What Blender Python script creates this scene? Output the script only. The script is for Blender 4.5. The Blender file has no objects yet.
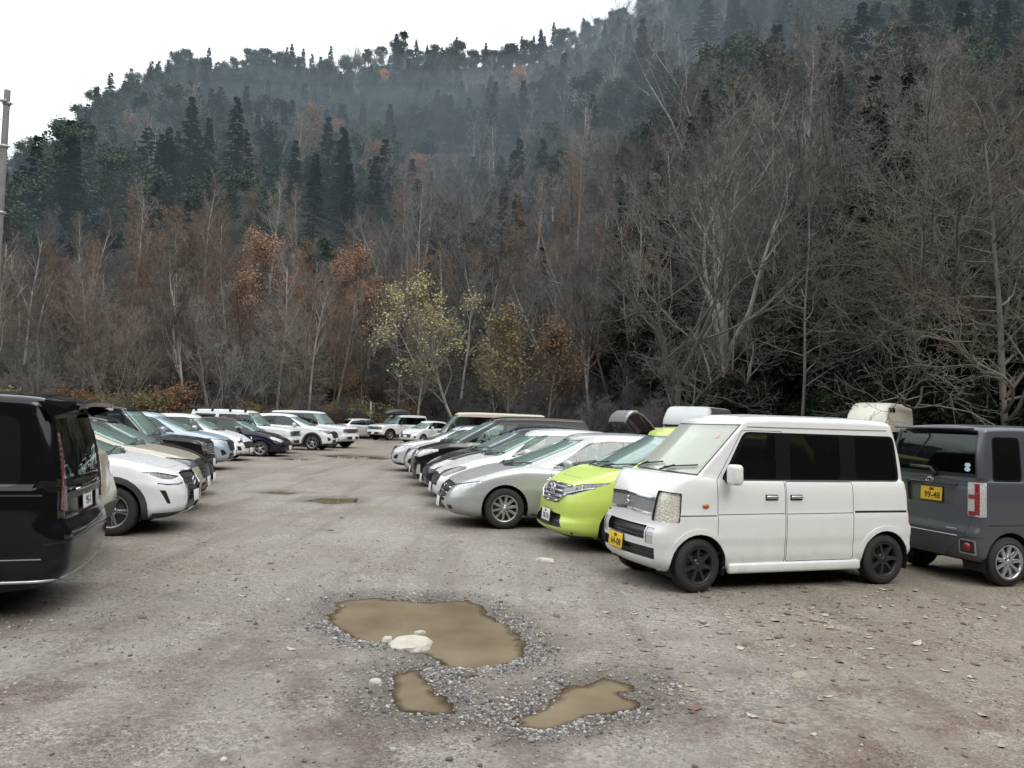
import bpy, bmesh, math, random
import numpy as np
from mathutils import Vector, Matrix
from mathutils.bvhtree import BVHTree

random.seed(7)
rng = np.random.default_rng(7)
SC = bpy.context.scene
COL = SC.collection
R = math.radians

# ------------------------------------------------------------------ helpers
def lerp(a, b, t):
    return a + (b - a) * t

def pchip(pts):
    """monotone cubic through (x, y) points, clamped outside"""
    xs = [float(p[0]) for p in pts]; ys = [float(p[1]) for p in pts]
    n = len(xs)
    if n == 1:
        return lambda x: ys[0]
    h = [xs[i+1]-xs[i] for i in range(n-1)]
    d = [(ys[i+1]-ys[i])/h[i] for i in range(n-1)]
    m = [0.0]*n
    m[0] = d[0]; m[-1] = d[-1]
    for i in range(1, n-1):
        if d[i-1]*d[i] <= 0:
            m[i] = 0
        else:
            w1 = 2*h[i]+h[i-1]; w2 = h[i]+2*h[i-1]
            m[i] = (w1+w2)/(w1/d[i-1]+w2/d[i])
    def f(x):
        if x <= xs[0]: return ys[0]
        if x >= xs[-1]: return ys[-1]
        i = 0
        while x > xs[i+1]: i += 1
        t = (x-xs[i])/h[i]
        t2 = t*t; t3 = t2*t
        return ((2*t3-3*t2+1)*ys[i] + (t3-2*t2+t)*h[i]*m[i]
                + (-2*t3+3*t2)*ys[i+1] + (t3-t2)*h[i]*m[i+1])
    return f

def link(o, parent=None):
    COL.objects.link(o)
    if parent is not None:
        o.parent = parent
    return o

def mesh_obj(name, verts, faces, mats, parent=None, midx=None, smooth=False, normals=None):
    me = bpy.data.meshes.new(name)
    me.from_pydata([tuple(v) for v in verts], [], [tuple(f) for f in faces])
    for m in (mats if isinstance(mats, (list, tuple)) else [mats]):
        me.materials.append(m)
    if midx is not None:
        me.polygons.foreach_set('material_index', midx)
    if smooth is True:
        me.polygons.foreach_set('use_smooth', [True]*len(faces))
    elif smooth:
        me.polygons.foreach_set('use_smooth', list(smooth))
    me.update()
    if normals is not None:
        me.normals_split_custom_set_from_vertices([tuple(n) for n in normals])
    return link(bpy.data.objects.new(name, me), parent)

def thing(name, label, cat, loc=(0, 0, 0), rotz=0.0, group=None):
    o = bpy.data.objects.new(name, None)
    o.empty_display_size = 0.2
    COL.objects.link(o)
    o.location = loc
    o.rotation_euler = (0, 0, rotz)
    o['label'] = label
    o['category'] = cat
    if group:
        o['group'] = group
    return o

def tag(o, label, cat, group=None):
    o['label'] = label
    o['category'] = cat
    if group:
        o['group'] = group
    return o

class MB:
    """collects simple shapes into one mesh"""
    def __init__(self):
        self.v = []; self.f = []; self.m = []; self.s = []
    def add(self, vs, fs, m=0, smooth=False):
        k = len(self.v)
        self.v += [tuple(v) for v in vs]
        for f in fs:
            self.f.append(tuple(i+k for i in f)); self.m.append(m); self.s.append(smooth)
    def box(self, c, s, rot=None, m=0, bev=0.0, taper=None):
        """box of size s centred c; bev = chamfer of all edges; taper=(tx,ty) scales the top"""
        hx, hy, hz = s[0]/2, s[1]/2, s[2]/2
        if bev <= 0:
            vs = [(-hx,-hy,-hz),(hx,-hy,-hz),(hx,hy,-hz),(-hx,hy,-hz),(-hx,-hy,hz),(hx,-hy,hz),(hx,hy,hz),(-hx,hy,hz)]
            fs = [(0,3,2,1),(4,5,6,7),(0,1,5,4),(1,2,6,5),(2,3,7,6),(3,0,4,7)]
        else:
            b = min(bev, hx*.95, hy*.95, hz*.95)
            bm = bmesh.new()
            bmesh.ops.create_cube(bm, size=1.0)
            for v in bm.verts:
                v.co = Vector((v.co.x*s[0], v.co.y*s[1], v.co.z*s[2]))
            bmesh.ops.bevel(bm, geom=list(bm.edges), offset=b, segments=2, affect='EDGES', profile=.5)
            bm.verts.index_update()
            vs = [tuple(v.co) for v in bm.verts]
            fs = [tuple(v.index for v in f.verts) for f in bm.faces]
            bm.free()
        if taper:
            vs = [(x*lerp(1, taper[0], z/s[2]+.5), y*lerp(1, taper[1], z/s[2]+.5), z) for x, y, z in vs]
        if rot is not None:
            vs = [rot @ Vector(v) for v in vs]
        vs = [(v[0]+c[0], v[1]+c[1], v[2]+c[2]) for v in vs]
        self.add(vs, fs, m, bev > 0)
    def tube(self, pts, r, n=6, m=0, cap=True):
        """swept tube through pts, r scalar or list"""
        pts = [Vector(p) for p in pts]
        rs = r if isinstance(r, (list, tuple)) else [r]*len(pts)
        vs = []; fs = []
        prev = None
        for i, p in enumerate(pts):
            a = pts[max(0, i-1)]; b = pts[min(len(pts)-1, i+1)]
            t = (b-a).normalized()
            if prev is None:
                u = t.orthogonal().normalized()
            else:
                u = (prev - t*prev.dot(t))
                u = u.normalized() if u.length > 1e-6 else t.orthogonal().normalized()
            prev = u
            w = t.cross(u)
            for k in range(n):
                an = 2*math.pi*k/n
                vs.append(p + (u*math.cos(an) + w*math.sin(an))*rs[i])
        for i in range(len(pts)-1):
            for k in range(n):
                a = i*n+k; b = i*n+(k+1) % n
                fs.append((a, b, b+n, a+n))
        if cap:
            fs.append(tuple(range(n-1, -1, -1)))
            fs.append(tuple((len(pts)-1)*n+k for k in range(n)))
        self.add(vs, fs, m, True)
    def lathe_y(self, prof, n=32, m=0, c=(0, 0, 0), closed=False):
        """profile of (radius, y) turned about the Y axis"""
        vs = []; fs = []
        P = len(prof)
        for k in range(n):
            a = 2*math.pi*k/n
            for r_, y in prof:
                vs.append((c[0]+r_*math.cos(a), c[1]+y, c[2]+r_*math.sin(a)))
        for k in range(n):
            k2 = (k+1) % n
            for j in range(P if closed else P-1):
                j2 = (j+1) % P
                fs.append((k*P+j, k*P+j2, k2*P+j2, k2*P+j))
        self.add(vs, fs, m, True)
    def lathe_z(self, prof, n=24, m=0, c=(0, 0, 0)):
        vs = []; fs = []; P = len(prof)
        for k in range(n):
            a = 2*math.pi*k/n
            for r_, z in prof:
                vs.append((c[0]+r_*math.cos(a), c[1]+r_*math.sin(a), c[2]+z))
        for k in range(n):
            k2 = (k+1) % n
            for j in range(P-1):
                fs.append((k*P+j, k2*P+j, k2*P+j+1, k*P+j+1))
        self.add(vs, fs, m, True)
    def ellipsoid(self, c, r, nu=12, nv=8, m=0, e=1.0, rot=None):
        """superellipsoid, e<1 gives boxier shapes"""
        sg = lambda x: math.copysign(abs(x)**e, x)
        vs = []; fs = []
        for j in range(nv+1):
            ph = -math.pi/2 + math.pi*j/nv
            for k in range(nu):
                th = 2*math.pi*k/nu
                v = Vector((r[0]*sg(math.cos(ph))*sg(math.cos(th)), r[1]*sg(math.cos(ph))*sg(math.sin(th)), r[2]*sg(math.sin(ph))))
                if rot is not None: v = rot @ v
                vs.append((v.x+c[0], v.y+c[1], v.z+c[2]))
        for j in range(nv):
            for k in range(nu):
                k2 = (k+1) % nu
                fs.append((j*nu+k, j*nu+k2, (j+1)*nu+k2, (j+1)*nu+k))
        self.add(vs, fs, m, True)
    def build(self, name, mats, parent=None):
        return mesh_obj(name, self.v, self.f, mats, parent, self.m, self.s)

# ------------------------------------------------------------------ materials
MATS = {}
def new_mat(name):
    m = bpy.data.materials.new(name); m.use_nodes = True
    nt = m.node_tree; nt.nodes.clear()
    out = nt.nodes.new('ShaderNodeOutputMaterial')
    return m, nt, out

def N(nt, typ, **kw):
    n = nt.nodes.new(typ)
    for k, v in kw.items():
        if k in ('inp',):
            for a, b in v.items():
                n.inputs[a].default_value = b
        else:
            setattr(n, k, v)
    return n

def principled(nt, col=(.5, .5, .5), rough=.5, metal=0.0, coat=0.0, spec=.5):
    p = nt.nodes.new('ShaderNodeBsdfPrincipled')
    p.inputs['Base Color'].default_value = (*col, 1)
    p.inputs['Roughness'].default_value = rough
    p.inputs['Metallic'].default_value = metal
    p.inputs['Coat Weight'].default_value = coat
    p.inputs['Coat Roughness'].default_value = .03
    p.inputs['Specular IOR Level'].default_value = spec
    return p

def simple(name, col, rough=.5, metal=0.0, coat=0.0, spec=.5, noise=.12, scale=14.0):
    """plain surface with a little procedural variation"""
    if name in MATS: return MATS[name]
    m, nt, out = new_mat(name)
    p = principled(nt, col, rough, metal, coat, spec)
    if noise > 0:
        tc = N(nt, 'ShaderNodeTexCoord')
        no = N(nt, 'ShaderNodeTexNoise', inp={'Scale': scale, 'Detail': 4.0})
        nt.links.new(tc.outputs['Object'], no.inputs['Vector'])
        mx = N(nt, 'ShaderNodeMix', data_type='RGBA')
        mx.inputs[6].default_value = (*[c*(1-noise) for c in col], 1)
        mx.inputs[7].default_value = (*[min(1, c*(1+noise)) for c in col], 1)
        nt.links.new(no.outputs['Fac'], mx.inputs[0])
        nt.links.new(mx.outputs[2], p.inputs['Base Color'])
    nt.links.new(p.outputs[0], out.inputs[0])
    MATS[name] = m
    return m

def paint(name, col, metal=0.0, rough=.32, dirt=.55, flake=0.0, dust=.05, coat=.45, spec=.5):
    """car paint: clear coat over colour, road dirt low on the body, thin dust elsewhere"""
    if name in MATS: return MATS[name]
    m, nt, out = new_mat(name)
    p = principled(nt, col, rough, metal, coat, spec)
    tc = N(nt, 'ShaderNodeTexCoord')
    sep = N(nt, 'ShaderNodeSeparateXYZ')
    nt.links.new(tc.outputs['Object'], sep.inputs[0])
    mr = N(nt, 'ShaderNodeMapRange', inp={1: .75, 2: .2, 3: 0.0, 4: 1.0})
    nt.links.new(sep.outputs['Z'], mr.inputs[0])
    no = N(nt, 'ShaderNodeTexNoise', inp={'Scale': 7.0, 'Detail': 8.0, 'Roughness': .65})
    nt.links.new(tc.outputs['Object'], no.inputs['Vector'])
    pw = N(nt, 'ShaderNodeMath', operation='POWER'); pw.inputs[1].default_value = 1.6
    nt.links.new(mr.outputs[0], pw.inputs[0])
    mu = N(nt, 'ShaderNodeMath', operation='MULTIPLY')
    nt.links.new(pw.outputs[0], mu.inputs[0])
    nr = N(nt, 'ShaderNodeMapRange', inp={1: .36, 2: .66, 3: .12, 4: 1.0})
    nt.links.new(no.outputs['Fac'], nr.inputs[0])
    nt.links.new(nr.outputs[0], mu.inputs[1])
    ml = N(nt, 'ShaderNodeMath', operation='MULTIPLY_ADD'); ml.inputs[1].default_value = dirt
    nt.links.new(mu.outputs[0], ml.inputs[0])
    nd = N(nt, 'ShaderNodeMath', operation='MULTIPLY'); nd.inputs[1].default_value = dust
    nt.links.new(nr.outputs[0], nd.inputs[0])
    nt.links.new(nd.outputs[0], ml.inputs[2])
    mx = N(nt, 'ShaderNodeMix', data_type='RGBA')
    mx.inputs[6].default_value = (*col, 1)
    mx.inputs[7].default_value = (.19, .165, .135, 1)
    nt.links.new(ml.outputs[0], mx.inputs[0])
    nt.links.new(mx.outputs[2], p.inputs['Base Color'])
    rr = N(nt, 'ShaderNodeMapRange', inp={1: 0.0, 2: .6, 3: coat, 4: .1})
    nt.links.new(ml.outputs[0], rr.inputs[0])
    nt.links.new(rr.outputs[0], p.inputs['Coat Weight'])
    r2 = N(nt, 'ShaderNodeMapRange', inp={1: 0.0, 2: .6, 3: rough, 4: .75})
    nt.links.new(ml.outputs[0], r2.inputs[0])
    nt.links.new(r2.outputs[0], p.inputs['Roughness'])
    nt.links.new(p.outputs[0], out.inputs[0])
    MATS[name] = m
    return m

def glass(name, tint, trans, refl=1.5, base=(.01, .012, .012)):
    """window glass: fresnel reflection over a tinted see-through pane"""
    if name in MATS: return MATS[name]
    m, nt, out = new_mat(name)
    tr = N(nt, 'ShaderNodeBsdfTransparent'); tr.inputs[0].default_value = (*tint, 1)
    df = N(nt, 'ShaderNodeBsdfDiffuse'); df.inputs[0].default_value = (*base, 1)
    mx = N(nt, 'ShaderNodeMixShader'); mx.inputs[0].default_value = trans
    nt.links.new(df.outputs[0], mx.inputs[1]); nt.links.new(tr.outputs[0], mx.inputs[2])
    gl = N(nt, 'ShaderNodeBsdfGlossy'); gl.inputs['Roughness'].default_value = .015
    gl.inputs[0].default_value = (.9, .97, .95, 1)
    fr = N(nt, 'ShaderNodeFresnel'); fr.inputs[0].default_value = refl
    tc = N(nt, 'ShaderNodeTexCoord')
    no = N(nt, 'ShaderNodeTexNoise', inp={'Scale': 1.2, 'Detail': 1.0})
    nt.links.new(tc.outputs['Object'], no.inputs['Vector'])
    bu = N(nt, 'ShaderNodeBump', inp={'Strength': .05, 'Distance': .05})
    nt.links.new(no.outputs['Fac'], bu.inputs['Height'])
    nt.links.new(bu.outputs[0], gl.inputs['Normal'])
    m2 = N(nt, 'ShaderNodeMixShader')
    nt.links.new(fr.outputs[0], m2.inputs[0])
    nt.links.new(mx.outputs[0], m2.inputs[1]); nt.links.new(gl.outputs[0], m2.inputs[2])
    nt.links.new(m2.outputs[0], out.inputs[0])
    MATS[name] = m
    return m

def mesh_grille(name, c0, c1, sx, sz, metal=.6, kind='bars'):
    """grille surface: rows of bars or a fine net, in object coordinates"""
    if name in MATS: return MATS[name]
    m, nt, out = new_mat(name)
    p = principled(nt, c0, .3, metal, 0, .5)
    tc = N(nt, 'ShaderNodeTexCoord'); sep = N(nt, 'ShaderNodeSeparateXYZ')
    nt.links.new(tc.outputs['Object'], sep.inputs[0])
    def wave(sock, k):
        a = N(nt, 'ShaderNodeMath', operation='MULTIPLY'); a.inputs[1].default_value = k
        nt.links.new(sock, a.inputs[0])
        s = N(nt, 'ShaderNodeMath', operation='SINE'); nt.links.new(a.outputs[0], s.inputs[0])
        return s.outputs[0]
    h = wave(sep.outputs['Z'], sz)
    if kind == 'net':
        g = wave(sep.outputs['Y'], sx)
        mxn = N(nt, 'ShaderNodeMath', operation='MAXIMUM')
        nt.links.new(h, mxn.inputs[0]); nt.links.new(g, mxn.inputs[1])
        h = mxn.outputs[0]
    r = N(nt, 'ShaderNodeMapRange', inp={1: .1, 2: .5, 3: 0.0, 4: 1.0}); nt.links.new(h, r.inputs[0])
    mx = N(nt, 'ShaderNodeMix', data_type='RGBA')
    mx.inputs[6].default_value = (*c1, 1); mx.inputs[7].default_value = (*c0, 1)
    nt.links.new(r.outputs[0], mx.inputs[0])
    nt.links.new(mx.outputs[2], p.inputs['Base Color'])
    bu = N(nt, 'ShaderNodeBump', inp={'Strength': .8, 'Distance': .01})
    nt.links.new(r.outputs[0], bu.inputs['Height']); nt.links.new(bu.outputs[0], p.inputs['Normal'])
    nt.links.new(p.outputs[0], out.inputs[0])
    MATS[name] = m
    return m

def lamp_mat(name, col, c2, metal, scale=30.0, rough=.15, kind='Z'):
    """reflector bowl or tail lamp with ribs"""
    if name in MATS: return MATS[name]
    m, nt, out = new_mat(name)
    p = principled(nt, col, rough, metal, 1.0, .5)
    tc = N(nt, 'ShaderNodeTexCoord')
    vo = N(nt, 'ShaderNodeTexVoronoi', inp={'Scale': scale})
    nt.links.new(tc.outputs['Object'], vo.inputs['Vector'])
    mx = N(nt, 'ShaderNodeMix', data_type='RGBA')
    mx.inputs[6].default_value = (*col, 1); mx.inputs[7].default_value = (*c2, 1)
    r = N(nt, 'ShaderNodeMapRange', inp={1: .2, 2: .6, 3: 0.0, 4: 1.0})
    nt.links.new(vo.outputs['Distance'], r.inputs[0])
    nt.links.new(r.outputs[0], mx.inputs[0]); nt.links.new(mx.outputs[2], p.inputs['Base Color'])
    bu = N(nt, 'ShaderNodeBump', inp={'Strength': .5, 'Distance': .01})
    nt.links.new(vo.outputs['Distance'], bu.inputs['Height']); nt.links.new(bu.outputs[0], p.inputs['Normal'])
    nt.links.new(p.outputs[0], out.inputs[0])
    MATS[name] = m
    return m

M_GAP = simple('panel_gap', (.012, .012, .012), .8)
M_TRIM = simple('black_trim', (.018, .018, .019), .35, spec=.5)
M_PLASTIC = simple('grey_plastic', (.045, .045, .046), .6)
M_UNDER = simple('underbody', (.012, .011, .010), .9)
M_RUBBER = simple('tyre_rubber', (.022, .021, .020), .75, noise=.35, scale=9)
M_ALLOY = simple('alloy', (.55, .55, .56), .28, .85)
M_ALLOY_DARK = simple('black_alloy', (.035, .035, .037), .3, .3)
M_GLOSS = simple('gloss_black', (.008, .008, .009), .08, coat=.5, noise=0)
M_BRAKE = simple('brake_metal', (.10, .09, .085), .5, .6)
M_CHROME = simple('chrome', (.72, .73, .74), .1, 1.0)
M_SATIN = simple('satin_silver', (.5, .5, .5), .35, .7)
M_SEAT = simple('seat_fabric', (.035, .034, .034), .9)
M_SEAT_LIGHT = simple('seat_fabric_light', (.2, .18, .15), .9)
M_DASH = simple('dashboard', (.03, .03, .03), .7)
M_LINER = simple('roof_lining', (.28, .27, .25), .9)
M_WHITEPLATE = simple('white_plate', (.78, .79, .77), .45, noise=.03)
M_YELLOWPLATE = simple('yellow_plate', (.83, .52, .02), .45, noise=.03)
M_PLATETEXT = simple('plate_text', (.012, .03, .018), .5, noise=0)
M_PLATETEXT_G = simple('plate_text_green', (.01, .09, .04), .5, noise=0)
M_ORANGE = lamp_mat('orange_lens', (.62, .15, .04), (.4, .08, .02), 0.0, 60)
M_RED = lamp_mat('red_lens', (.38, .012, .015), (.2, .006, .01), 0.0, 45, .12)
M_DARKRED = lamp_mat('smoked_red_lens', (.13, .045, .055), (.11, .035, .042), 0.0, 30, .12)
M_CLEARLENS = lamp_mat('clear_lens', (.72, .73, .73), (.55, .55, .55), .35, 70, .15)
M_REFL = lamp_mat('lamp_reflector', (.62, .62, .6), (.34, .34, .33), .75, 60, .15)
M_REFL_DARK = lamp_mat('dark_reflector', (.05, .05, .055), (.16, .16, .17), .5, 55, .2)
M_LENS = glass('lamp_cover', (.97, .98, .98), .93, 1.45)
M_GLASS = glass('window_glass', (.66, .78, .72), .78, 1.62, (.06, .085, .08))
M_SCREEN_PALE = glass('pale_windscreen', (.8, .82, .74), .30, 1.5, (.60, .62, .53))  # creamy reflection on the pane is put into its base colour
M_SCREEN = glass('windscreen_glass', (.66, .82, .75), .46, 1.52, (.27, .375, .34))  # bright teal sheen of the glass is put into its base colour
M_PRIVACY = glass('privacy_glass', (.20, .21, .21), .6, 1.52, (.006, .006, .007))
# ------------------------------------------------------------------ car bodies
def clip_faces(bm, faces, poly, cf, layers):
    """split faces along a convex outline given in cf coordinates; returns (inside, crossed-out)"""
    n = len(poly)
    area = sum(poly[i][0]*poly[(i+1) % n][1]-poly[(i+1) % n][0]*poly[i][1] for i in range(n))
    if area < 0: poly = poly[::-1]
    inside = list(faces)
    EPS = 1e-6
    for i in range(n):
        ax, ay = poly[i]; bx, by = poly[(i+1) % n]
        ex, ey = bx-ax, by-ay
        L = math.hypot(ex, ey)
        if L < 1e-9: continue
        nx, ny = -ey/L, ex/L
        dist = {}
        def D(v):
            r = dist.get(v)
            if r is None:
                q = cf(v); r = (q[0]-ax)*nx+(q[1]-ay)*ny
                if abs(r) < EPS: r = 0.0
                dist[v] = r
            return r
        nxt = []
        for f in inside:
            if not f.is_valid: continue
            ds = [D(v) for v in f.verts]
            if min(ds) >= 0:
                if max(ds) > 0: nxt.append(f)
                continue
            if max(ds) <= 0: continue
            for e in list(f.edges):
                a, b = e.verts
                da, db = D(a), D(b)
                if da*db < 0:
                    t = da/(da-db)
                    n0 = [a[l].lerp(b[l], t) for l in layers]
                    co = a.co.lerp(b.co, t)
                    _, nv = bmesh.utils.edge_split(e, a, t)
                    nv.co = co
                    for l, q in zip(layers, n0): nv[l] = q
                    dist[nv] = 0.0
            zs = [v for v in f.verts if D(v) == 0.0]
            if len(zs) >= 2:
                done = False
                for k in range(len(zs)):
                    for j in range(k+1, len(zs)):
                        if bm.edges.get((zs[k], zs[j])) is None:
                            try:
                                nf, _ = bmesh.utils.face_split(f, zs[k], zs[j])
                            except Exception:
                                continue
                            for g in (f, nf):
                                if sum(D(v) for v in g.verts) > 0: nxt.append(g)
                            done = True; break
                    if done: break
                if not done and sum(ds) > 0: nxt.append(f)
            elif sum(ds) > 0:
                nxt.append(f)
        inside = nxt
    return inside

def rpoly(pts, r=.03, n=3):
    """polygon with rounded corners"""
    out = []
    m = len(pts)
    for i in range(m):
        p0 = Vector(pts[i-1]); p = Vector(pts[i]); p1 = Vector(pts[(i+1) % m])
        rr = r[i] if isinstance(r, (list, tuple)) else r
        a = (p0-p); b = (p1-p)
        k = min(rr, a.length*.45, b.length*.45)
        if k < 1e-4:
            out.append((p.x, p.y)); continue
        a = p+a.normalized()*k; b = p+b.normalized()*k
        for j in range(n+1):
            t = j/n
            q = a*(1-t)**2+p*2*t*(1-t)+b*t*t
            out.append((q.x, q.y))
    return out

def offset_poly(poly, d):
    """shrink a convex outline by d"""
    n = len(poly)
    area = sum(poly[i][0]*poly[(i+1) % n][1]-poly[(i+1) % n][0]*poly[i][1] for i in range(n))
    if area < 0: poly = poly[::-1]
    pl = [p for i, p in enumerate(poly) if math.hypot(p[0]-poly[i-1][0], p[1]-poly[i-1][1]) > 1e-5]
    n = len(pl); out = []
    for i in range(n):
        a, p, b = Vector(pl[i-1]), Vector(pl[i]), Vector(pl[(i+1) % n])
        e1 = (p-a).normalized(); e2 = (b-p).normalized()
        n1 = Vector((-e1.y, e1.x)); n2 = Vector((-e2.y, e2.x))
        q = p+(n1+n2)/max(.3, 1+n1.dot(n2))*d
        out.append((q.x, q.y))
    return out

class CarShell:
    def __init__(s, S, dens=1.0):
        s.S = S
        nf = max(4, int(9*dens)); nc = max(4, int(8*dens)); ns = max(14, int(46*dens))
        s.nf, s.nc, s.ns = nf, nc, ns
        nose, tail, side = pchip(S['nose']), pchip(S['tail']), pchip(S['side'])
        Hc, Rz, bot = pchip(S['belt']), pchip(S['roof']), pchip(S.get('bot', [(0, .2)]))
        s.Hc, s.Rz, s.sidef, s.bot = Hc, Rz, side, bot
        lc = S.get('corner', (.35, .32, .25, .28)); gc = S.get('gcorner', (.16, .14, .12, .12))
        bf, br = S.get('bow', (.06, .04)); gbf, gbr = S.get('gbow', (.12, .05))
        e = S.get('e', 2.3)
        cowl, wst, rgb, rgt = S['cowl'], S['wst'], S['rgb'], S['rgt']
        gw0, gw1 = S['gw']; rr = S.get('rr', .07); rri = S.get('rri', .09)
        crown = S.get('crown', .02); rc = S.get('roofcrown', .03)
        wb = S.get('wbulge', .02); rb = S.get('rbulge', .02)
        lev = []
        nl = max(10, int(22*dens))
        ts = [0, .02, .05]+[.05+.95*(i/(nl-1)) for i in range(1, nl)]
        for t in ts:
            lev.append(('L', t))
        nh = max(5, int(9*dens)); ng = max(5, int(10*dens)); nr = 5
        s.l_belt = len(lev)-1
        for k in range(1, nh+1): lev.append(('H', k/nh))
        s.l_cowl = len(lev)-1
        for k in range(1, ng+1): lev.append(('G', k/ng))
        s.l_roof = len(lev)-1
        for k in range(1, nr+1): lev.append(('R', k/nr))
        s.l_top = len(lev)-1
        grid = []
        for kind, t in lev:
            if kind == 'L':
                xf, xr, hw = nose(t), tail(t), side(t)
                c = lc; b_f, b_r = bf, br
                zf = lambda x, y, t=t: lerp(bot(x), Hc(x), t)
            elif kind == 'H':
                q = t
                xf = lerp(nose(1), cowl, q**.9); xr = lerp(tail(1), rgb, q)
                hw = lerp(side(1), gw0, 1-(1-q)**1.7)
                c = tuple(lerp(a, b, q) for a, b in zip(lc, gc))
                b_f, b_r = lerp(bf, gbf, q), lerp(br, gbr, q)
                k = crown*math.sin(q*math.pi/2)
                zf = lambda x, y, k=k: Hc(x)+k
            elif kind == 'G':
                xf = lerp(cowl, wst, t)-wb*math.sin(math.pi*t); xr = lerp(rgb, rgt, t)+rb*math.sin(math.pi*t)
                hw = lerp(gw0, gw1, t**S.get('gexp', 1.3))
                c = gc; b_f, b_r = gbf, gbr
                zf = lambda x, y, t=t: lerp(Hc(x)+crown, Rz(x)-rr, t)
            else:
                a = t*math.pi/2
                ins = rri*(1-math.cos(a)); up = rr*math.sin(a)
                xf = wst+ins*1.3; xr = rgt-ins*1.0; hw = gw1-ins
                c = gc; b_f, b_r = gbf, gbr
                zf = lambda x, y, up=up: Rz(x)-rr+up
            grid.append(s.outline(xf, xr, hw, c, b_f, b_r, e, zf))
        s.nlev = len(grid)
        s.npt = len(grid[0])
        # cap rows over the roof
        mcol = 6
        top = grid[-1]
        caps = []
        for j in range(1, mcol+1):
            k = 1-j/mcol
            caps.append([(x, y*k, z+rc*(1-k*k)*min(1, y/(gw1*.6+1e-6))) for x, y, z in top])
        rows = grid+caps
        s.bm = bm = bmesh.new()
        s.lg = bm.verts.layers.float_vector.new('pc')
        vs = []
        for l, row in enumerate(rows):
            r = []
            for i, p in enumerate(row):
                v = bm.verts.new(p); v[s.lg] = Vector((i, l, 0)); r.append(v)
            vs.append(r)
        for l in range(len(rows)-1):
            for i in range(s.npt-1):
                q = [vs[l][i], vs[l][i+1], vs[l+1][i+1], vs[l+1][i]]
                try: bm.faces.new(q)
                except ValueError: pass
        bmesh.ops.remove_doubles(bm, verts=bm.verts[:], dist=1e-5)
        bmesh.ops.dissolve_degenerate(bm, edges=bm.edges[:], dist=1e-5)
        bm.normal_update()
        # outward check with a face on the side
        sgn = 0
        for f in bm.faces:
            c = f.calc_center_median()
            if c.y > S['side'][len(S['side'])//2][1]*.9: sgn += f.normal.y
        if sgn < 0:
            bmesh.ops.reverse_faces(bm, faces=bm.faces[:])
        bm.normal_update()
        s.ln = bm.verts.layers.float_vector.new('n0')
        for v in bm.verts:
            n = v.normal.copy()
            if v.co.y < 1e-4: n.y = 0; n.normalize()
            v[s.ln] = n
        s.layers = [s.lg, s.ln]
        s.bvh = BVHTree.FromBMesh(bm)
        s.part = {}                      # face -> part key, body by default
        s.parts = {}                     # key -> dict
        s.lp = bm.faces.layers.int.new('part')
        s.keys = ['body']
        s.info = {'body': dict(mats=[S['paint'], M_GAP, M_UNDER], name='body', mode='join', push=0, sub=None)}
        s.lm = bm.faces.layers.int.new('mi')
    def outline(s, xf, xr, hw, c, bf, br, e, zf):
        cfx, cfy, crx, cry = c
        cfy = min(cfy, hw*.9); cry = min(cry, hw*.9)
        p = 2.0/e
        out = []
        for j in range(s.nf):
            y = (hw-cfy)*j/s.nf; out.append((xf+bf*(y/hw)**2, y))
        x0 = xf+bf*((hw-cfy)/hw)**2
        for j in range(s.nc):
            th = j/s.nc*math.pi/2
            out.append((x0+cfx*(1-math.cos(th)**p), hw-cfy+cfy*math.sin(th)**p))
        x1 = xr-br*((hw-cry)/hw)**2
        a, b = x0+cfx, x1-crx
        for j in range(s.ns+1):
            out.append((lerp(a, b, j/s.ns), hw))
        for j in range(1, s.nc+1):
            th = (1-j/s.nc)*math.pi/2
            out.append((x1-crx*(1-math.cos(th)**p), hw-cry+cry*math.sin(th)**p))
        for j in range(1, s.nf+1):
            y = (hw-cry)*(1-j/s.nf); out.append((xr-br*(y/hw)**2, y))
        return [(x, y, zf(x, y)) for x, y in out]
    # --- regions
    def region(s, name, proj, poly, mats=None, r=.03, push=0.0, gap=0.0, mode='both', parent=None, walls=None, rng=None, inb=None, n=3, only='body', label=None, delete=False, over=False):
        """cut a named panel out of the shell. proj: side front rear wrapf wraprear top grid"""
        bm, S = s.bm, s.S
        L = S['L']; lg = s.lg
        cf = {'side': lambda v: (v.co.x, v.co.z), 'front': lambda v: (v.co.y, v.co.z), 'rear': lambda v: (v.co.y, v.co.z),
              'wrapf': lambda v: (v.co.x+v.co.y, v.co.z), 'wrapr': lambda v: (L-v.co.x+v.co.y, v.co.z),
              'top': lambda v: (v.co.x, v.co.y), 'grid': lambda v: (v[lg].x, v[lg].y)}[proj]
        P = rpoly(poly, r, n) if r else list(poly)
        x0 = min(p[0] for p in P); x1 = max(p[0] for p in P); y0 = min(p[1] for p in P); y1 = max(p[1] for p in P)
        okk = [s.keys.index(k) for k in ([only] if isinstance(only, str) else only) if k in s.keys]
        cand = []
        bm.normal_update()
        for f in bm.faces:
            if f[s.lp] not in okk: continue
            if proj == 'side' and f.normal.y < .15: continue
            if proj == 'top' and f.normal.z < .25: continue
            c = f.calc_center_median()
            if proj == 'front' and (f.normal.x > -.12 or c.x > L*.5): continue
            if proj == 'rear' and (f.normal.x < .12 or c.x < L*.5): continue
            if proj == 'wrapf' and (c.x > L*.35 or f.normal.z > .93): continue
            if proj == 'wrapr' and (c.x < L*.65 or f.normal.z > .93): continue
            if rng is not None and not (rng[0] <= c.x <= rng[1]): continue
            q = [cf(v) for v in f.verts]
            if max(a for a, _ in q) < x0 or min(a for a, _ in q) > x1 or max(b for _, b in q) < y0 or min(b for _, b in q) > y1: continue
            cand.append(f)
        ins = clip_faces(bm, cand, P, cf, s.layers)
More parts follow.
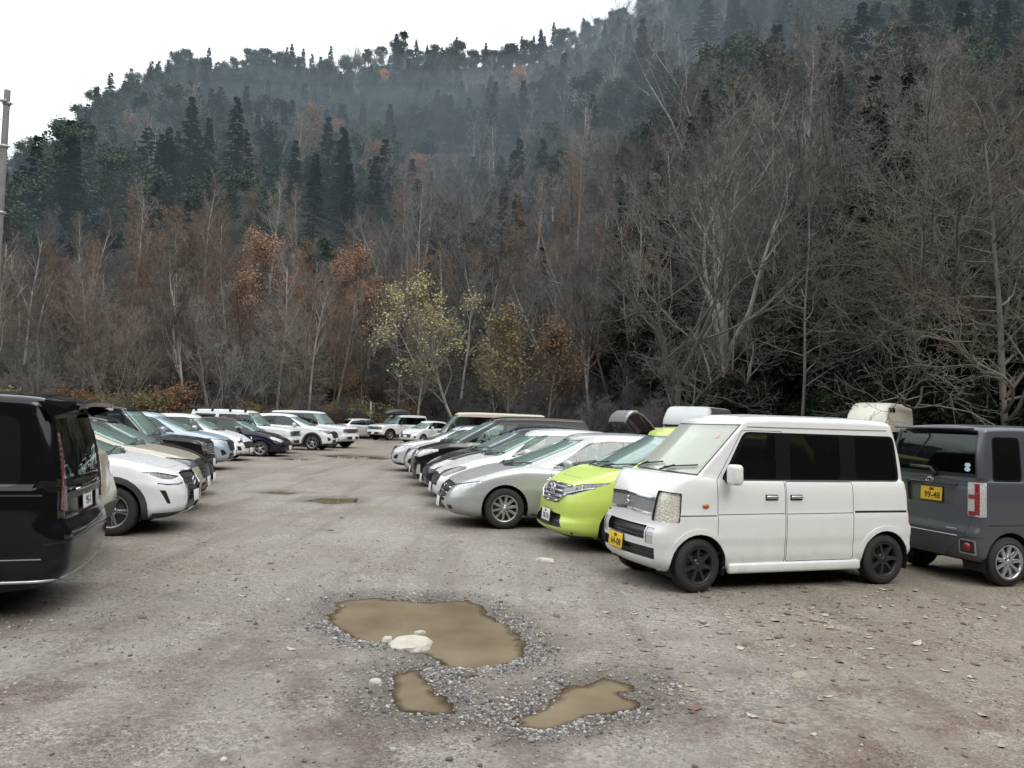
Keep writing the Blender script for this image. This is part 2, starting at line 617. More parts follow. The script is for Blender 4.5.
        if delete:
            bmesh.ops.delete(bm, geom=[f for f in ins if f.is_valid], context='FACES')
            return
        if gap > 0:
            for f in ins: f[s.lm] = 1; f[s.lp] = 0
            ins = clip_faces(bm, ins, offset_poly(P, gap), cf, s.layers)
        if over:
            for f in ins: f[s.lm] = 1
            return
        key = name+'#%d' % len(s.keys)
        s.keys.append(key); k = len(s.keys)-1
        for f in ins:
            f[s.lp] = k; f[s.lm] = 0
        s.info[key] = dict(mats=mats if isinstance(mats, list) else [mats or S['paint']], name=name, mode=mode, push=push, sub=parent, walls=walls, label=label, key=key)
        return key
    def arch(s, cx, r, z=None):
        z = s.S['wr'] if z is None else z
        P = [(cx+r*math.cos(a), z+r*math.sin(a)) for a in [math.pi*2*k/28 for k in range(28)]]
        s.region('arch', 'side', P, r=0, delete=True, only=s.keys[:])
    def surf(s, mode, a, z, back=.0):
        """point and normal on the original shell; mode front/rear (a = y) or side (a = x)"""
        if mode == 'front': h = s.bvh.ray_cast(Vector((-3, abs(a), z)), Vector((1, 0, 0)))
        elif mode == 'rear': h = s.bvh.ray_cast(Vector((s.S['L']+3, abs(a), z)), Vector((-1, 0, 0)))
        elif mode == 'top': h = s.bvh.ray_cast(Vector((a, abs(z), 4)), Vector((0, 0, -1)))
        else: h = s.bvh.ray_cast(Vector((a, 4, z)), Vector((0, -1, 0)))
        if h[0] is None: return Vector((0, 0, z)), Vector((-1, 0, 0))
        p, n = h[0].copy(), h[1].copy()
        if mode in ('front', 'rear') and a < 0: p.y = -p.y; n.y = -n.y
        if mode == 'top' and z < 0: p.y = -p.y; n.y = -n.y
        return p, n
    # --- export, author coords (x back) -> local (x forward)
    def export(s, root, xc):
        bm = s.bm
        sets = {}
        for f in bm.faces:
            sets.setdefault(f[s.lp], []).append(f)
        objs = {}
        for k, key in enumerate(s.keys):
            fs = sets.get(k)
            if not fs: continue
            I = s.info[key]
            vid = {}; V = []; Nn = []; F = []; MI = []
            for f in fs:
                ids = []
                for v in f.verts:
                    if v not in vid:
                        vid[v] = len(V)
                        n = v[s.ln]
                        V.append(v.co+n*I['push']); Nn.append(n.copy())
                    ids.append(vid[v])
                F.append(ids); MI.append(f[s.lm])
            if I['push'] != 0:
                fset = set(fs)
                for f in fs:
                    for lp in f.loops:
                        e = lp.edge
                        if any(g not in fset for g in e.link_faces) or len(e.link_faces) == 1:
                            a, b = lp.vert, lp.link_loop_next.vert
                            if a.co.y < 1e-4 and b.co.y < 1e-4: continue
                            ea = len(V)
                            nn = (b.co-a.co).cross(a[s.ln])
                            nn = nn.normalized() if nn.length > 1e-9 else Vector((0, 0, 1))
                            nn = nn*(1 if I['push'] > 0 else -1)
                            V += [a.co.copy(), b.co.copy(), b.co+b[s.ln]*I['push'], a.co+a[s.ln]*I['push']]
                            Nn += [nn]*4
                            F.append([ea, ea+1, ea+2, ea+3]); MI.append(1 if I.get('walls') else 0)
            mats = list(I['mats'])
            if I.get('walls'): mats = mats[:1]+[I['walls']]
            elif k: mats = mats[:1]+[M_GAP]
            def emit(sign, V=V, Nn=Nn, F=F):
                vv = [(xc-v.x, v.y*sign, v.z) for v in V]
                nn = [(-n.x, n.y*sign, n.z) for n in Nn]
                ff = [(list(f) if sign < 0 else list(f)[::-1]) for f in F]
                return vv, nn, ff
            par = root
            if I['sub'] and I['sub'] in objs: par = objs[I['sub']]
            def mk(vv, nn, ff, mi, par):
                o = mesh_obj(I['name'], vv, ff, mats, None, mi, True, nn)
                if par is not None: o.parent = par
                if I.get('label'): o['label'] = I['label']
                return o
            if I['mode'] == 'join':
                a = emit(1); b = emit(-1)
                o = len(a[0])
                objs[key] = mk(a[0]+b[0], a[1]+b[1], a[2]+[[i+o for i in f] for f in b[2]], MI+MI, par)
            else:
                for sgn, side in ((1, 'l'), (-1, 'r')):
                    a = emit(sgn)
                    pp = objs.get(str(I['sub'])+side, objs.get(I['sub'], root)) if I['sub'] else root
                    objs[key+side] = mk(a[0], a[1], a[2], MI, pp)
        s.objs = objs
        return objs

WHEELS = {}
def wheel_meshes(r, w, rim, spokes, mat, style='single'):
    key = (r, w, rim, spokes, mat.name, style)
    if key in WHEELS: return WHEELS[key]
    T = MB()
    h = w/2
    T.lathe_y([(rim, -h), (rim+.015, -h*1.04), (r-.04, -h*1.02), (r-.012, -h*.86), (r, -h*.6), (r-.001, -h*.32), (r-.008, -h*.30), (r-.008, -h*.25), (r, -h*.23),
               (r, -.004), (r-.008, -.003), (r-.008, .003), (r, .004),
               (r, h*.23), (r-.008, h*.25), (r-.008, h*.30), (r-.001, h*.32), (r, h*.6), (r-.012, h*.86), (r-.04, h*1.02), (r-.06, h*1.03), (rim+.03, h*1.05), (rim+.012, h*1.0), (rim, h*.9)], 40, 0)
    B = MB()
    B.lathe_y([(rim+.004, h*.98), (rim-.008, h*1.0), (rim-.016, h*.9), (rim-.022, h*.55), (rim-.03, -h*.7), (rim, -h)], 40, 0)
    # spokes
    for k in range(spokes):
        base = 2*math.pi*k/spokes
        offs = (-.5, .5) if style == 'double' else (0,)
        for q in offs:
            sp = .22*q if style == 'double' else 0
            pts = []
            for t, hw_, yy in ((.12, .026, h*.72), (.45, .021, h*.80), (.8, .019, h*.82), (1.0, .024, h*.86)):
                rad = (rim-.014)*t
                if style == 'double': hw_ *= .62
                if style == 'wide': hw_ *= 1.7
                an = base+sp*(.5+t*.5)
                pts.append((rad, an, hw_, yy))
            vs = []; fs = []
            for rad, an, hw_, yy in pts:
                c = Vector((math.cos(an), 0, math.sin(an))); d = Vector((-math.sin(an), 0, math.cos(an)))
                for sx, sy in ((-1, -.014), (-.72, .006), (.72, .006), (1, -.014)):
                    vs.append(c*rad+d*hw_*sx+Vector((0, yy+sy, 0)))
            for i in range(3):
                for j in range(3):
                    fs.append((i*4+j, i*4+j+1, i*4+j+5, i*4+j+4))
            fs += [(0, 4, 8, 12)[::-1], ]
            B.add(vs, fs, 0, False)
    B.lathe_y([(.075, h*.55), (.072, h*.76), (.05, h*.84), (.03, h*.86), (0.001, h*.86)], 20, 0)
    B.lathe_y([(.032, h*.84), (.03, h*.885), (.001, h*.89)], 16, 2)
    for k in range(5):
        an = 2*math.pi*k/5
        B.lathe_y([(.011, h*.82), (.011, h*.86), (.001, h*.865)], 6, 1, (.053*math.cos(an), 0, .053*math.sin(an)))
    D = MB()
    D.lathe_y([(rim-.025, -h*.1), (rim-.06, h*.12), (.06, h*.15), (.001, h*.2)], 32, 0)
    D.lathe_y([(rim-.025, -h*.3), (.001, -h*.3)], 24, 1)
    def me(mb, name, mats):
        o = mb.build(name, mats); m = o.data; bpy.data.objects.remove(o); return m
    t, b, d = me(T, 'tyre', [M_RUBBER]), me(B, 'rim', [mat, M_GAP, M_SATIN if mat is not M_ALLOY_DARK else M_ALLOY_DARK]), me(D, 'brake_disc', [M_BRAKE, M_UNDER])
    WHEELS[key] = (t, b, d)
    return WHEELS[key]

def add_wheel(root, x, y, r, w, rim, spokes, mat, style, left, turn=0):
    t, b, d = wheel_meshes(r, w, rim, spokes, mat, style)
    o = link(bpy.data.objects.new('wheel', None), root)
    o.empty_display_size = .1
    o.location = (x, y, r)
    o.rotation_euler = (0, random.uniform(0, 6.28), (0 if left else math.pi)+turn)
    link(bpy.data.objects.new('tyre', t), o)
    link(bpy.data.objects.new('rim', b), o)
    link(bpy.data.objects.new('brake_disc', d), o)
    return o

def text_mesh(txt, size, mat, name='lettering', align='CENTER', bold=0.0):
    cu = bpy.data.curves.new('txt', 'FONT')
    cu.body = txt; cu.size = size; cu.align_x = align; cu.align_y = 'CENTER'; cu.extrude = .0008; cu.offset = bold
    cu.resolution_u = 3
    ob = bpy.data.objects.new('txt', cu)
    COL.objects.link(ob)
    dg = bpy.context.evaluated_depsgraph_get()
    me = bpy.data.meshes.new_from_object(ob.evaluated_get(dg))
    bpy.data.objects.remove(ob); bpy.data.curves.remove(cu)
    me.materials.clear(); me.materials.append(mat)
    me.name = name
    return me

def frame_from(n, up=Vector((0, 0, 1))):
    """rotation whose local X runs along the plate as seen from outside, Y up, Z outward"""
    z = n.normalized(); x = up.cross(z).normalized(); y = z.cross(x)
    return Matrix((x, y, z)).transposed()

def number_plate(root, p, n, yellow, top, big, kei=False):
    """p, n in local car coords"""
    M = frame_from(n)
    b = MB()
    rot = M
    b.box(p+n*.008, (.33, .165, .008), rot, 0, .003)
    b.box(p+n*.002, (.345, .18, .006), rot, 1, .002)
    o = b.build('number_plate', [M_YELLOWPLATE if yellow else M_WHITEPLATE, M_TRIM], root)
    tm = M_PLATETEXT if yellow else M_PLATETEXT_G
    for txt, sz, dx, dy in ((top, .048, 0, .05), (big, .105, .015, -.022)):
        if not txt: continue
        me = text_mesh(txt, sz, tm, 'plate_lettering', bold=.0016)
        t = link(bpy.data.objects.new('plate_lettering', me), o)
        t.matrix_local = Matrix.Translation(p+n*.0135+M @ Vector((dx, dy, 0))) @ M.to_4x4()
    return o

def build_car(S, label, cat, loc, rotz, dens=1.0, group=None, name=None, plate=None, interior=True):
    """full car: shell panels, wheels, interior, small parts. loc is the ground point under the car centre"""
    S = dict(S)
    sh = CarShell(S, dens)
    L = S['L']; fx, rx = S['fx'], S['fx']+S['wb']
    xc = (fx+rx)/2
    wr = S['wr']
    root = thing(name or S['name'], label, cat, loc, rotz, group)
    for fn in S['panels']:
        fn(sh)
    ra = wr+S.get('archgap', .055)
    for ax in (fx, rx):
        clad = S.get('clad')
        if clad:
            for sx in (0,):
                P = [(ax+(ra+clad)*math.cos(a), wr+(ra+clad)*math.sin(a)) for a in [math.pi*2*k/28 for k in range(28)]]
                sh.region('wheel_arch', 'side', P, M_PLASTIC if S.get('cladmat') is None else S['cladmat'], r=0, push=.010, only=sh.keys[:])
        sh.arch(ax, ra)
    sh.export(root, xc)
    # under side, wheel wells
    U = MB()
    hwm = sh.sidef(.3)
    for ax in (fx, rx):
        for sg in (1, -1):
            n = 14; y0, y1 = (hwm-.34)*sg, (hwm-.012)*sg
            vs = []
            for k in range(n+1):
                a = -.35+(math.pi+.7)*k/n
                vs += [(xc-(ax+ra*math.cos(a)), y0, wr+ra*math.sin(a)), (xc-(ax+ra*math.cos(a)), y1, wr+ra*math.sin(a))]
            fs = [(2*k, 2*k+1, 2*k+3, 2*k+2) for k in range(n)]
            fs.append(tuple(2*k for k in range(n+1)))
            U.add(vs, fs, 0)
    bz = sh.bot(L*.5)
    nose0, tail0 = S['nose'][0][1], S['tail'][0][1]
    U.box((xc-L/2, 0, bz+.06), (L-S.get('uf', .5), hwm*2-.75, .08), None, 0)
    U.box((xc-L/2, 0, bz+.05), (S['wb']-2*ra-.06, hwm*2-.10, .05), None, 0)
    U.box((xc-(nose0+.3*(fx-ra)), 0, bz+.10), (max(.12, fx-ra-nose0)*.9, hwm*1.6, .06), None, 0)
    U.box((xc-(tail0-.3*(L-rx-ra)), 0, bz+.14), (max(.12, L-rx-ra)*.8, hwm*1.6, .06), None, 0)
    for ax in (fx, rx):
        U.tube([(xc-ax, -hwm+.25, wr), (xc-ax, hwm-.25, wr)], .045, 8)
    U.build('underbody', [M_UNDER], root)
    tr = hwm-S['tw']/2-.012
    for ax in (fx, rx):
        for sg in (1, -1):
            add_wheel(root, xc-ax, tr*sg, wr, S['tw'], S['rim'], S.get('spokes', 5), S.get('rimmat', M_ALLOY), S.get('wstyle', 'single'), sg > 0, S.get('steer', 0)*(1 if ax == fx else 0))
    if interior:
        I = MB()
        fl = bz+.16; belt = sh.Hc(L*.5); cowl = S['cowl']; gw = S['gw'][0]
        sx = S.get('seatx', S['cowl']+1.15)
        I.box((xc-(cowl+S['rgb'])/2, 0, fl), (S['rgb']-cowl-.1, gw*1.9, .03), None, 1)
        I.box((xc-(cowl+.30), 0, belt-.16), (.50, gw*1.86, .26), None, 1, .06)
        rows_ = S.get('rows', 2)
        for rr_ in range(rows_):
            x = sx+rr_*S.get('rowgap', .85)
            if x > S['rgb']-.25: break
            for yy in ((-.36, .36) if rr_ == 0 else (-.36, 0, .36)):
                wy = .48 if rr_ == 0 else .36
                I.box((xc-x, yy, belt-.38), (.5, wy, .16), None, 0, .05)
                I.box((xc-(x+.30), yy, belt-.10), (.15, wy, .62), Matrix.Rotation(-.25, 3, 'Y'), 0, .05)
                if yy != 0: I.box((xc-(x+.40), yy, belt+.27), (.10, .26, .17), Matrix.Rotation(-.2, 3, 'Y'), 0, .04)
        st = S.get('wheelx', cowl+.68)
        rt = Matrix.Rotation(-.45, 3, 'Y')
        ring = [Vector((xc-st, -.36, belt-.03))+rt @ Vector((0, .18*math.cos(a), .18*math.sin(a))) for a in [2*math.pi*k/20 for k in range(21)]]
        I.tube(ring, .014, 6, 1)
        I.tube([ring[0], ring[10]], .018, 5, 1)
        I.tube([ring[5].lerp(ring[15], .5), (xc-(st-.25), -.36, belt-.16)], .03, 6, 1)
        I.build('interior', [S.get('seatmat', M_SEAT), M_DASH], root)
    if plate and not plate.get('skip'):
        md = plate['at']; pz = plate['z']
        p, n = sh.surf(md, plate.get('y', 0.0), pz)
        n = Vector((-1 if md == 'front' else 1, 0, plate.get('tilt', .08))).normalized()
        pl = Vector((xc-p.x, p.y, p.z)); nl = Vector((-n.x, n.y, n.z))
        number_plate(root, pl+nl*plate.get('out', .012), nl, plate.get('yellow'), plate.get('top', ''), plate.get('big', ''))
    for fn in S.get('extras', []):
        fn(sh, root, xc)
    sh.bm.free()
    return root

# ---- small parts used by many cars
def ex_mirror(x, z, mat, size=(.10, .20, .15), y=None, e=.5, arm=None, out=.06):
    def f(sh, root, xc):
        for sg in (1, -1):
            p, n = sh.surf('side', x, z-.04)
            yy = (y if y is not None else p.y)+out+size[1]/2
            b = MB()
            b.ellipsoid((xc-x, yy*sg, z+.02), (size[0]/2, size[1]/2, size[2]/2), 16, 10, 0, e)
            b.box((xc-x-size[0]*.42, yy*sg, z+.02), (.02, size[1]*.80, size[2]*.74), None, 2, .008)
            b.tube([(xc-x, (p.y-.02)*sg, z-.05), (xc-x, (yy-size[1]*.25)*sg, z-.03)], .028, 8, 1)
            b.build('wing_mirror', [mat, M_TRIM, M_CHROME], root)
    return f

def ex_handles(spots, mat, size=(.17, .022, .032), parent=None):
    """door handles: (x, z) author coords"""
    def f(sh, root, xc):
        for x, z, key in spots:
            for sg, sd in ((1, 'l'), (-1, 'r')):
                p, n = sh.surf('side', x, z)
                b = MB()
                b.box((xc-x, (p.y+.002)*sg, z), (size[0]*1.05, .008, size[2]*1.8), None, 1, .003)
                b.box((xc-x, (p.y+.018)*sg, z+.004), size, None, 0, .009)
                par = root
                for k, o in sh.objs.items():
                    if k.startswith(key) and k.endswith(sd): par = o
                b.build('handle', [mat, M_GAP], par)
    return f

def ex_wipers(y0=.1, y1=-.5, dz=.05, ln=.55, n=2, base=None):
    def f(sh, root, xc):
        S = sh.S
        b = MB()
        for k in range(n):
            ya = lerp(.12, -.48, k) if n > 1 else .0
            yb = ya+ln
            pts = []
            for j in range(6):
                t = j/5; y = lerp(ya, min(yb, S['gw'][0]*.9), t)
                # find the screen just above the cowl
                z0 = sh.Hc(S['cowl'])+S.get('crown', .02)+dz+.05*t
                p, nn = sh.surf('front', y, z0)
                pts.append(Vector((xc-p.x, y, p.z))+Vector((.018, 0, .014)))
            b.tube(pts, .009, 5, 0)
            p0 = pts[0]
            b.tube([p0+Vector((.05, 0, -.03)), pts[2]+Vector((.02, 0, .01))], .012, 5, 0)
        b.build('wiper', [M_TRIM], root)
    return f

def ex_front_bars(items):
    """chrome or black bars on the front: (y0, y1, z0, z1, thick, out, mat)"""
    def f(sh, root, xc):
        for name, y0, y1, z0, z1, th, out, mat, both in items:
            for sg in ((1, -1) if both else (1,)):
                b = MB(); pts = []
                for j in range(9):
                    t = j/8; y = lerp(y0, y1, t); z = lerp(z0, z1, t)
                    p, n = sh.surf('front', y, z)
                    pts.append(Vector((xc-p.x+out, y*sg, z)))
                b.tube(pts, th, 6, 0)
                b.build(name, [mat], root)
    return f

def ex_side_bar(name, x0, x1, z0, z1, th, out, mat, n=8):
    def f(sh, root, xc):
        for sg in (1, -1):
            b = MB(); pts = []
            for j in range(n+1):
                t = j/n; x = lerp(x0, x1, t); z = lerp(z0, z1, t)
                p, nn = sh.surf('side', x, z)
                pts.append(Vector((xc-x, (p.y+out)*sg, z)))
            b.tube(pts, th, 6, 0)
            b.build(name, [mat], root)
    return f

def ex_badge(md, z, txt, mat, size, dy=0.0, out=.012, name='badge'):
    def f(sh, root, xc):
        p, n = sh.surf(md, dy, z)
        nn = Vector((1 if md == 'front' else -1, 0, .05)).normalized()
        M = frame_from(nn)
        me = text_mesh(txt, size, mat, name, bold=.001)
        o = link(bpy.data.objects.new(name, me), root)
        o.matrix_local = Matrix.Translation(Vector((xc-p.x, p.y, p.z))+nn*out) @ M.to_4x4()
    return f

def ex_oval(md, z, rx, rz, mat, y=0.0, th=.007, out=.015, inner=True, name='badge'):
    """oval ring emblem with crossing strokes"""
    def f(sh, root, xc):
        p, n = sh.surf(md, y, z)
        d = 1 if md == 'front' else -1
        b = MB(); c = Vector((xc-p.x+d*out, y, z))
        ring = [c+Vector((0, rx*math.cos(a), rz*math.sin(a))) for a in [2*math.pi*k/24 for k in range(25)]]
        b.tube(ring, th, 5, 0)
        if inner:
            ring = [c+Vector((0, rx*.42*math.cos(a), rz*.95*math.sin(a))) for a in [2*math.pi*k/18 for k in range(19)]]
            b.tube(ring, th*.8, 5, 0)
        b.build(name, [mat], root)
    return f
# ------------------------------------------------------------------ the vehicles
WHITE_KEI = paint('pearl_white_paint', (.755, .765, .74), 0, .22, .24)
def grid_screen(sh, frac=.62, lo=.35, hi=.3, mat=None, name='windscreen', frit=.0):
    """windscreen from the shell's own grid: centre out to part of the corner"""
    i1 = sh.nf+sh.nc*frac
    ng = sh.l_roof-sh.l_cowl
    if frit:
        sh.region('windscreen_frame', 'grid', [(-1, sh.l_cowl+lo*.3), (i1+.9*frit, sh.l_cowl+lo*.3), (i1+.9*frit, sh.l_roof-hi*.2), (-1, sh.l_roof-hi*.2)], M_TRIM, r=0, mode='join', rng=(0, sh.S['L']*.6))
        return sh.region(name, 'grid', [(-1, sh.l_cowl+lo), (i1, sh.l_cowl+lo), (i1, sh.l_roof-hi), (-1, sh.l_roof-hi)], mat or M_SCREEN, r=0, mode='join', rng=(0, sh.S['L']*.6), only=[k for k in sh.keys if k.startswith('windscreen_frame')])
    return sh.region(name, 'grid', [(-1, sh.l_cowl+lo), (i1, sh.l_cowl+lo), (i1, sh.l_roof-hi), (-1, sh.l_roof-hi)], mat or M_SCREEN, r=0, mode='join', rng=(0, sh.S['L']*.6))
def grid_rear(sh, frac=.5, lo=.6, hi=.6, mat=None, frame=True):
    n = sh.npt-1
    i0 = n-(sh.nf+sh.nc*frac)
    L = sh.S['L']
    if frame:
        sh.region('rear_window_frame', 'grid', [(i0-.8, sh.l_cowl+lo-.5), (n+1, sh.l_cowl+lo-.5), (n+1, sh.l_roof-hi+.5), (i0-.8, sh.l_roof-hi+.5)], M_TRIM, r=0, mode='join', rng=(L*.5, L+1))
    sh.region('rear_window', 'grid', [(i0, sh.l_cowl+lo), (n+1, sh.l_cowl+lo), (n+1, sh.l_roof-hi), (i0, sh.l_roof-hi)], mat or M_PRIVACY, r=0, mode='join', rng=(L*.5, L+1), only=['body']+[k for k in sh.keys if k.startswith('rear_window_frame')])

def windows(sh, frame, panes, fr=.05, pr=.03, mats=None):
    """black window surround with panes cut into it"""
    fk = []
    for P in (frame if isinstance(frame[0][0], (list, tuple)) else [frame]):
        fk.append(sh.region('window_frame', 'side', P, M_GLOSS, r=fr, n=3))
    for i, P in enumerate(panes):
        m = mats[i] if mats else M_GLASS
        sh.region('window', 'side', P, m, r=pr, push=-.004, only=fk+['body'])

def headlight(sh, P, proj='wrapf', deep=-.035, refl=None, r=.02, n=3):
    k = sh.region('headlight', proj, P, refl or M_REFL, r=r, n=n, push=deep, walls=M_TRIM)
    sh.lensq = getattr(sh, 'lensq', []) + [(k, P)]
    return k

# ---------------- white kei van
def every_panels(sh):
    grid_screen(sh, .55, .5, .25, frit=1.0, mat=M_SCREEN_PALE)
    grid_rear(sh, .45, 1.0, .8)
    windows(sh, [(.80, 1.17), (3.19, 1.165), (3.14, 1.69), (1.11, 1.70)],
            [[(.86, 1.19), (1.50, 1.19), (1.50, 1.67), (1.14, 1.67)], [(1.69, 1.19), (2.36, 1.19), (2.36, 1.67), (1.69, 1.67)], [(2.58, 1.19), (3.15, 1.185), (3.10, 1.665), (2.58, 1.67)]],
            mats=[M_DARKGLASS, M_PRIVACY, M_PRIVACY], fr=.07)
    sh.region('headlight', 'wrapf', [(.575, .735), (1.03, .735), (1.04, 1.04), (.66, 1.055)], M_REFL_WARM, r=.025, push=-.03, walls=M_TRIM)
    sh.region('grille', 'front', [(-.1, .815), (.56, .775), (.56, .975), (-.1, 1.005)], M_CHROME, r=0, mode='join', push=.006, walls=M_CHROME)
    sh.region('grille_mesh', 'front', [(-.1, .845), (.535, .808), (.535, .940), (-.1, .972)], M_NET, r=0, mode='join', push=.001, only=[k for k in sh.keys if k.startswith('grille')])
    sh.region('fog_light', 'front', [(.455, .50), (.585, .50), (.585, .665), (.455, .665)], M_CLEARLENS, r=.012, push=-.006, walls=M_TRIM)
    sh.region('bumper_opening', 'front', [(-.1, .535), (.435, .535), (.435, .675), (-.1, .675)], M_INTAKE, r=.0, mode='join', push=-.05, walls=M_TRIM)
    sh.region('bumper_opening', 'front', [(-.1, .345), (.60, .345), (.60, .46), (-.1, .46)], M_INTAKE, r=.0, mode='join', push=-.03, walls=M_TRIM)
    sh.region('door', 'side', [(.745, .29), (1.60, .29), (1.60, 1.715), (1.085, 1.715), (.745, 1.17)], None, r=.02, gap=.007, parent=None)
    sh.region('sliding_door', 'side', [(1.612, .30), (2.51, .30), (2.51, 1.166), (1.612, 1.168)], None, r=.03, gap=.007)
    sh.region('side_panel', 'side', [(.20, .80), (.73, .80), (.73, .812), (.20, .812)], M_GAP, r=0, over=True)
    sh.region('side_panel', 'side', [(2.53, .82), (3.26, .82), (3.26, .845), (2.53, .845)], M_GAP, r=0)
    sh.region('tail_light', 'wrapr', [(.70, .70), (.83, .70), (.83, 1.12), (.70, 1.12)], M_RED, r=.01, push=.006)
    for x0, x1, kk in ((.76, 1.595, 'door'), (1.62, 2.505, 'sliding_door')):
        sh.region('crease', 'side', [(x0, .812), (x1, .818), (x1, .826), (x0, .820)], M_GAP, r=0, only=[k for k in sh.keys if k.startswith(kk)], over=True)
def every_extras(sh, root, xc):
    b = MB()
    for sg in (1, -1):
        p, n = sh.surf('side', .60, .905)
        b = MB(); b.ellipsoid((xc-.60, (p.y+.004)*sg, .905), (.042, .012, .024), 12, 8)
        b.build('indicator', [M_ORANGE], root)
    # stylised chrome S emblem on the grille
    p, n = sh.surf('front', 0, .9)
    b = MB(); c = Vector((xc-p.x+.022, 0, .9))
    pts = [(.038, .045), (-.030, .024), (-.036, .010), (.036, -.010), (.030, -.024), (-.038, -.045)]
    b.tube([c+Vector((0, y, z)) for y, z in pts], .009, 5)
    b.build('badge', [M_CHROME], root)
    # roof gutter lines, sill skirts, sticker on the screen
    for sg in (1, -1):
        b = MB()
        pts = []
        for j in range(15):
            x = lerp(1.0, 3.2, j/14); p, n = sh.surf('side', x, 1.755); pts.append(Vector((xc-x, (p.y+.002)*sg, 1.755)))
        b.tube(pts, .006, 4)
        b.build('roof_gutter', [M_GAPGREY], root)
        b = MB()
        b.box((xc-1.75, .70*sg, .245), (1.72, .07, .11), None, 0, .025)
        b.build('side_skirt', [WHITE_KEI], root)
    p, n = sh.surf('front', .47, 1.64)
    b = MB(); M = frame_from(Vector((-n.x, n.y, n.z)))
    vs = [Vector((xc-p.x, p.y, p.z))+Vector((-n.x, n.y, n.z))*.004+M @ Vector((.036*math.cos(a), .036*math.sin(a), 0)) for a in [2*math.pi*k/20 for k in range(20)]]
    b.add(vs, [tuple(range(20))]); b.build('round_sticker', [M_STICKER], root)
M_DARKGLASS = glass('dark_door_glass', (.40, .43, .42), .72, 1.5, (.008, .008, .009))
M_REFL_WARM = lamp_mat('aged_reflector', (.80, .78, .69), (.62, .60, .50), .12, 45, .12)
M_NET = mesh_grille('chrome_net', (.45, .45, .46), (.13, .13, .13), 420, 420, .7, 'net')
M_INTAKE = mesh_grille('dark_intake', (.035, .035, .036), (.008, .008, .008), 1, 150, 0, 'bars')
M_GAPGREY = simple('gutter_grey', (.30, .30, .29), .6)
M_STICKER = simple('sticker', (.62, .38, .36), .5)
EVERY = dict(name='white_kei_van', L=3.395, W=1.475, H=1.88, fx=.53, wb=2.43, wr=.285, tw=.165, rim=.19, spokes=7, rimmat=M_ALLOY_DARK, paint=WHITE_KEI,
    nose=[(0, .10), (.04, .045), (.12, .01), (.45, .0), (.50, .012), (.56, .045), (.78, .07), (.93, .10), (1, .165)],
    tail=[(0, 3.33), (.1, 3.385), (.42, 3.395), (.46, 3.37), (.9, 3.34), (1, 3.33)],
    side=[(0, .665), (.05, .70), (.15, .722), (.30, .726), (.325, .7345), (.52, .7365), (.6, .7375), (.63, .728), (.8, .724), (.93, .712), (1, .695)],
    belt=[(0, 1.03), (.12, 1.06), (.35, 1.20), (.55, 1.19), (.85, 1.16), (3.4, 1.16)],
    roof=[(0, 1.84), (.9, 1.845), (1.6, 1.875), (2.6, 1.875), (3.2, 1.85), (3.4, 1.83)],
    bot=[(0, .225), (.4, .23), (.7, .24), (2.7, .24), (3.1, .27), (3.4, .30)],
    cowl=.40, wst=.98, rgb=3.30, rgt=3.19, gw=(.685, .632), rr=.07, rri=.085, crown=.02, roofcrown=.025,
    corner=(.22, .26, .10, .16), gcorner=(.10, .10, .10, .12), bow=(.10, .02), gbow=(.10, .02), gexp=1.35, rows=2, seatx=1.15, wheelx=.85, steer=.12, archgap=.045, clad=.055, cladmat=WHITE_KEI,
    panels=[every_panels],
    extras=[ex_mirror(.87, 1.225, WHITE_KEI, (.12, .17, .22), .70, .45), ex_handles([(1.42, .995, 'door'), (1.74, .995, 'sliding_door')], M_CHROME, (.15, .02, .034)), ex_wipers(dz=.05, ln=.50), every_extras])
def gp(D):
    """standard set of panels from a dict of outlines"""
    def f(sh):
        L = sh.S['L']
        ws = D.get('screen', (.6, .35, .3))
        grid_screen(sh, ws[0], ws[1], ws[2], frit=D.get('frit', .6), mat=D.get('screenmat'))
        rw = D.get('rear', (.4, 1.0, .8))
        if rw: grid_rear(sh, *rw, mat=D.get('rearmat'))
        if 'frame' in D: windows(sh, D['frame'], D['panes'], D.get('fr', .05), D.get('pr', .03), D.get('pmats'))
        for nm, proj, P, m, push, r, mode, wall in D.get('panels', []):
            sh.region(nm, proj, P, m, r=r, push=push, mode=mode, walls=wall, only=['body']+[k for k in sh.keys if D.get('over') and k.split('#')[0] in D['over']])
        for nm, proj, P, m, push, r, mode, wall, onto in D.get('on', []):
            sh.region(nm, proj, P, m, r=r, push=push, mode=mode, walls=wall, only=[k for k in sh.keys if k.split('#')[0] in onto])
        for i, P in enumerate(D.get('doors', [])):
            sh.region('door', 'side', P, None, r=.03, gap=D.get('gap', .007))
        if 'hood' in D:
            sh.region('bonnet', 'top', D['hood'], None, r=.04, gap=D.get('gap', .006), mode='join')
    return f

BARS2 = mesh_grille('chrome_slats', (.55, .55, .55), (.035, .035, .035), 1, 105, .85)
BARS = mesh_grille('chrome_bars', (.5, .5, .5), (.03, .03, .03), 1, 130, .8)
BLKBARS = mesh_grille('black_bars', (.05, .05, .05), (.008, .008, .008), 1, 110, .2)
HEX = mesh_grille('dark_net', (.045, .045, .045), (.008, .008, .008), 120, 120, .1, 'net')

M_SMOKE = lamp_mat('smoke_reflector', (.20, .21, .22), (.52, .53, .54), .5, 36, .12)
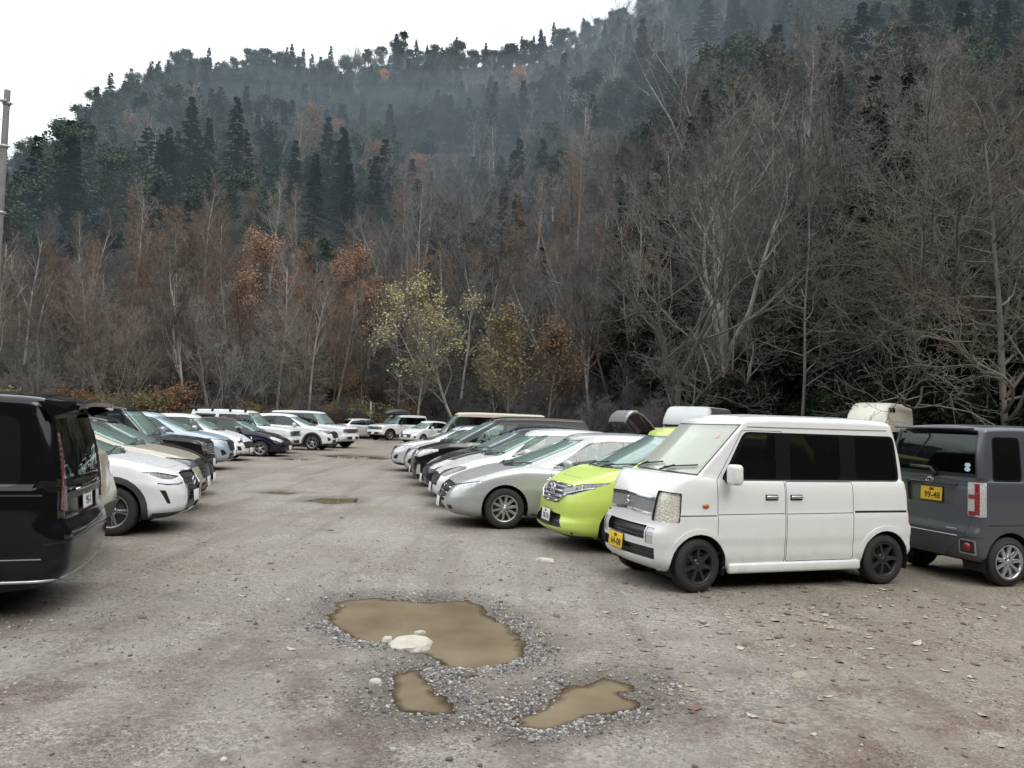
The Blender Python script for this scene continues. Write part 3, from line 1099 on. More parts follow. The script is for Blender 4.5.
# ---------------- low silver estate-like people carrier
def odyssey_spec(pt):
    return dict(name='silver_people_carrier', L=4.80, W=1.8, H=1.545, fx=.95, wb=2.83, wr=.328, tw=.215, rim=.212, spokes=10, wstyle='single', paint=pt,
    nose=[(0, .16), (.08, .06), (.35, .0), (.5, .015), (.7, .05), (.9, .12), (1, .23)],
    tail=[(0, 4.66), (.15, 4.77), (.45, 4.80), (.7, 4.76), (1, 4.70)],
    side=[(0, .77), (.05, .83), (.2, .875), (.4, .89), (.58, .90), (.64, .895), (.8, .885), (.93, .868), (1, .84)],
    belt=[(0, .66), (.23, .715), (.6, .83), (1.0, .925), (1.3, .965), (1.8, .955), (3.0, .98), (4.3, 1.04), (4.8, 1.05)],
    roof=[(0, 1.47), (2.0, 1.475), (2.5, 1.53), (3.0, 1.545), (3.8, 1.52), (4.4, 1.455), (4.8, 1.40)],
    bot=[(0, .22), (.5, .19), (4.3, .19), (4.8, .28)], cowl=1.08, wst=2.22, rgb=4.66, rgt=4.22, gw=(.80, .60), rr=.055, rri=.08, crown=.03, roofcrown=.03,
    corner=(.46, .40, .35, .32), gcorner=(.42, .30, .22, .22), bow=(.10, .06), gbow=(.20, .08), rows=3, rowgap=.9, seatx=2.15, wheelx=1.78, seatmat=M_SEAT_LIGHT,
    panels=[gp(dict(screen=(.42, .35, .3), frit=.5,
        frame=[[(1.72, .975), (4.30, 1.055), (4.10, 1.33), (3.4, 1.435), (2.75, 1.445), (2.42, 1.40)]], pr=.02,
        panes=[[(1.83, .992), (2.16, 1.002), (2.16, 1.205)], [(2.20, 1.003), (3.02, 1.028), (3.02, 1.42), (2.72, 1.42), (2.46, 1.37), (2.20, 1.235)],
               [(3.10, 1.03), (3.82, 1.06), (3.82, 1.375), (3.42, 1.415), (3.10, 1.42)], [(3.88, 1.06), (4.22, 1.07), (4.08, 1.30), (3.88, 1.355)]],
        pmats=[M_GLASS, M_GLASS, M_PRIVACY, M_PRIVACY],
        panels=[('headlight', 'wrapf', [(.52, .575), (.86, .585), (1.38, .695), (1.48, .755), (1.36, .765), (.95, .715), (.54, .67)], M_SMOKE, -.010, .01, 'both', M_TRIM),
                ('grille', 'front', [(-.1, .40), (.38, .40), (.50, .655), (.47, .685), (-.1, .70)], BLKBARS, -.018, 0, 'join', M_TRIM),
                ('bumper_opening', 'front', [(-.1, .27), (.42, .27), (.40, .345), (-.1, .345)], M_INTAKE, -.02, 0, 'join', M_TRIM),
                ('fog_light', 'front', [(.62, .30), (.73, .30), (.73, .365), (.62, .365)], M_TRIM, -.006, .01, 'both', M_TRIM),
                ('tail_light', 'wrapr', [(.55, .80), (1.15, .82), (1.15, 1.0), (.55, .98)], M_RED, .003, .02, 'both', None)],
        doors=[[(1.72, .27), (3.03, .27), (3.03, .985), (1.70, .95)], [(3.05, .27), (3.72, .30), (3.95, .65), (3.95, 1.02), (3.05, .985)]],
        hood=[(.36, -.1), (1.12, -.1), (1.32, .70), (.62, .66), (.36, .40)]))],
    extras=[ex_mirror(1.95, 1.02, pt, (.12, .24, .17), None, .6), ex_handles([(2.83, .87, 'door'), (3.72, .90, 'door#')], pt, (.19, .024, .032)), ex_wipers(dz=.03, ln=.62),
            ex_front_bars([('grille_bar', -.01, .44, .64, .62, .014, .004, M_CHROME, True), ('grille_bar', -.01, .42, .54, .53, .010, .002, M_CHROME, True), ('grille_bar', -.01, .38, .46, .455, .010, .002, M_CHROME, True)]),
            ex_badge('front', .60, 'H', M_CHROME, .11)])
M_REFL_LIGHT = lamp_mat('bright_reflector', (.66, .68, .70), (.36, .37, .38), .5, 30, .12)

# ---------------- lime compact people carrier
LIME = paint('lime_paint', (.55, .70, .125), 0, .3, .14)
FREED = dict(name='lime_compact_minivan', L=4.265, W=1.695, H=1.71, fx=.84, wb=2.74, wr=.30, tw=.185, rim=.19, spokes=5, wstyle='double', paint=LIME,
    nose=[(0, .16), (.05, .07), (.16, .0), (.3, .01), (.38, .05), (.55, .06), (.75, .09), (.9, .14), (1, .24)],
    tail=[(0, 4.15), (.12, 4.24), (.4, 4.265), (.7, 4.23), (1, 4.20)],
    side=[(0, .73), (.05, .785), (.15, .82), (.25, .828), (.35, .832), (.5, .845), (.65, .8475), (.72, .838), (.86, .825), (.95, .805), (1, .78)],
    belt=[(0, .85), (.24, .905), (.5, .995), (.85, 1.08), (1.2, 1.085), (1.7, 1.06), (4.265, 1.10)],
    roof=[(0, 1.63), (1.6, 1.635), (2.1, 1.69), (2.7, 1.71), (3.5, 1.69), (4.265, 1.62)],
    bot=[(0, .20), (.4, .18), (3.9, .18), (4.265, .27)], cowl=.80, wst=1.72, rgb=4.14, rgt=3.92, gw=(.755, .60), rr=.06, rri=.08, crown=.03, roofcrown=.03,
    corner=(.58, .50, .28, .25), gcorner=(.36, .28, .14, .15), bow=(.14, .03), gbow=(.18, .04), rows=3, seatx=1.95, wheelx=1.5,
    panels=[gp(dict(screen=(.42, .3, .3), frit=.5,
        frame=[[(1.28, 1.085), (3.92, 1.115), (3.80, 1.50), (3.2, 1.585), (2.1, 1.60), (1.86, 1.55)]],
        panes=[[(1.38, 1.10), (1.66, 1.10), (1.66, 1.34)], [(1.70, 1.10), (2.42, 1.11), (2.42, 1.575), (2.08, 1.575), (1.88, 1.525), (1.70, 1.375)], [(2.5, 1.11), (3.2, 1.12), (3.2, 1.56), (2.5, 1.575)], [(3.28, 1.13), (3.84, 1.13), (3.74, 1.48), (3.28, 1.55)]],
        pmats=[M_GLASS, M_GLASS, M_PRIVACY, M_PRIVACY],
        panels=[('headlight', 'wrapf', [(.46, .745), (.80, .765), (1.44, .93), (1.56, 1.0), (1.42, .995), (.95, .915), (.48, .885)], M_REFL_DARK, -.005, .01, 'both', M_TRIM),
                ('grille', 'front', [(-.1, .625), (.30, .63), (.47, .76), (.46, .885), (-.1, .895)], BARS2, -.006, 0, 'join', M_CHROME),
                ('bumper_opening', 'front', [(-.1, .30), (.53, .32), (.42, .485), (-.1, .50)], HEX, -.05, 0, 'join', M_TRIM),
                ('bumper_lip', 'front', [(-.1, .10), (.95, .10), (.95, .225), (-.1, .225)], M_TRIM, .002, 0, 'join', None),
                ('tail_light', 'wrapr', [(.62, .85), (.95, .85), (.95, 1.25), (.62, 1.25)], M_RED, .003, .02, 'both', None)],
        doors=[[(1.42, .27), (2.44, .27), (2.44, 1.10), (1.40, 1.075)], [(2.46, .27), (3.2, .30), (3.42, .6), (3.42, 1.11), (2.46, 1.10)]],
        hood=[(.40, -.1), (.86, -.1), (1.08, .66), (.66, .60), (.40, .36)]))],
    extras=[ex_mirror(1.5, 1.13, LIME, (.12, .23, .17), None, .6), ex_handles([(2.28, .98, 'door'), (2.6, .98, 'door')], LIME, (.18, .022, .03)), ex_wipers(dz=.03, ln=.58)])
M_LED = lamp_mat('daylight_strip', (.85, .86, .86), (.7, .7, .7), .1, 40, .2)
def freed_extras(sh, root, xc):
    b = MB()
    for y0, y1, z0, z1, th in ((0, .44, .885, .87, .012), (0, .40, .70, .725, .010), (.40, .47, .725, .78, .010), (0, .30, .645, .66, .014), (.30, .47, .66, .76, .014)):
        for sg in (1, -1):
            pts = []
            for j in range(6):
                y = lerp(y0, y1, j/5); z = lerp(z0, z1, j/5)
                p, n = sh.surf('front', y, z); pts.append(Vector((xc-p.x+.012, y*sg, z)))
            b.tube(pts, th, 6)
    b.build('grille_bar', [M_CHROME], root)
    p, n = sh.surf('front', 0, .80)
    me = text_mesh('H', .19, M_CHROME, 'badge', bold=.004)
    o = link(bpy.data.objects.new('badge', me), root)
    nn = Vector((1, 0, .12)).normalized(); o.matrix_local = Matrix.Translation(Vector((xc-p.x, 0, .80))+nn*.022) @ frame_from(nn).to_4x4()
    b = MB(); c = Vector((xc-p.x+.018, 0, .80))
    q = [c+Vector((0, y, z)) for y, z in ((-.075, .075), (.075, .075), (.095, 0), (.06, -.08), (-.06, -.08), (-.095, 0), (-.075, .075))]
    b.tube(q, .008, 5); b.build('badge', [M_CHROME], root)
    for sg in (1, -1):       # lamp units and sculpted corner crease
        b = MB()
        for y in (.56, .66):
            p, n = sh.surf('front', y, .845+(y-.5)*.16)
            b.box((xc-p.x+.006, y*sg, p.z), (.02, .055, .06), Matrix.Rotation(-.5*sg, 3, 'Z'), 0, .012)
        pts = []
        for j in range(8):
            y = lerp(.48, .78, j/7); z = .855-.085+(y-.48)*.34
            p, n = sh.surf('front', y, z); pts.append(Vector((xc-p.x+.010, y*sg, z)))
        b.tube(pts, .010, 5)
        b.build('lamp_unit', [M_LED], root)
FREED['extras'].append(freed_extras)

# ---------------- grey tall kei wagon, seen from behind
GREY_KEI = paint('grey_metallic_paint', (.095, .105, .125), .45, .35, .35)
def wake_panels(sh):
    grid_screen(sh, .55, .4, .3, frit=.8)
    # big rear glass across the tailgate
    sh.region('rear_window_frame', 'rear', [(-.1, 1.24), (.66, 1.24), (.60, 1.79), (-.1, 1.79)], M_TRIM, r=0, mode='join')
    sh.region('rear_window', 'rear', [(-.1, 1.285), (.635, 1.285), (.585, 1.765), (-.1, 1.765)], M_PRIVACY, r=0, mode='join', only=[k for k in sh.keys if k.startswith('rear_window_frame')])
    windows(sh, [[(.80, 1.16), (2.50, 1.16), (2.50, 1.71), (1.05, 1.71)], [(2.74, 1.20), (3.17, 1.20), (3.14, 1.72), (2.74, 1.72)]],
            [[(.86, 1.18), (1.55, 1.18), (1.55, 1.69), (1.09, 1.69)], [(1.66, 1.18), (2.46, 1.18), (2.46, 1.69), (1.66, 1.69)], [(2.77, 1.225), (3.145, 1.225), (3.115, 1.70), (2.77, 1.70)]],
            mats=[M_GLASS, M_PRIVACY, M_PRIVACY], fr=.06)
    sh.region('headlight', 'wrapf', [(.48, .78), (1.0, .80), (1.02, 1.0), (.5, .98)], M_REFL, r=.02, push=-.006, walls=M_TRIM)
    sh.region('grille', 'front', [(-.1, .80), (.44, .80), (.44, .9), (-.1, .9)], BARS, r=0, mode='join', push=-.01, walls=M_TRIM)
    sh.region('tail_light', 'wrapr', [(.605, .80), (.85, .80), (.85, 1.19), (.605, 1.19)], M_CLEARLENS, r=.012, push=.010, walls=M_CLEARLENS)
    only = [k for k in sh.keys if k.startswith('tail_light')]
    sh.region('red_lens', 'wrapr', [(.70, .82), (.765, .82), (.765, 1.175), (.70, 1.175)], M_RED, r=0, push=.012, only=only, parent=None)
    sh.region('red_lens', 'wrapr', [(.615, 1.00), (.70, 1.00), (.70, 1.05), (.615, 1.05)], M_RED, r=0, push=.012, only=only)
    sh.region('red_lens', 'wrapr', [(.615, .805), (.70, .805), (.70, .86), (.615, .86)], M_RED, r=0, push=.012, only=only)
    sh.region('plate_recess', 'rear', [(-.1, .90), (.36, .90), (.38, 1.12), (-.1, 1.12)], None, r=0, mode='join', push=-.035, walls=None)
    sh.region('bumper', 'rear', [(-.1, .30), (.90, .30), (.90, .60), (.56, .60), (.52, .565), (-.1, .565)], None, r=0, mode='join', gap=.006)
    sh.region('fog_surround', 'rear', [(.46, .36), (.68, .36), (.68, .53), (.46, .53)], M_SATIN, r=.02, push=.004, only=[k for k in sh.keys if k.startswith('bumper')])
    sh.region('fog_recess', 'rear', [(.475, .375), (.665, .375), (.665, .515), (.475, .515)], M_PLASTIC, r=.02, push=-.01, only=[k for k in sh.keys if k.startswith('fog_surround')])
    sh.region('tailgate', 'rear', [(-.1, .585), (.545, .585), (.60, .80), (.60, 1.19), (-.1, 1.215)], None, r=0, mode='join', gap=.006, only=['body'])
    sh.region('door', 'side', [(.78, .32), (1.60, .30), (1.60, 1.74), (1.0, 1.74), (.78, 1.16)], None, r=.03, gap=.007)
    sh.region('sliding_door', 'side', [(1.612, .30), (2.58, .30), (2.58, 1.155), (1.612, 1.155)], None, r=.03, gap=.007)
    sh.region('crease', 'side', [(2.6, .70), (3.25, .70), (3.25, .712), (2.6, .712)], M_GAP, r=0)
def wake_extras(sh, root, xc):
    b = MB()
    p, n = sh.surf('rear', 0, 1.27)
    c = Vector((xc-p.x-.03, 0, 1.27))
    b.tube([c+Vector((0, .30, .06)), c+Vector((0, -.02, .055)), c+Vector((.0, -.10, -.03))], [.018, .022, .03], 8)
    b.build('rear_wiper', [M_TRIM], root)
    b = MB()
    pts = [Vector((xc-sh.surf('rear', y, 1.145)[0].x-.014, y, 1.145)) for y in [lerp(-.40, .40, j/8) for j in range(9)]]
    b.tube(pts, .012, 6); b.build('tailgate_garnish', [M_TRIM], root)
    b = MB(); pts = [Vector((xc-sh.surf('rear', y, .555)[0].x-.006, y, .555)) for y in [lerp(-.44, .44, j/8) for j in range(9)]]
    b.tube(pts, .007, 5); b.build('bumper_strip', [M_SATIN], root)
    for sg in (1, -1):
        b = MB()
        p, n = sh.surf('rear', .57, .445)
        b.lathe_y([(.050, -.01), (.046, .012), (.030, .018), (.001, .018)], 18)
        M = Matrix.Rotation(R(90), 3, 'Z')
        b.v = [tuple((M @ Vector(v))+Vector((xc-p.x-.006, .57*sg, .445))) for v in b.v]
        b.build('fog_light', [M_RED], root)
    ex_oval('rear', 1.17, .055, .036, M_CHROME, .0, .006, .014)(sh, root, xc)
    b = MB()
    p, n = sh.surf('rear', -.52, .60)
    for i, z in enumerate((1.335, 1.385)):   # round stickers low in the corner of the glass
        y = -.53
        q, m = sh.surf('rear', y, z)
        vs = [Vector((xc-q.x-.006, y+.042*math.cos(a), z+.026*math.sin(a))) for a in [2*math.pi*k/16 for k in range(16)]]
        b.add(vs, [tuple(range(15, -1, -1))])
    b.build('round_sticker', [M_STICKER2], root)
    b = MB(); p, n = sh.surf('rear', -.33, .625); b.box((xc-p.x-.006, -.36, .63), (.006, .15, .022), None, 0, .002); b.build('badge', [M_SATIN], root)
    b = MB()
    b.box((xc-3.33, 0, 1.812), (.16, 1.10, .03), None, 0, .012); b.build('roof_spoiler', [GREY_KEI], root)
M_STICKER2 = simple('pale_sticker', (.55, .68, .72), .5)
WAKE = dict(name='grey_kei_wagon', L=3.395, W=1.475, H=1.84, fx=.47, wb=2.455, wr=.285, tw=.165, rim=.195, spokes=9, paint=GREY_KEI,
    nose=[(0, .10), (.1, .01), (.4, 0), (.7, .04), (1, .16)],
    tail=[(0, 3.33), (.1, 3.385), (.36, 3.395), (.40, 3.365), (.9, 3.355), (1, 3.345)],
    side=[(0, .665), (.05, .71), (.2, .728), (.4, .73), (.43, .7375), (.6, .7375), (.85, .73), (1, .72)],
    belt=[(0, .98), (.2, 1.02), (.45, 1.12), (.8, 1.16), (3.4, 1.20)], roof=[(0, 1.80), (1.0, 1.81), (1.8, 1.84), (2.8, 1.84), (3.4, 1.815)],
    bot=[(0, .22), (2.8, .22), (3.4, .30)], cowl=.5, wst=1.05, rgb=3.345, rgt=3.27, gw=(.715, .665), rr=.06, rri=.07, crown=.01, roofcrown=.025,
    corner=(.26, .28, .09, .11), gcorner=(.14, .14, .06, .08), bow=(.08, .02), gbow=(.12, .02), gexp=1.3, seatx=1.3, wheelx=.95,
    panels=[wake_panels], extras=[ex_mirror(1.0, 1.2, GREY_KEI, (.1, .18, .2), None, .5), ex_handles([(1.42, 1.0, 'door'), (1.75, 1.0, 'sliding_door')], GREY_KEI, (.16, .02, .034)), wake_extras])

# ---------------- black minivan, seen from behind
BLACK = paint('black_paint', (.004, .004, .005), 0, .10, .05, dust=.003, coat=.22, spec=.3)
def step_panels(sh):
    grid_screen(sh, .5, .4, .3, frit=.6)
    sh.region('rear_window_frame', 'rear', [(-.1, .97), (.66, .97), (.61, 1.70), (-.1, 1.70)], M_TRIM, r=0, mode='join')
    sh.region('rear_window', 'rear', [(-.1, 1.03), (.63, 1.03), (.585, 1.68), (-.1, 1.68)], M_PRIVACY, r=0, mode='join', only=[k for k in sh.keys if k.startswith('rear_window_frame')])
    windows(sh, [[(1.15, 1.05), (3.10, 1.05), (3.10, 1.66), (1.75, 1.66)], [(3.18, 1.07), (4.30, 1.10), (4.24, 1.66), (3.18, 1.66)]],
            [[(1.25, 1.07), (1.62, 1.07), (1.62, 1.45)], [(1.70, 1.07), (2.3, 1.07), (2.3, 1.63), (1.80, 1.63)], [(2.38, 1.07), (3.06, 1.07), (3.06, 1.63), (2.38, 1.63)], [(3.24, 1.10), (4.02, 1.12), (3.98, 1.63), (3.24, 1.63)]],
            mats=[M_GLASS, M_GLASS, M_PRIVACY, M_PRIVACY], fr=.10)
    sh.region('tail_light', 'wrapr', [(.735, .88), (.865, .90), (.80, 1.76), (.72, 1.76)], M_DARKRED, r=.02, push=.012, walls=M_DARKRED)
    sh.region('grille', 'front', [(-.1, .7), (.6, .7), (.6, .9), (-.1, .9)], BARS, r=0, mode='join', push=-.01, walls=M_TRIM)
    sh.region('headlight', 'wrapf', [(.7, .75), (1.3, .8), (1.3, .95), (.7, .92)], M_REFL, r=.02, push=-.01, walls=M_TRIM)
    sh.region('bumper', 'rear', [(-.1, .25), (.90, .25), (.90, .64), (-.1, .69)], None, r=0, mode='join', gap=.007)
    sh.region('tailgate', 'rear', [(-.1, .71), (.66, .68), (.70, .85), (.69, 1.0), (-.1, 1.0)], None, r=0, mode='join', gap=.006, only=['body'])
    sh.region('plate_recess', 'rear', [(-.1, .82), (.34, .82), (.36, 1.02), (-.1, 1.02)], M_TRIM, r=0, mode='join', push=-.03, walls=M_TRIM, only=['body']+[k for k in sh.keys if k.startswith('tailgate')])
    sh.region('door', 'side', [(1.3, .3), (2.33, .3), (2.33, 1.05), (1.3, 1.05)], None, r=.03, gap=.007)
    sh.region('sliding_door', 'side', [(2.345, .3), (3.15, .3), (3.35, .7), (3.35, 1.05), (2.345, 1.05)], None, r=.03, gap=.007)
    sh.region('rail', 'side', [(3.37, 1.02), (4.45, 1.02), (4.45, 1.034), (3.37, 1.034)], M_CHROME, r=0, push=.004)
    sh.region('crease', 'side', [(4.16, .512), (4.62, .515), (4.62, .525), (4.16, .522)], M_GAPGREY, r=0)
def step_extras(sh, root, xc):
    b = MB(); pts = []
    for j in range(-20, 21):
        u = abs(j)/20*1.5; sg = 1 if j >= 0 else -1
        if u < .68: p, n = sh.surf('rear', u*sg, .34)
        else:
            p, n = sh.surf('side', 4.69-(u-.68)*.72, .335); p.y *= sg; n.y *= sg
        pts.append(Vector((xc-p.x-n.x*.006, p.y+n.y*.006, p.z)))
    b.tube(pts, .014, 6); b.build('bumper_strip', [M_SATIN], root)
    b = MB()       # roof spoiler with end winglets
    z = 1.765
    vs = []; fs = []
    ys = [lerp(-.70, .70, j/14) for j in range(15)]
    for y in ys:
        k = 1-(abs(y)/.70)**4*.35
        x0 = xc-4.40; x1 = xc-(4.60+.10*k)
        zt = 1.815-.035*(abs(y)/.70)**3
        vs += [(x0, y, zt+.025), (x1, y, zt-.02), (x1+.01, y, zt-.055), (x0, y, zt-.06)]
    for j in range(14):
        for q in range(4):
            a = j*4+q; c = j*4+(q+1) % 4
            fs.append((a, c, c+4, a+4))
    fs += [(3, 2, 1, 0), tuple(14*4+q for q in range(4))]
    b.add(vs, fs, 0, False)
    b.build('roof_spoiler', [BLACK], root)
    for sg in (1, -1):
        b = MB(); b.add([(xc-4.36, .735*sg, 1.79), (xc-4.64, .70*sg, 1.795), (xc-4.62, .69*sg, 1.72), (xc-4.46, .735*sg, 1.66)], [(0, 1, 2, 3)[::sg]], 0)
        b.build('spoiler_fin', [BLACK], root)
    b = MB(); pts = [Vector((xc-sh.surf('rear', y, 1.045)[0].x-.02, y, 1.045)) for y in [lerp(-.46, .46, j/8) for j in range(9)]]
    b.tube(pts, .013, 6); b.build('tailgate_garnish', [M_CHROME], root)
STEP = dict(name='black_minivan', L=4.69, W=1.695, H=1.84, fx=.9, wb=2.85, wr=.315, tw=.205, rim=.21, spokes=5, paint=BLACK,
    nose=[(0, .12), (.1, .02), (.4, 0), (.7, .04), (1, .22)],
    tail=[(0, 4.53), (.06, 4.62), (.2, 4.675), (.45, 4.69), (.6, 4.66), (.66, 4.63), (1, 4.61)],
    side=[(0, .74), (.05, .79), (.2, .835), (.5, .8475), (.8, .842), (1, .825)],
    belt=[(0, .93), (.25, .98), (.9, 1.08), (1.4, 1.06), (4.7, 1.08)], roof=[(0, 1.77), (1.8, 1.79), (2.6, 1.84), (3.8, 1.84), (4.7, 1.81)],
    bot=[(0, .22), (4.0, .24), (4.69, .29)], cowl=.95, wst=1.75, rgb=4.60, rgt=4.46, gw=(.815, .70), rr=.08, rri=.09, crown=.01, roofcrown=.035,
    corner=(.42, .40, .24, .20), gcorner=(.2, .2, .14, .13), bow=(.10, .05), gbow=(.14, .04), seatx=2.0, rows=3,
    panels=[step_panels], extras=[ex_mirror(1.55, 1.1, BLACK), ex_handles([(2.15, .95, 'door'), (2.5, .95, 'sliding_door')], BLACK), step_extras])
# ---------------- crossovers
def suv_spec(pt, name='crossover', head=None, grille=BLKBARS, clad=.085, two=None, **kw):
    D = dict(screen=(.45, .35, .3), frit=.5,
        frame=[[(1.50, 1.085), (4.22, 1.20), (3.98, 1.46), (3.2, 1.555), (2.45, 1.56), (2.15, 1.50)]], pr=.02,
        panes=[[(1.60, 1.105), (1.90, 1.115), (1.90, 1.32)], [(1.94, 1.115), (2.72, 1.145), (2.72, 1.535), (2.42, 1.535), (2.17, 1.475), (1.94, 1.345)], [(2.80, 1.15), (3.52, 1.18), (3.52, 1.49), (2.80, 1.535)], [(3.6, 1.19), (4.12, 1.205), (3.94, 1.43), (3.6, 1.475)]],
        pmats=[M_GLASS, M_GLASS, M_PRIVACY, M_PRIVACY],
        panels=[('headlight', 'wrapf', head or [(.60, .80), (.95, .765), (1.50, .905), (1.56, .95), (1.40, .955), (.62, .90)], kw.pop('headmat', M_REFL), -.012, .01, 'both', M_TRIM),
                ('grille', 'front', kw.pop('gpoly', [(-.1, .56), (.42, .58), (.56, .88), (-.1, .90)]), grille, -.02, 0, 'join', kw.pop('gwall', M_TRIM)),
                ('bumper_opening', 'front', kw.pop('ipoly', [(-.1, .33), (.55, .33), (.50, .50), (-.1, .52)]), HEX, -.03, 0, 'join', M_TRIM),
                ('fog_light', 'wrapf', kw.pop('fpoly', [(.72, .50), (.95, .44), (1.05, .62), (.90, .62)]), M_TRIM, -.02, .01, 'both', M_TRIM),
                ('bumper_lip', 'wrapf', [(-.1, .1), (1.25, .1), (1.25, .33), (.6, .33), (-.1, .30)], kw.pop('lipmat', M_PLASTIC), .004, 0, 'join', None),
                ('sill_cladding', 'side', [(.9, .1), (3.9, .1), (3.9, .40), (.9, .38)], kw.pop('sillmat', M_PLASTIC), .006, 0, 'both', None),
                ('tail_light', 'wrapr', [(.55, .92), (1.25, .95), (1.25, 1.10), (.55, 1.08)], M_RED, .004, .02, 'both', None)],
        doors=[[(1.50, .41), (2.74, .41), (2.74, 1.12), (1.50, 1.06)], [(2.755, .41), (3.4, .43), (3.62, .75), (3.62, 1.17), (2.755, 1.12)]],
        hood=[(.34, -.1), (1.16, -.1), (1.36, .72), (.66, .64), (.34, .42)])
    D['panels'] = D['panels']+kw.pop('more', [])
    D.update(kw.pop('D', {}))
    S = dict(name=name, L=4.63, W=1.845, H=1.65, fx=.94, wb=2.68, wr=.355, tw=.225, rim=.235, spokes=5, wstyle='double', paint=pt,
        nose=[(0, .20), (.08, .07), (.25, .005), (.45, 0), (.65, .02), (.85, .07), (.95, .13), (1, .22)],
        tail=[(0, 4.45), (.15, 4.59), (.4, 4.63), (.62, 4.58), (1, 4.50)],
        side=[(0, .80), (.05, .86), (.2, .905), (.4, .905), (.55, .915), (.66, .9225), (.74, .91), (.86, .895), (.95, .875), (1, .845)],
        belt=[(0, .86), (.22, .91), (.55, 1.0), (1.0, 1.07), (1.3, 1.10), (1.7, 1.085), (3.0, 1.13), (4.63, 1.20)],
        roof=[(0, 1.57), (2.0, 1.575), (2.5, 1.635), (3.0, 1.65), (3.8, 1.615), (4.63, 1.53)],
        bot=[(0, .26), (.5, .235), (4.0, .235), (4.63, .36)], cowl=1.10, wst=2.05, rgb=4.44, rgt=3.98, gw=(.805, .625), rr=.06, rri=.08, crown=.035, roofcrown=.03,
        corner=(.58, .52, .36, .32), gcorner=(.36, .28, .2, .2), bow=(.12, .06), gbow=(.18, .08), seatx=2.15, wheelx=1.75,
        clad=clad, panels=[gp(D)],
        extras=[ex_mirror(1.80, 1.15, kw.pop('mirmat', pt), (.12, .24, .17), None, .6), ex_handles([(2.55, .99, 'door'), (3.42, 1.02, 'door')], pt, (.19, .024, .032)), ex_wipers(dz=.03, ln=.60)])
    ex = kw.pop('ex', [])
    S.update(kw); S['extras'] = S['extras']+ex
    return S

def lexus_extras(sh, root, xc):
    b = MB()          # chrome surround of the hourglass grille
    for sg in (1, -1):
        pts = []
        for y, z in ((.0, .895), (.46, .88), (.40, .70), (.38, .60), (.47, .42), (.52, .30), (0, .285)):
            p, n = sh.surf('front', y, z); pts.append(Vector((xc-p.x+.012, y*sg, z)))
        b.tube(pts, .013, 6)
    b.build('grille_surround', [M_CHROME], root)
    ex_oval('front', .74, .085, .065, M_CHROME, 0, .007, .02, False)(sh, root, xc)
    for sg in (1, -1):
        b = MB(); pts = []
        for u, z in ((.66, .75), (.80, .735), (.98, .735), (1.15, .755)):
            y = min(.86, u*.80); p, n = sh.surf('front', y, z); pts.append(Vector((xc-p.x+.010, y*sg, z)))
        b.tube(pts, .008, 5); b.build('lamp_line', [M_TRIM], root)
def lexus_spec(pt):
    return suv_spec(pt, 'white_crossover', head=[(.66, .835), (.90, .80), (1.10, .815), (1.60, .955), (1.62, .975), (1.15, .91), (.66, .905)], headmat=M_REFL_DARK,
        gpoly=[(-.1, .285), (.52, .30), (.40, .60), (.40, .64), (-.1, .64)], ipoly=[(-.1, .6401), (.40, .6401), (.48, .88), (-.1, .895)],
        fpoly=[(.93, .46), (1.00, .46), (1.17, .66), (1.05, .65)], lipmat=M_PLASTIC, sillmat=M_PLASTIC, ex=[lexus_extras])

def rack(posts, bars=True):
    """roof rails (and clamp feet)"""
    def f(sh, root, xc):
        S = sh.S
        for sg in (1, -1):
            b = MB()
            pts = []
            x0, x1 = posts
            for j in range(9):
                x = lerp(x0, x1, j/8); y = S['gw'][1]-.07
                p, n = sh.surf('top', x, y)
                pts.append(Vector((xc-x, y*sg, p.z+(.045 if 0 < j < 8 else .0))))
            b.tube(pts, .016, 6); b.build('roof_rail', [M_TRIM], root)
    return f

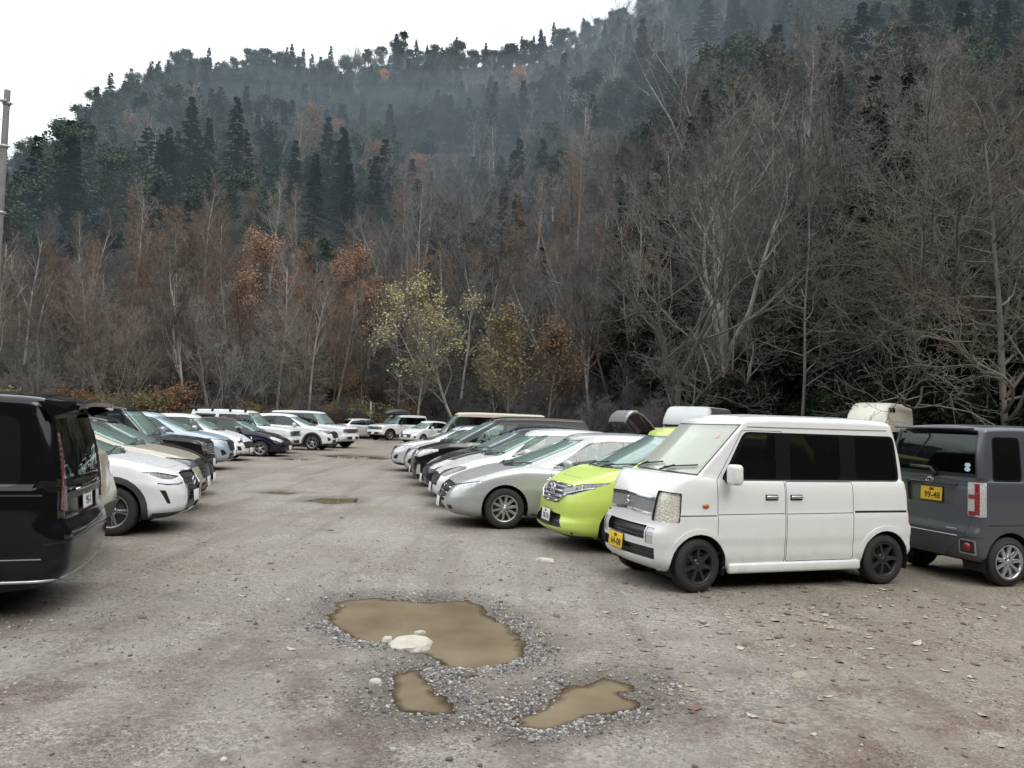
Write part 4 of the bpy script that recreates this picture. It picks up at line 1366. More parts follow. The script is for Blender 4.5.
# ---------------- hatchbacks, estates and sedans
def hatch_spec(pt, name='hatchback', head=None, grille=HEX, **kw):
    D = dict(screen=(.45, .35, .3), frit=.5,
        frame=[[(1.35, .985), (3.60, 1.06), (3.35, 1.32), (2.7, 1.405), (2.05, 1.41), (1.80, 1.36)]], pr=.02,
        panes=[[(1.55, 1.0), (2.38, 1.03), (2.38, 1.39), (2.05, 1.39), (1.83, 1.345), (1.55, 1.14)], [(2.46, 1.03), (3.05, 1.06), (3.05, 1.34), (2.46, 1.39)], [(3.11, 1.06), (3.5, 1.075), (3.33, 1.28), (3.11, 1.325)]],
        pmats=[M_GLASS, M_PRIVACY, M_PRIVACY],
        panels=[('headlight', 'wrapf', head or [(.50, .60), (.85, .585), (1.30, .735), (1.34, .80), (1.10, .80), (.55, .69)], kw.pop('headmat', M_REFL), -.008, .02, 'both', M_TRIM),
                ('grille', 'front', kw.pop('gpoly', [(-.1, .42), (.52, .42), (.55, .62), (-.1, .66)]), grille, -.02, 0, 'join', M_TRIM),
                ('fog_light', 'wrapf', [(.75, .36), (.98, .36), (1.0, .50), (.85, .50)], M_TRIM, -.02, .01, 'both', M_TRIM),
                ('bumper_lip', 'front', [(-.1, .1), (.7, .1), (.7, .24), (-.1, .24)], M_TRIM, .003, 0, 'join', None),
                ('tail_light', 'wrapr', [(.52, .80), (1.05, .82), (1.05, 1.0), (.52, .98)], M_RED, .004, .02, 'both', None)],
        doors=[[(1.38, .27), (2.40, .27), (2.40, 1.0), (1.38, .96)], [(2.415, .27), (2.95, .30), (3.12, .65), (3.12, 1.04), (2.415, 1.0)]],
        hood=[(.36, -.1), (1.05, -.1), (1.2, .64), (.62, .56), (.36, .36)])
    D.update(kw.pop('D', {}))
    S = dict(name=name, L=4.0, W=1.72, H=1.5, fx=.86, wb=2.5, wr=.31, tw=.195, rim=.205, spokes=5, wstyle='double', paint=pt,
        nose=[(0, .14), (.08, .05), (.3, 0), (.55, .01), (.75, .05), (.92, .13), (1, .24)],
        tail=[(0, 3.85), (.15, 3.97), (.4, 4.0), (.62, 3.95), (1, 3.88)],
        side=[(0, .74), (.05, .80), (.2, .84), (.45, .85), (.6, .86), (.68, .852), (.85, .84), (.94, .815), (1, .78)],
        belt=[(0, .68), (.24, .73), (.6, .86), (.95, .94), (1.2, .97), (1.5, .965), (2.6, 1.0), (4.0, 1.06)],
        roof=[(0, 1.42), (1.7, 1.425), (2.1, 1.48), (2.6, 1.5), (3.3, 1.465), (4.0, 1.40)],
        bot=[(0, .21), (.5, .18), (3.5, .18), (4.0, .30)], cowl=1.0, wst=1.80, rgb=3.84, rgt=3.42, gw=(.75, .575), rr=.055, rri=.08, crown=.03, roofcrown=.03,
        corner=(.52, .46, .34, .3), gcorner=(.32, .26, .2, .2), bow=(.12, .06), gbow=(.18, .08), seatx=1.95, wheelx=1.58,
        panels=[gp(D)],
        extras=[ex_mirror(1.62, 1.05, kw.pop('mirmat', pt), (.11, .22, .15), None, .6), ex_handles([(2.2, .89, 'door'), (2.92, .92, 'door')], pt, (.18, .022, .03)), ex_wipers(dz=.03, ln=.55)])
    ex = kw.pop('ex', [])
    S.update(kw); S['extras'] = S['extras']+ex
    return S

# ---------------- minivans from the front
def minivan_spec(pt, name='minivan', head=None, grille=BARS2, **kw):
    D = dict(screen=(.45, .3, .3), frit=.5,
        frame=[[(1.30, 1.10), (4.55, 1.14), (4.45, 1.60), (3.6, 1.70), (2.3, 1.71), (1.95, 1.62)]],
        panes=[[(1.40, 1.12), (1.74, 1.12), (1.74, 1.40)], [(1.78, 1.12), (2.50, 1.13), (2.50, 1.68), (2.25, 1.68), (1.97, 1.59), (1.78, 1.44)], [(2.6, 1.13), (3.4, 1.14), (3.4, 1.67), (2.6, 1.68)], [(3.5, 1.15), (4.45, 1.16), (4.36, 1.57), (3.5, 1.66)]],
        pmats=[M_GLASS, M_GLASS, M_PRIVACY, M_PRIVACY],
        panels=[('headlight', 'wrapf', head or [(.52, .82), (.95, .80), (1.45, .98), (1.45, 1.02), (1.2, 1.02), (.55, .95)], kw.pop('headmat', M_REFL), -.01, .02, 'both', M_CHROME),
                ('grille', 'front', kw.pop('gpoly', [(-.1, .42), (.50, .45), (.60, .93), (-.1, .95)]), grille, -.015, 0, 'join', M_CHROME),
                ('bumper_opening', 'front', [(-.1, .26), (.6, .26), (.55, .37), (-.1, .38)], HEX, -.03, 0, 'join', M_TRIM),
                ('fog_light', 'wrapf', [(.78, .34), (1.0, .34), (1.0, .60), (.86, .60)], kw.pop('fogmat', M_TRIM), -.01, .02, 'both', M_CHROME),
                ('tail_light', 'wrapr', [(.70, .9), (.95, .9), (.9, 1.45), (.70, 1.45)], M_RED, .006, .02, 'both', None)],
        doors=[[(1.5, .28), (2.54, .28), (2.54, 1.12), (1.5, 1.09)], [(2.555, .28), (3.45, .3), (3.6, .7), (3.6, 1.13), (2.555, 1.12)]],
        hood=[(.32, -.1), (.92, -.1), (1.14, .74), (.66, .66), (.32, .42)])
    D.update(kw.pop('D', {}))
    S = dict(name=name, L=4.8, W=1.82, H=1.86, fx=.95, wb=2.9, wr=.34, tw=.215, rim=.22, spokes=5, wstyle='double', paint=pt,
        nose=[(0, .14), (.08, .05), (.3, 0), (.6, .01), (.8, .04), (.93, .1), (1, .2)],
        tail=[(0, 4.65), (.15, 4.77), (.4, 4.80), (.65, 4.76), (1, 4.73)],
        side=[(0, .80), (.05, .86), (.2, .90), (.45, .905), (.6, .91), (.68, .903), (.85, .893), (.95, .872), (1, .845)],
        belt=[(0, .93), (.22, .97), (.6, 1.06), (1.0, 1.12), (1.4, 1.12), (4.8, 1.14)],
        roof=[(0, 1.78), (1.9, 1.785), (2.5, 1.845), (3.2, 1.86), (4.2, 1.84), (4.8, 1.79)],
        bot=[(0, .22), (.5, .19), (4.2, .20), (4.8, .30)], cowl=.92, wst=1.92, rgb=4.72, rgt=4.50, gw=(.83, .68), rr=.07, rri=.09, crown=.03, roofcrown=.03,
        corner=(.48, .44, .26, .24), gcorner=(.3, .26, .16, .15), bow=(.10, .04), gbow=(.18, .05), seatx=2.0, wheelx=1.65, rows=3, rowgap=.95,
        panels=[gp(D)],
        extras=[ex_mirror(1.72, 1.17, kw.pop('mirmat', pt), (.12, .24, .19), None, .6), ex_handles([(2.34, 1.0, 'door'), (2.72, 1.0, 'door')], M_CHROME, (.18, .022, .03)), ex_wipers(dz=.03, ln=.6)])
    ex = kw.pop('ex', [])
    S.update(kw); S['extras'] = S['extras']+ex
    return S

# ---------------- upright off-roaders
def offroad_spec(pt, name='off_roader', **kw):
    D = dict(screen=(.6, .3, .3), frit=.5, screenmat=kw.pop('screenmat', None),
        frame=[[(1.52, 1.16), (4.35, 1.16), (4.30, 1.70), (1.86, 1.70)]],
        panes=[[(1.62, 1.18), (2.36, 1.18), (2.36, 1.68), (1.90, 1.68)], [(2.46, 1.18), (3.2, 1.18), (3.2, 1.68), (2.46, 1.68)], [(3.34, 1.18), (4.24, 1.18), (4.20, 1.68), (3.34, 1.68)]],
        pmats=[M_GLASS, M_PRIVACY, M_PRIVACY],
        panels=[('headlight', 'wrapf', kw.pop('head', [(.56, .80), (.98, .80), (1.0, 1.0), (.58, 1.0)]), M_REFL, -.012, .03, 'both', M_TRIM),
                ('grille', 'front', kw.pop('gpoly', [(-.1, .78), (.50, .78), (.50, 1.0), (-.1, 1.0)]), kw.pop('grille', BARS2), -.015, 0, 'join', M_CHROME),
                ('bumper_opening', 'front', [(-.1, .46), (.6, .46), (.6, .60), (-.1, .60)], HEX, -.03, 0, 'join', M_TRIM),
                ('fog_light', 'front', [(.64, .50), (.76, .50), (.76, .60), (.64, .60)], M_CLEARLENS, -.006, .02, 'both', M_TRIM),
                ('bumper_lip', 'wrapf', [(-.1, .1), (1.25, .1), (1.25, .42), (-.1, .42)], kw.pop('lipmat', M_PLASTIC), .004, 0, 'join', None),
                ('sill_cladding', 'side', [(1.0, .1), (3.6, .1), (3.6, .46), (1.0, .46)], kw.pop('sillmat', M_PLASTIC), .006, 0, 'both', None),
                ('tail_light', 'wrapr', [(.72, .9), (.98, .9), (.98, 1.15), (.72, 1.15)], M_RED, .006, .02, 'both', None)]+kw.pop('more', []),
        doors=[[(1.55, .47), (2.40, .47), (2.40, 1.13), (1.55, 1.13)], [(2.415, .47), (3.05, .5), (3.25, .8), (3.25, 1.13), (2.415, 1.13)]],
        hood=[(.28, -.1), (1.25, -.1), (1.38, .72), (.40, .70), (.28, .5)])
    D.update(kw.pop('D', {}))
    S = dict(name=name, L=4.6, W=1.86, H=1.86, fx=.85, wb=2.75, wr=.385, tw=.255, rim=.225, spokes=6, paint=pt,
        nose=[(0, .16), (.08, .06), (.2, 0), (.42, .0), (.48, .05), (.9, .08), (1, .16)],
        tail=[(0, 4.45), (.12, 4.57), (.3, 4.6), (.36, 4.55), (1, 4.50)],
        side=[(0, .82), (.05, .88), (.2, .915), (.5, .92), (.7, .93), (.76, .915), (.92, .90), (1, .865)],
        belt=[(0, 1.03), (.2, 1.07), (.8, 1.13), (1.3, 1.16), (4.6, 1.15)],
        roof=[(0, 1.79), (1.8, 1.80), (2.4, 1.85), (3.4, 1.86), (4.6, 1.83)],
        bot=[(0, .38), (.5, .33), (3.9, .33), (4.6, .42)], cowl=1.35, wst=1.88, rgb=4.49, rgt=4.40, gw=(.84, .70), rr=.055, rri=.07, crown=.02, roofcrown=.03,
        corner=(.24, .28, .14, .16), gcorner=(.14, .14, .10, .10), bow=(.07, .02), gbow=(.10, .02), seatx=2.2, wheelx=1.9,
        clad=.07, archgap=.07, panels=[gp(D)],
        extras=[ex_mirror(1.80, 1.24, kw.pop('mirmat', M_TRIM), (.12, .22, .22), None, .5), ex_handles([(2.2, 1.02, 'door'), (3.05, 1.02, 'door')], M_TRIM, (.17, .022, .03)), ex_wipers(dz=.04, ln=.5)])
    ex = kw.pop('ex', [])
    S.update(kw); S['extras'] = S['extras']+ex
    return S

# ---------------- delivery vans and campers
def bigvan_spec(pt, name='high_roof_van', roof=2.26, ztop=1.86, **kw):
    D = dict(screen=(.5, .3, .35 if roof < 2 else .35), frit=.6, rear=(.3, 1.2, 1.2),
        frame=[[(.68, 1.14), (4.45, 1.14), (4.42, ztop-.16), (1.02, ztop-.16)]],
        panes=[[(.78, 1.16), (1.62, 1.16), (1.62, ztop-.18), (1.06, ztop-.18)], [(1.78, 1.16), (2.95, 1.16), (2.95, ztop-.18), (1.78, ztop-.18)], [(3.08, 1.16), (4.38, 1.16), (4.36, ztop-.18), (3.08, ztop-.18)]],
        pmats=[M_GLASS, M_PRIVACY, M_PRIVACY],
        panels=[('headlight', 'wrapf', [(.52, .78), (1.0, .78), (1.02, .98), (.56, .96)], M_REFL, -.01, .02, 'both', M_TRIM),
                ('grille', 'front', [(-.1, .80), (.46, .80), (.48, .95), (-.1, .96)], kw.pop('grille', BARS2), -.015, 0, 'join', M_TRIM),
                ('bumper_opening', 'front', [(-.1, .36), (.6, .36), (.6, .50), (-.1, .50)], HEX, -.03, 0, 'join', M_TRIM),
                ('tail_light', 'wrapr', [(.76, .9), (.94, .9), (.94, 1.45), (.76, 1.45)], M_RED, .006, .02, 'both', None)],
        doors=[[(.66, .35), (1.66, .30), (1.66, 1.12), (.66, 1.10)], [(1.68, .30), (3.0, .30), (3.0, 1.12), (1.68, 1.12)]])
    D.update(kw.pop('D', {}))
    hasroof = roof > ztop+.05
    S = dict(name=name, L=4.695, W=1.695, H=roof, fx=.75, wb=2.57, wr=.33, tw=.195, rim=.2, spokes=6, paint=pt,
        nose=[(0, .1), (.1, .02), (.4, 0), (.6, .03), (1, .16)], tail=[(0, 4.6), (.15, 4.69), (.4, 4.695), (.5, 4.66), (1, 4.64)],
        side=[(0, .76), (.05, .81), (.2, .84), (.5, .8475), (.8, .842), (1, .825)],
        belt=[(0, 1.02), (.2, 1.06), (.45, 1.14), (.8, 1.12), (4.695, 1.12)], roof=[(0, ztop-.03), (1.1, ztop-.02), (2.0, ztop), (4.695, ztop-.03)],
        bot=[(0, .25), (4.0, .26), (4.695, .32)], cowl=.42, wst=1.05, rgb=4.62, rgt=4.54, gw=(.81, .74), rr=.07, rri=.08, crown=.02, roofcrown=.03,
        corner=(.3, .32, .12, .14), gcorner=(.2, .2, .10, .12), bow=(.10, .02), gbow=(.16, .02), seatx=1.2, wheelx=.9, rows=3, rowgap=1.0,
        panels=[gp(D)], extras=[ex_mirror(.95, 1.2, M_TRIM, (.12, .2, .26), None, .5), ex_handles([(1.5, .98, 'door')], pt), ex_wipers(dz=.04, ln=.55)])
    if hasroof:
        fm = kw.pop('roofmat', pt); sm = kw.pop('roofside', None); fx0 = kw.pop('rx0', 1.0)
        hi = kw.pop('hiwin', False)
        def high(sh, root, xc):
            b = MB()
            rows = []
            zs = [ztop-.10, ztop+.04, lerp(ztop, roof, .5), roof-.10, roof-.03, roof]
            for k, z in enumerate(zs):
                t = max(0, (z-ztop)/(roof-ztop))
                hw = .765-.06*t-(0, 0, 0, .01, .045, .14)[k]; x0 = fx0-.06+((.75*t**2.2+.15*t) if hi else .42*t**1.3)+(0, 0, 0, .0, .05, .16)[k]; x1 = 4.56-.05*t-(0, 0, 0, .0, .03, .12)[k]
                rows.append([(xc-x, y, zz) for x, y, zz in sh.outline(x0, x1, hw, (.26, .24, .14, .14), .12, .02, 2.4, lambda x, y, z=z: z)])
            n = len(rows[0]); vs = []; fs = []
            for r_ in rows:
                vs += r_+[(x, -y, z) for x, y, z in r_]
            for l in range(len(rows)-1):
                for i in range(n-1):
                    a = l*2*n+i; fs.append((a, a+1, a+1+2*n, a+2*n)); a += n; fs.append((a+1, a, a+2*n, a+1+2*n))
            a = (len(rows)-1)*2*n
            for i in range(n-1): fs.append((a+i, a+i+1, a+n+i+1, a+n+i))
            b.add(vs, fs, 0, True)
            if sm is not None:      # side faces in a second colour
                for i, f in enumerate(fs):
                    c = sum((Vector(vs[j]) for j in f), Vector())/4
                    if abs(c.y) > .60 and c.z < roof-.02 and c.x < xc-1.5: b.m[i] = 1
            o = b.build('high_roof', [fm]+([sm] if sm else []), root)
            if hi:
                for sg in (1, -1):
                    for x0 in (1.55, 1.95):
                        w = MB(); y = .735*sg
                        w.box((xc-x0, y-.005*sg, roof-.25), (.28, .03, .16), Matrix.Rotation(.1*sg, 3, 'X'), 0, .014)
                        w.build('roof_window', [M_PRIVACY], o)
            w = MB(); w.tube([(xc-1.25, 0, roof-.03), (xc-1.30, 0, roof+.03), (xc-1.5, 0, roof+.06)], .008, 5); w.build('antenna', [M_TRIM], root)
        S['extras'] = S['extras']+[high]
    ex = kw.pop('ex', [])
    S.update(kw); S['extras'] = S['extras']+ex
    return S
# ------------------------------------------------------------------ parking the vehicles
def park(S, label, cat, at, xy, phi, side=0, dens=1.0, group=None, plate=None, scale=None, name=None):
    """at: which point of the car stands at xy: 'fw'/'rw' wheel on the given side, 'nose' or 'tail' centre. phi = heading in degrees"""
    a = R(phi); c, s = math.cos(a), math.sin(a)
    fx, rx, L = S['fx'], S['fx']+S['wb'], S['L']
    xc = (fx+rx)/2
    hw = max(p[1] for p in S['side'])
    lx, ly = {'fw': (xc-fx, side*(hw-.03)), 'rw': (xc-rx, side*(hw-.03)), 'nose': (xc, 0), 'tail': (xc-L, 0)}[at]
    if scale: lx *= scale[0]; ly *= scale[1]
    o = build_car(S, label, cat, (xy[0]-(c*lx-s*ly), xy[1]-(s*lx+c*ly), 0), a, dens, group, name, plate)
    if scale: o.scale = scale
    return o

P_WHITE = paint('white_paint', (.76, .77, .775), 0, .25, .36)
P_PEARL = paint('cool_white_paint', (.68, .71, .72), 0, .3, .22)
P_BEIGE = paint('beige_paint', (.46, .42, .34), .3, .3, .25)
P_SILVER = paint('silver_paint', (.46, .475, .465), .45, .32, .20)
P_SILVERW = paint('pale_silver_paint', (.60, .62, .63), .3, .3, .25)
P_NAVY = paint('navy_paint', (.008, .011, .026), .1, .14, .12, dust=.01, coat=.3, spec=.4)
P_DARK = paint('charcoal_paint', (.007, .0075, .009), .1, .14, .10, dust=.008, coat=.3, spec=.35)
P_BLUE = paint('ice_blue_paint', (.40, .49, .58), .35, .3, .2)
P_CREAM = paint('cream_paint', (.56, .50, .38), 0, .35, .3)
P_IVORY = paint('ivory_paint', (.68, .65, .56), 0, .35, .3)
P_RED = paint('red_paint', (.42, .03, .025), .1, .3, .2)
P_GREYW = paint('grey_white_paint', (.50, .52, .51), 0, .35, .25)
P_GREY = paint('mid_grey_paint', (.16, .165, .17), .4, .3, .3)

# --- right-hand row, nearest first
park(EVERY, 'boxy white kei van with black alloy wheels and yellow number plate', 'van', 'fw', (1.945, 8.12), 198, 1,
     plate=dict(at='front', z=.445, y=-.12, yellow=True, top='580', big='64-08', out=.02))
park(WAKE, 'tall grey kei wagon with its tailgate and yellow plate turned to the lot', 'car', 'rw', (5.73, 8.94), 15, -1,
     plate=dict(at='rear', z=1.01, y=0, yellow=True, top='580', big='99-48', out=-.028))
park(FREED, 'lime green compact minivan with chrome grille beside the white kei van', 'minivan', 'nose', (.46, 10.95), 196,
     plate=dict(at='front', z=.44, y=0, top='501', big='78-70', out=.02))
park(odyssey_spec(P_SILVER), 'low silver people carrier with ten-spoke alloys behind the lime minivan', 'car', 'fw', (-.11, 12.4), 192, 1,
     plate=dict(at='front', z=.36, y=0, top='', big='', out=.02))
park(hatch_spec(P_WHITE, 'white_hatchback', head=[(.50, .62), (.85, .60), (1.36, .755), (1.36, .80), (1.10, .80), (.55, .70)], headmat=M_REFL_DARK), 'white hatchback with dark slanted headlights next to the silver people carrier', 'car', 'nose', (-1.62, 15.5), 192, scale=(1.07, 1.04, 1.04), plate=dict(at='front', z=.36, y=0))
park(hatch_spec(P_NAVY, 'navy_hatchback', mirmat=P_NAVY), 'navy car with dark bonnet between the white hatchback and the black minivan', 'car', 'nose', (-2.05, 17.6), 192, scale=(1.12, 1.04, 1.06), plate=dict(at='front', z=.36, y=0))
park(minivan_spec(P_DARK, 'black_minivan', head=[(.46, .80), (.95, .78), (1.5, .93), (1.5, 1.0), (1.2, 1.0), (.5, .95)], gwall=M_CHROME, fogmat=M_CLEARLENS), 'long black minivan with chrome lamp surrounds in the right row', 'minivan', 'nose', (-2.62, 20.0), 191, scale=(1.02, 1, .98), plate=dict(at='front', z=.42, y=0))
park(suv_spec(P_GREYW, 'grey_crossover', clad=0), 'pale grey crossover almost hidden behind the long black minivan', 'car', 'nose', (-3.15, 22.5), 190, dens=.7, scale=(.95, .97, .94), plate=dict(at='front', z=.5, y=0))
park(suv_spec(P_SILVERW, 'silver_white_crossover', ex=[rack((2.2, 3.8))]), 'silver white crossover at the far end of the right row, foremost nose', 'car', 'nose', (-3.93, 25.1), 190, dens=.8, scale=(.96, .96, .90), plate=dict(at='front', z=.5, y=0))
park(bigvan_spec(P_CREAM, 'cream_van', roof=1.98, ztop=1.98, rx0=9), 'cream coloured van with long flat roof behind the right row', 'van', 'nose', (-3.3, 30.0), 185, dens=.7)

# --- left-hand row, nearest first
park(STEP, 'glossy black minivan cut by the left edge, tailgate and roof spoiler facing the lot', 'minivan', 'tail', (-3.83, 7.1), 197,
     plate=dict(at='rear', z=.93, y=0, top='', big='95-1', out=-.012))
park(suv_spec(P_BEIGE, 'beige_suv', more=[('bumper', 'wrapr', [(-.1, .1), (1.3, .1), (1.3, .60), (-.1, .66)], M_PLASTIC, .012, 0, 'join', M_PLASTIC)]), 'beige car whose rear corner with grey bumper shows between black minivan and white crossover', 'car', 'tail', (-4.70, 9.0), 197)
park(lexus_spec(P_WHITE), 'white crossover with black hourglass grille and slanted headlights', 'car', 'fw', (-5.47, 10.55), 10, -1, scale=(.96, .95, .965), plate=dict(at='front', z=.52, y=0, top='', big=''))
park(suv_spec(P_BEIGE, 'beige_crossover', headmat=M_REFL_DARK, clad=0, lipmat=P_BEIGE), 'beige crossover parked just behind the white hourglass grille crossover', 'car', 'nose', (-5.45, 13.85), 14, plate=dict(at='front', z=.5, y=0))
park(hatch_spec(P_DARK, 'black_hatchback'), 'low black car with only its dark nose showing beyond the beige crossover', 'car', 'nose', (-6.25, 16.2), 13, scale=(1.05, 1.02, 1.05), plate=dict(at='front', z=.36, y=0))
park(offroad_spec(P_DARK, 'black_box_wagon', head=[(.55, .84), (.98, .84), (1.0, 1.06), (.57, 1.06)]), 'black boxy wagon with upright windscreen in the left row', 'car', 'nose', (-7.3, 18.9), 12, scale=(.95, .95, .97), plate=dict(at='front', z=.53, y=0))
park(suv_spec(P_BLUE, 'ice_blue_suv', gwall=M_CHROME, lipmat=M_SATIN, clad=0), 'ice blue crossover with silver bumper bars in the left row', 'car', 'nose', (-8.45, 23.5), 8, scale=(1, .98, 1.0), plate=dict(at='front', z=.5, y=0))
def round_lamps(sh, root, xc):
    for sg in (1, -1):
        p, n = sh.surf('front', .62, .66)
        b = MB(); M = frame_from(Vector((1, .45*sg, .25)).normalized())
        for r0, r1, dz, m in ((.125, .105, .012, 0), (.105, .001, .016, 1), (.045, .001, .022, 2)):
            vs = []; fs = []
            for k in range(20):
                a = 2*math.pi*k/20
                for r_, z in ((r0, 0), (r0, dz), (r1, dz+.01)):
                    vs.append(Vector((xc-p.x+.004, .62*sg, .67))+M @ Vector((r_*.9*math.cos(a), r_*math.sin(a), z)))
            for k in range(20):
                k2 = (k+1) % 20
                fs += [(k*3, k2*3, k2*3+1, k*3+1), (k*3+1, k2*3+1, k2*3+2, k*3+2)]
            b.add(vs, fs, m, True)
        b.build('headlight', [M_CHROME, M_REFL, M_TRIM], root)
park(hatch_spec(P_WHITE, 'white_compact_suv', head=[(.6, .62), (.9, .62), (.9, .66), (.6, .66)], headmat=P_WHITE, ex=[round_lamps], D=dict(screenmat=None)), 'white compact car with round headlights beside the ice blue crossover', 'car', 'nose', (-9.45, 28.0), 2, dens=.8, scale=(1.05, 1.05, 1.07), plate=dict(at='front', z=.36, y=0))
park(hatch_spec(P_NAVY, 'dark_hatchback'), 'dark navy hatchback with silver multi-spoke wheels in the left row', 'car', 'fw', (-9.95, 30.5), 0, -1, dens=.8, scale=(1.1, 1.03, 1.0), plate=dict(at='front', z=.36, y=0))
def clamps(sh, root, xc):
    b = MB()
    for x in (2.1, 2.75, 3.5, 4.2):
        for sg in (1, -1):
            b.box((xc-x, .70*sg, 1.855), (.10, .05, .16), None, 0, .015)
        b.tube([(xc-x, -.70, 1.92), (xc-x, .70, 1.92)], .018, 6)
    b.build('roof_rack', [M_TRIM], root)
park(offroad_spec(P_WHITE, 'white_off_roader', head=[(.56, .78), (.92, .78), (.92, .98), (.56, .98)], grille=BLKBARS, ex=[clamps], D=dict(frame=[[(1.52, 1.16), (3.1, 1.16), (3.1, 1.66), (1.86, 1.66)], [(3.4, 1.2), (4.3, 1.2), (4.3, 1.64), (3.4, 1.64)]], fr=.06)), 'white boxy off-roader with black roof rack clamps', 'car', 'nose', (-9.4, 34.0), 0, dens=.8, scale=(1.02, 1, .98), plate=dict(at='front', z=.53, y=.3))
park(suv_spec(P_WHITE, 'white_suv', headmat=M_REFL_DARK), 'white crossover with black wheel arches between off-roader and wagon', 'car', 'fw', (-9.57, 37.0), -3, -1, dens=.8, scale=(1.0, 1, 1.04), plate=dict(at='front', z=.5, y=0))
park(offroad_spec(P_WHITE, 'white_estate_suv', D=dict(frame=[[(1.52, 1.16), (4.45, 1.16), (4.38, 1.76), (1.86, 1.76)]]), lipmat=P_WHITE, sillmat=P_WHITE, clad=0), 'large white wagon with black side windows at the end of the left row', 'car', 'nose', (-8.4, 41.0), -16, dens=.8, scale=(1.05, 1, 1.02), plate=dict(at='front', z=.53, y=0))

# --- far end of the lot
def roof_box(sh, root, xc):
    pass
pj = park(offroad_spec(P_WHITE, 'white_pickup_suv'), 'white off-roader carrying a dark roof box at the far end of the lot', 'car', 'fw', (-8.75, 55.7), 228, 1, dens=.7, plate=dict(at='front', z=.53, y=0), scale=(1.02, 1, 1.0))
def make_roof_box(under):
    t = thing('roof_box', 'dark grey roof box on top of the far white off-roader', 'roof box', under.location+Vector((-.05, -.1, 1.90)), under.rotation_euler.z)
    b = MB()
    vs = []; fs = []
    st = [(-1.0, .34, .10), (-.92, .40, .24), (-.4, .42, .36), (.3, .40, .34), (.85, .32, .20), (1.1, .18, .08)]
    for x, w, h in st:
        for y, z in ((-1, 0), (-1, .5), (-.75, .92), (0, 1), (.75, .92), (1, .5), (1, 0)):
            vs.append((x, y*w, .05+z*h))
    for i in range(len(st)-1):
        for j in range(6): fs.append((i*7+j, i*7+j+1, i*7+j+8, i*7+j+7))
        fs.append((i*7+6, i*7, i*7+7, i*7+13))
    fs += [tuple(range(6, -1, -1)), tuple(35+k for k in range(7))]
    b.add(vs, fs, 0, True); b.build('shell', [M_BOX], t)
    b = MB()
    for x in (-.5, .5):
        b.box((x, 0, .0), (.06, 1.25, .05), None, 0, .01)
    b.build('cross_bar', [M_TRIM], t)
M_BOX = simple('roof_box_grey', (.06, .075, .08), .35)
make_roof_box(pj)
park(hatch_spec(P_PEARL, 'white_compact_hatchback', gpoly=[(-.1, .38), (.45, .40), (.48, .62), (-.1, .64)]), 'white compact hatchback facing the lot at its far end', 'car', 'nose', (-7.0, 50.8), 232, dens=.7, plate=dict(at='front', z=.48, y=0))
park(hatch_spec(P_SILVERW, 'silver_estate'), 'silver estate car with rear window turned to the lot, left of the far off-roader', 'car', 'tail', (-12.9, 57.5), 40, dens=.6, scale=(1.15, 1.03, 1))
park(hatch_spec(P_DARK, 'dark_estate'), 'dark car at the far left end of the lot behind the large white wagon', 'car', 'nose', (-10.5, 50.5), 4, dens=.6, scale=(1.1, 1.03, 1))

# --- second row behind the right-hand row
park(hatch_spec(P_RED, 'red_hatchback'), 'red hatchback whose roof shows above the long black minivan', 'car', 'tail', (3.0, 27.5), 194, dens=.6, scale=(1.05, 1.02, 1.12))
def open_tailgate(sh, root, xc):
    b = MB()
    prof = [(3.95, 1.60), (4.14, 1.84), (4.36, 2.03), (4.56, 2.13), (4.72, 2.13), (4.84, 2.05), (4.90, 1.95), (4.94, 1.84)]
    w = [.62, .65, .69, .72, .75, .76, .76, .74]
    vs = []; fs = []
    for (x, z), hw in zip(prof, w):
        for y in (-1, -.8, 0, .8, 1):
            vs.append((xc-x, y*hw, z-.04*(abs(y) == 1)))
    n = len(prof)
    for i in range(n-1):
        for j in range(4): fs.append((i*5+j, i*5+j+1, i*5+j+6, i*5+j+5))
    m = [1 if (1 <= (k//4) <= 2 and k % 4 in (1, 2)) else 0 for k in range(len(fs))]
    k0 = len(vs)
    vs += [(x, y*.97, z-.05) for x, y, z in vs]
    fs2 = [tuple(k0+i for i in f[::-1]) for f in fs]
    ring = [i*5 for i in range(n)]+[(n-1)*5+j for j in range(1, 5)]+[i*5+4 for i in range(n-2, -1, -1)]+[j for j in range(3, 0, -1)]
    fs3 = [(ring[i], ring[(i+1) % len(ring)], k0+ring[(i+1) % len(ring)], k0+ring[i]) for i in range(len(ring))]
    b.add(vs, fs+fs2+fs3, 0, False)
    b.m = m+[2]*len(fs2)+[0]*len(fs3)
    b.build('tailgate', [paint('tailgate_silver', (.33, .34, .34), .3, .3, .2), M_PRIVACY, M_PLASTIC], root)
    for sg in (1, -1):
        s = MB(); s.tube([(xc-3.98, .58*sg, 1.30), (xc-4.55, .66*sg, 2.04)], .018, 6); s.build('gas_strut', [M_TRIM], root)
oh = suv_spec(P_GREYW, 'open_tailgate_car', ex=[open_tailgate], D=dict(rear=None))
oh['panels'] = oh['panels']+[lambda sh: sh.region('tailgate_opening', 'rear', [(-.1, .75), (.74, .75), (.70, 1.2), (.58, 1.55), (-.1, 1.56)], r=0, delete=True, only=sh.keys[:])]
park(oh, 'pale grey car with its tailgate raised behind the lime minivan', 'car', 'tail', (3.35, 22.6), 12, dens=.7)
park(bigvan_spec(P_GREYW, 'high_roof_van', roof=2.36, roofside=P_GREY), 'grey white high roof van standing behind the white kei van', 'van', 'nose', (4.95, 23.4), 242, dens=.7)
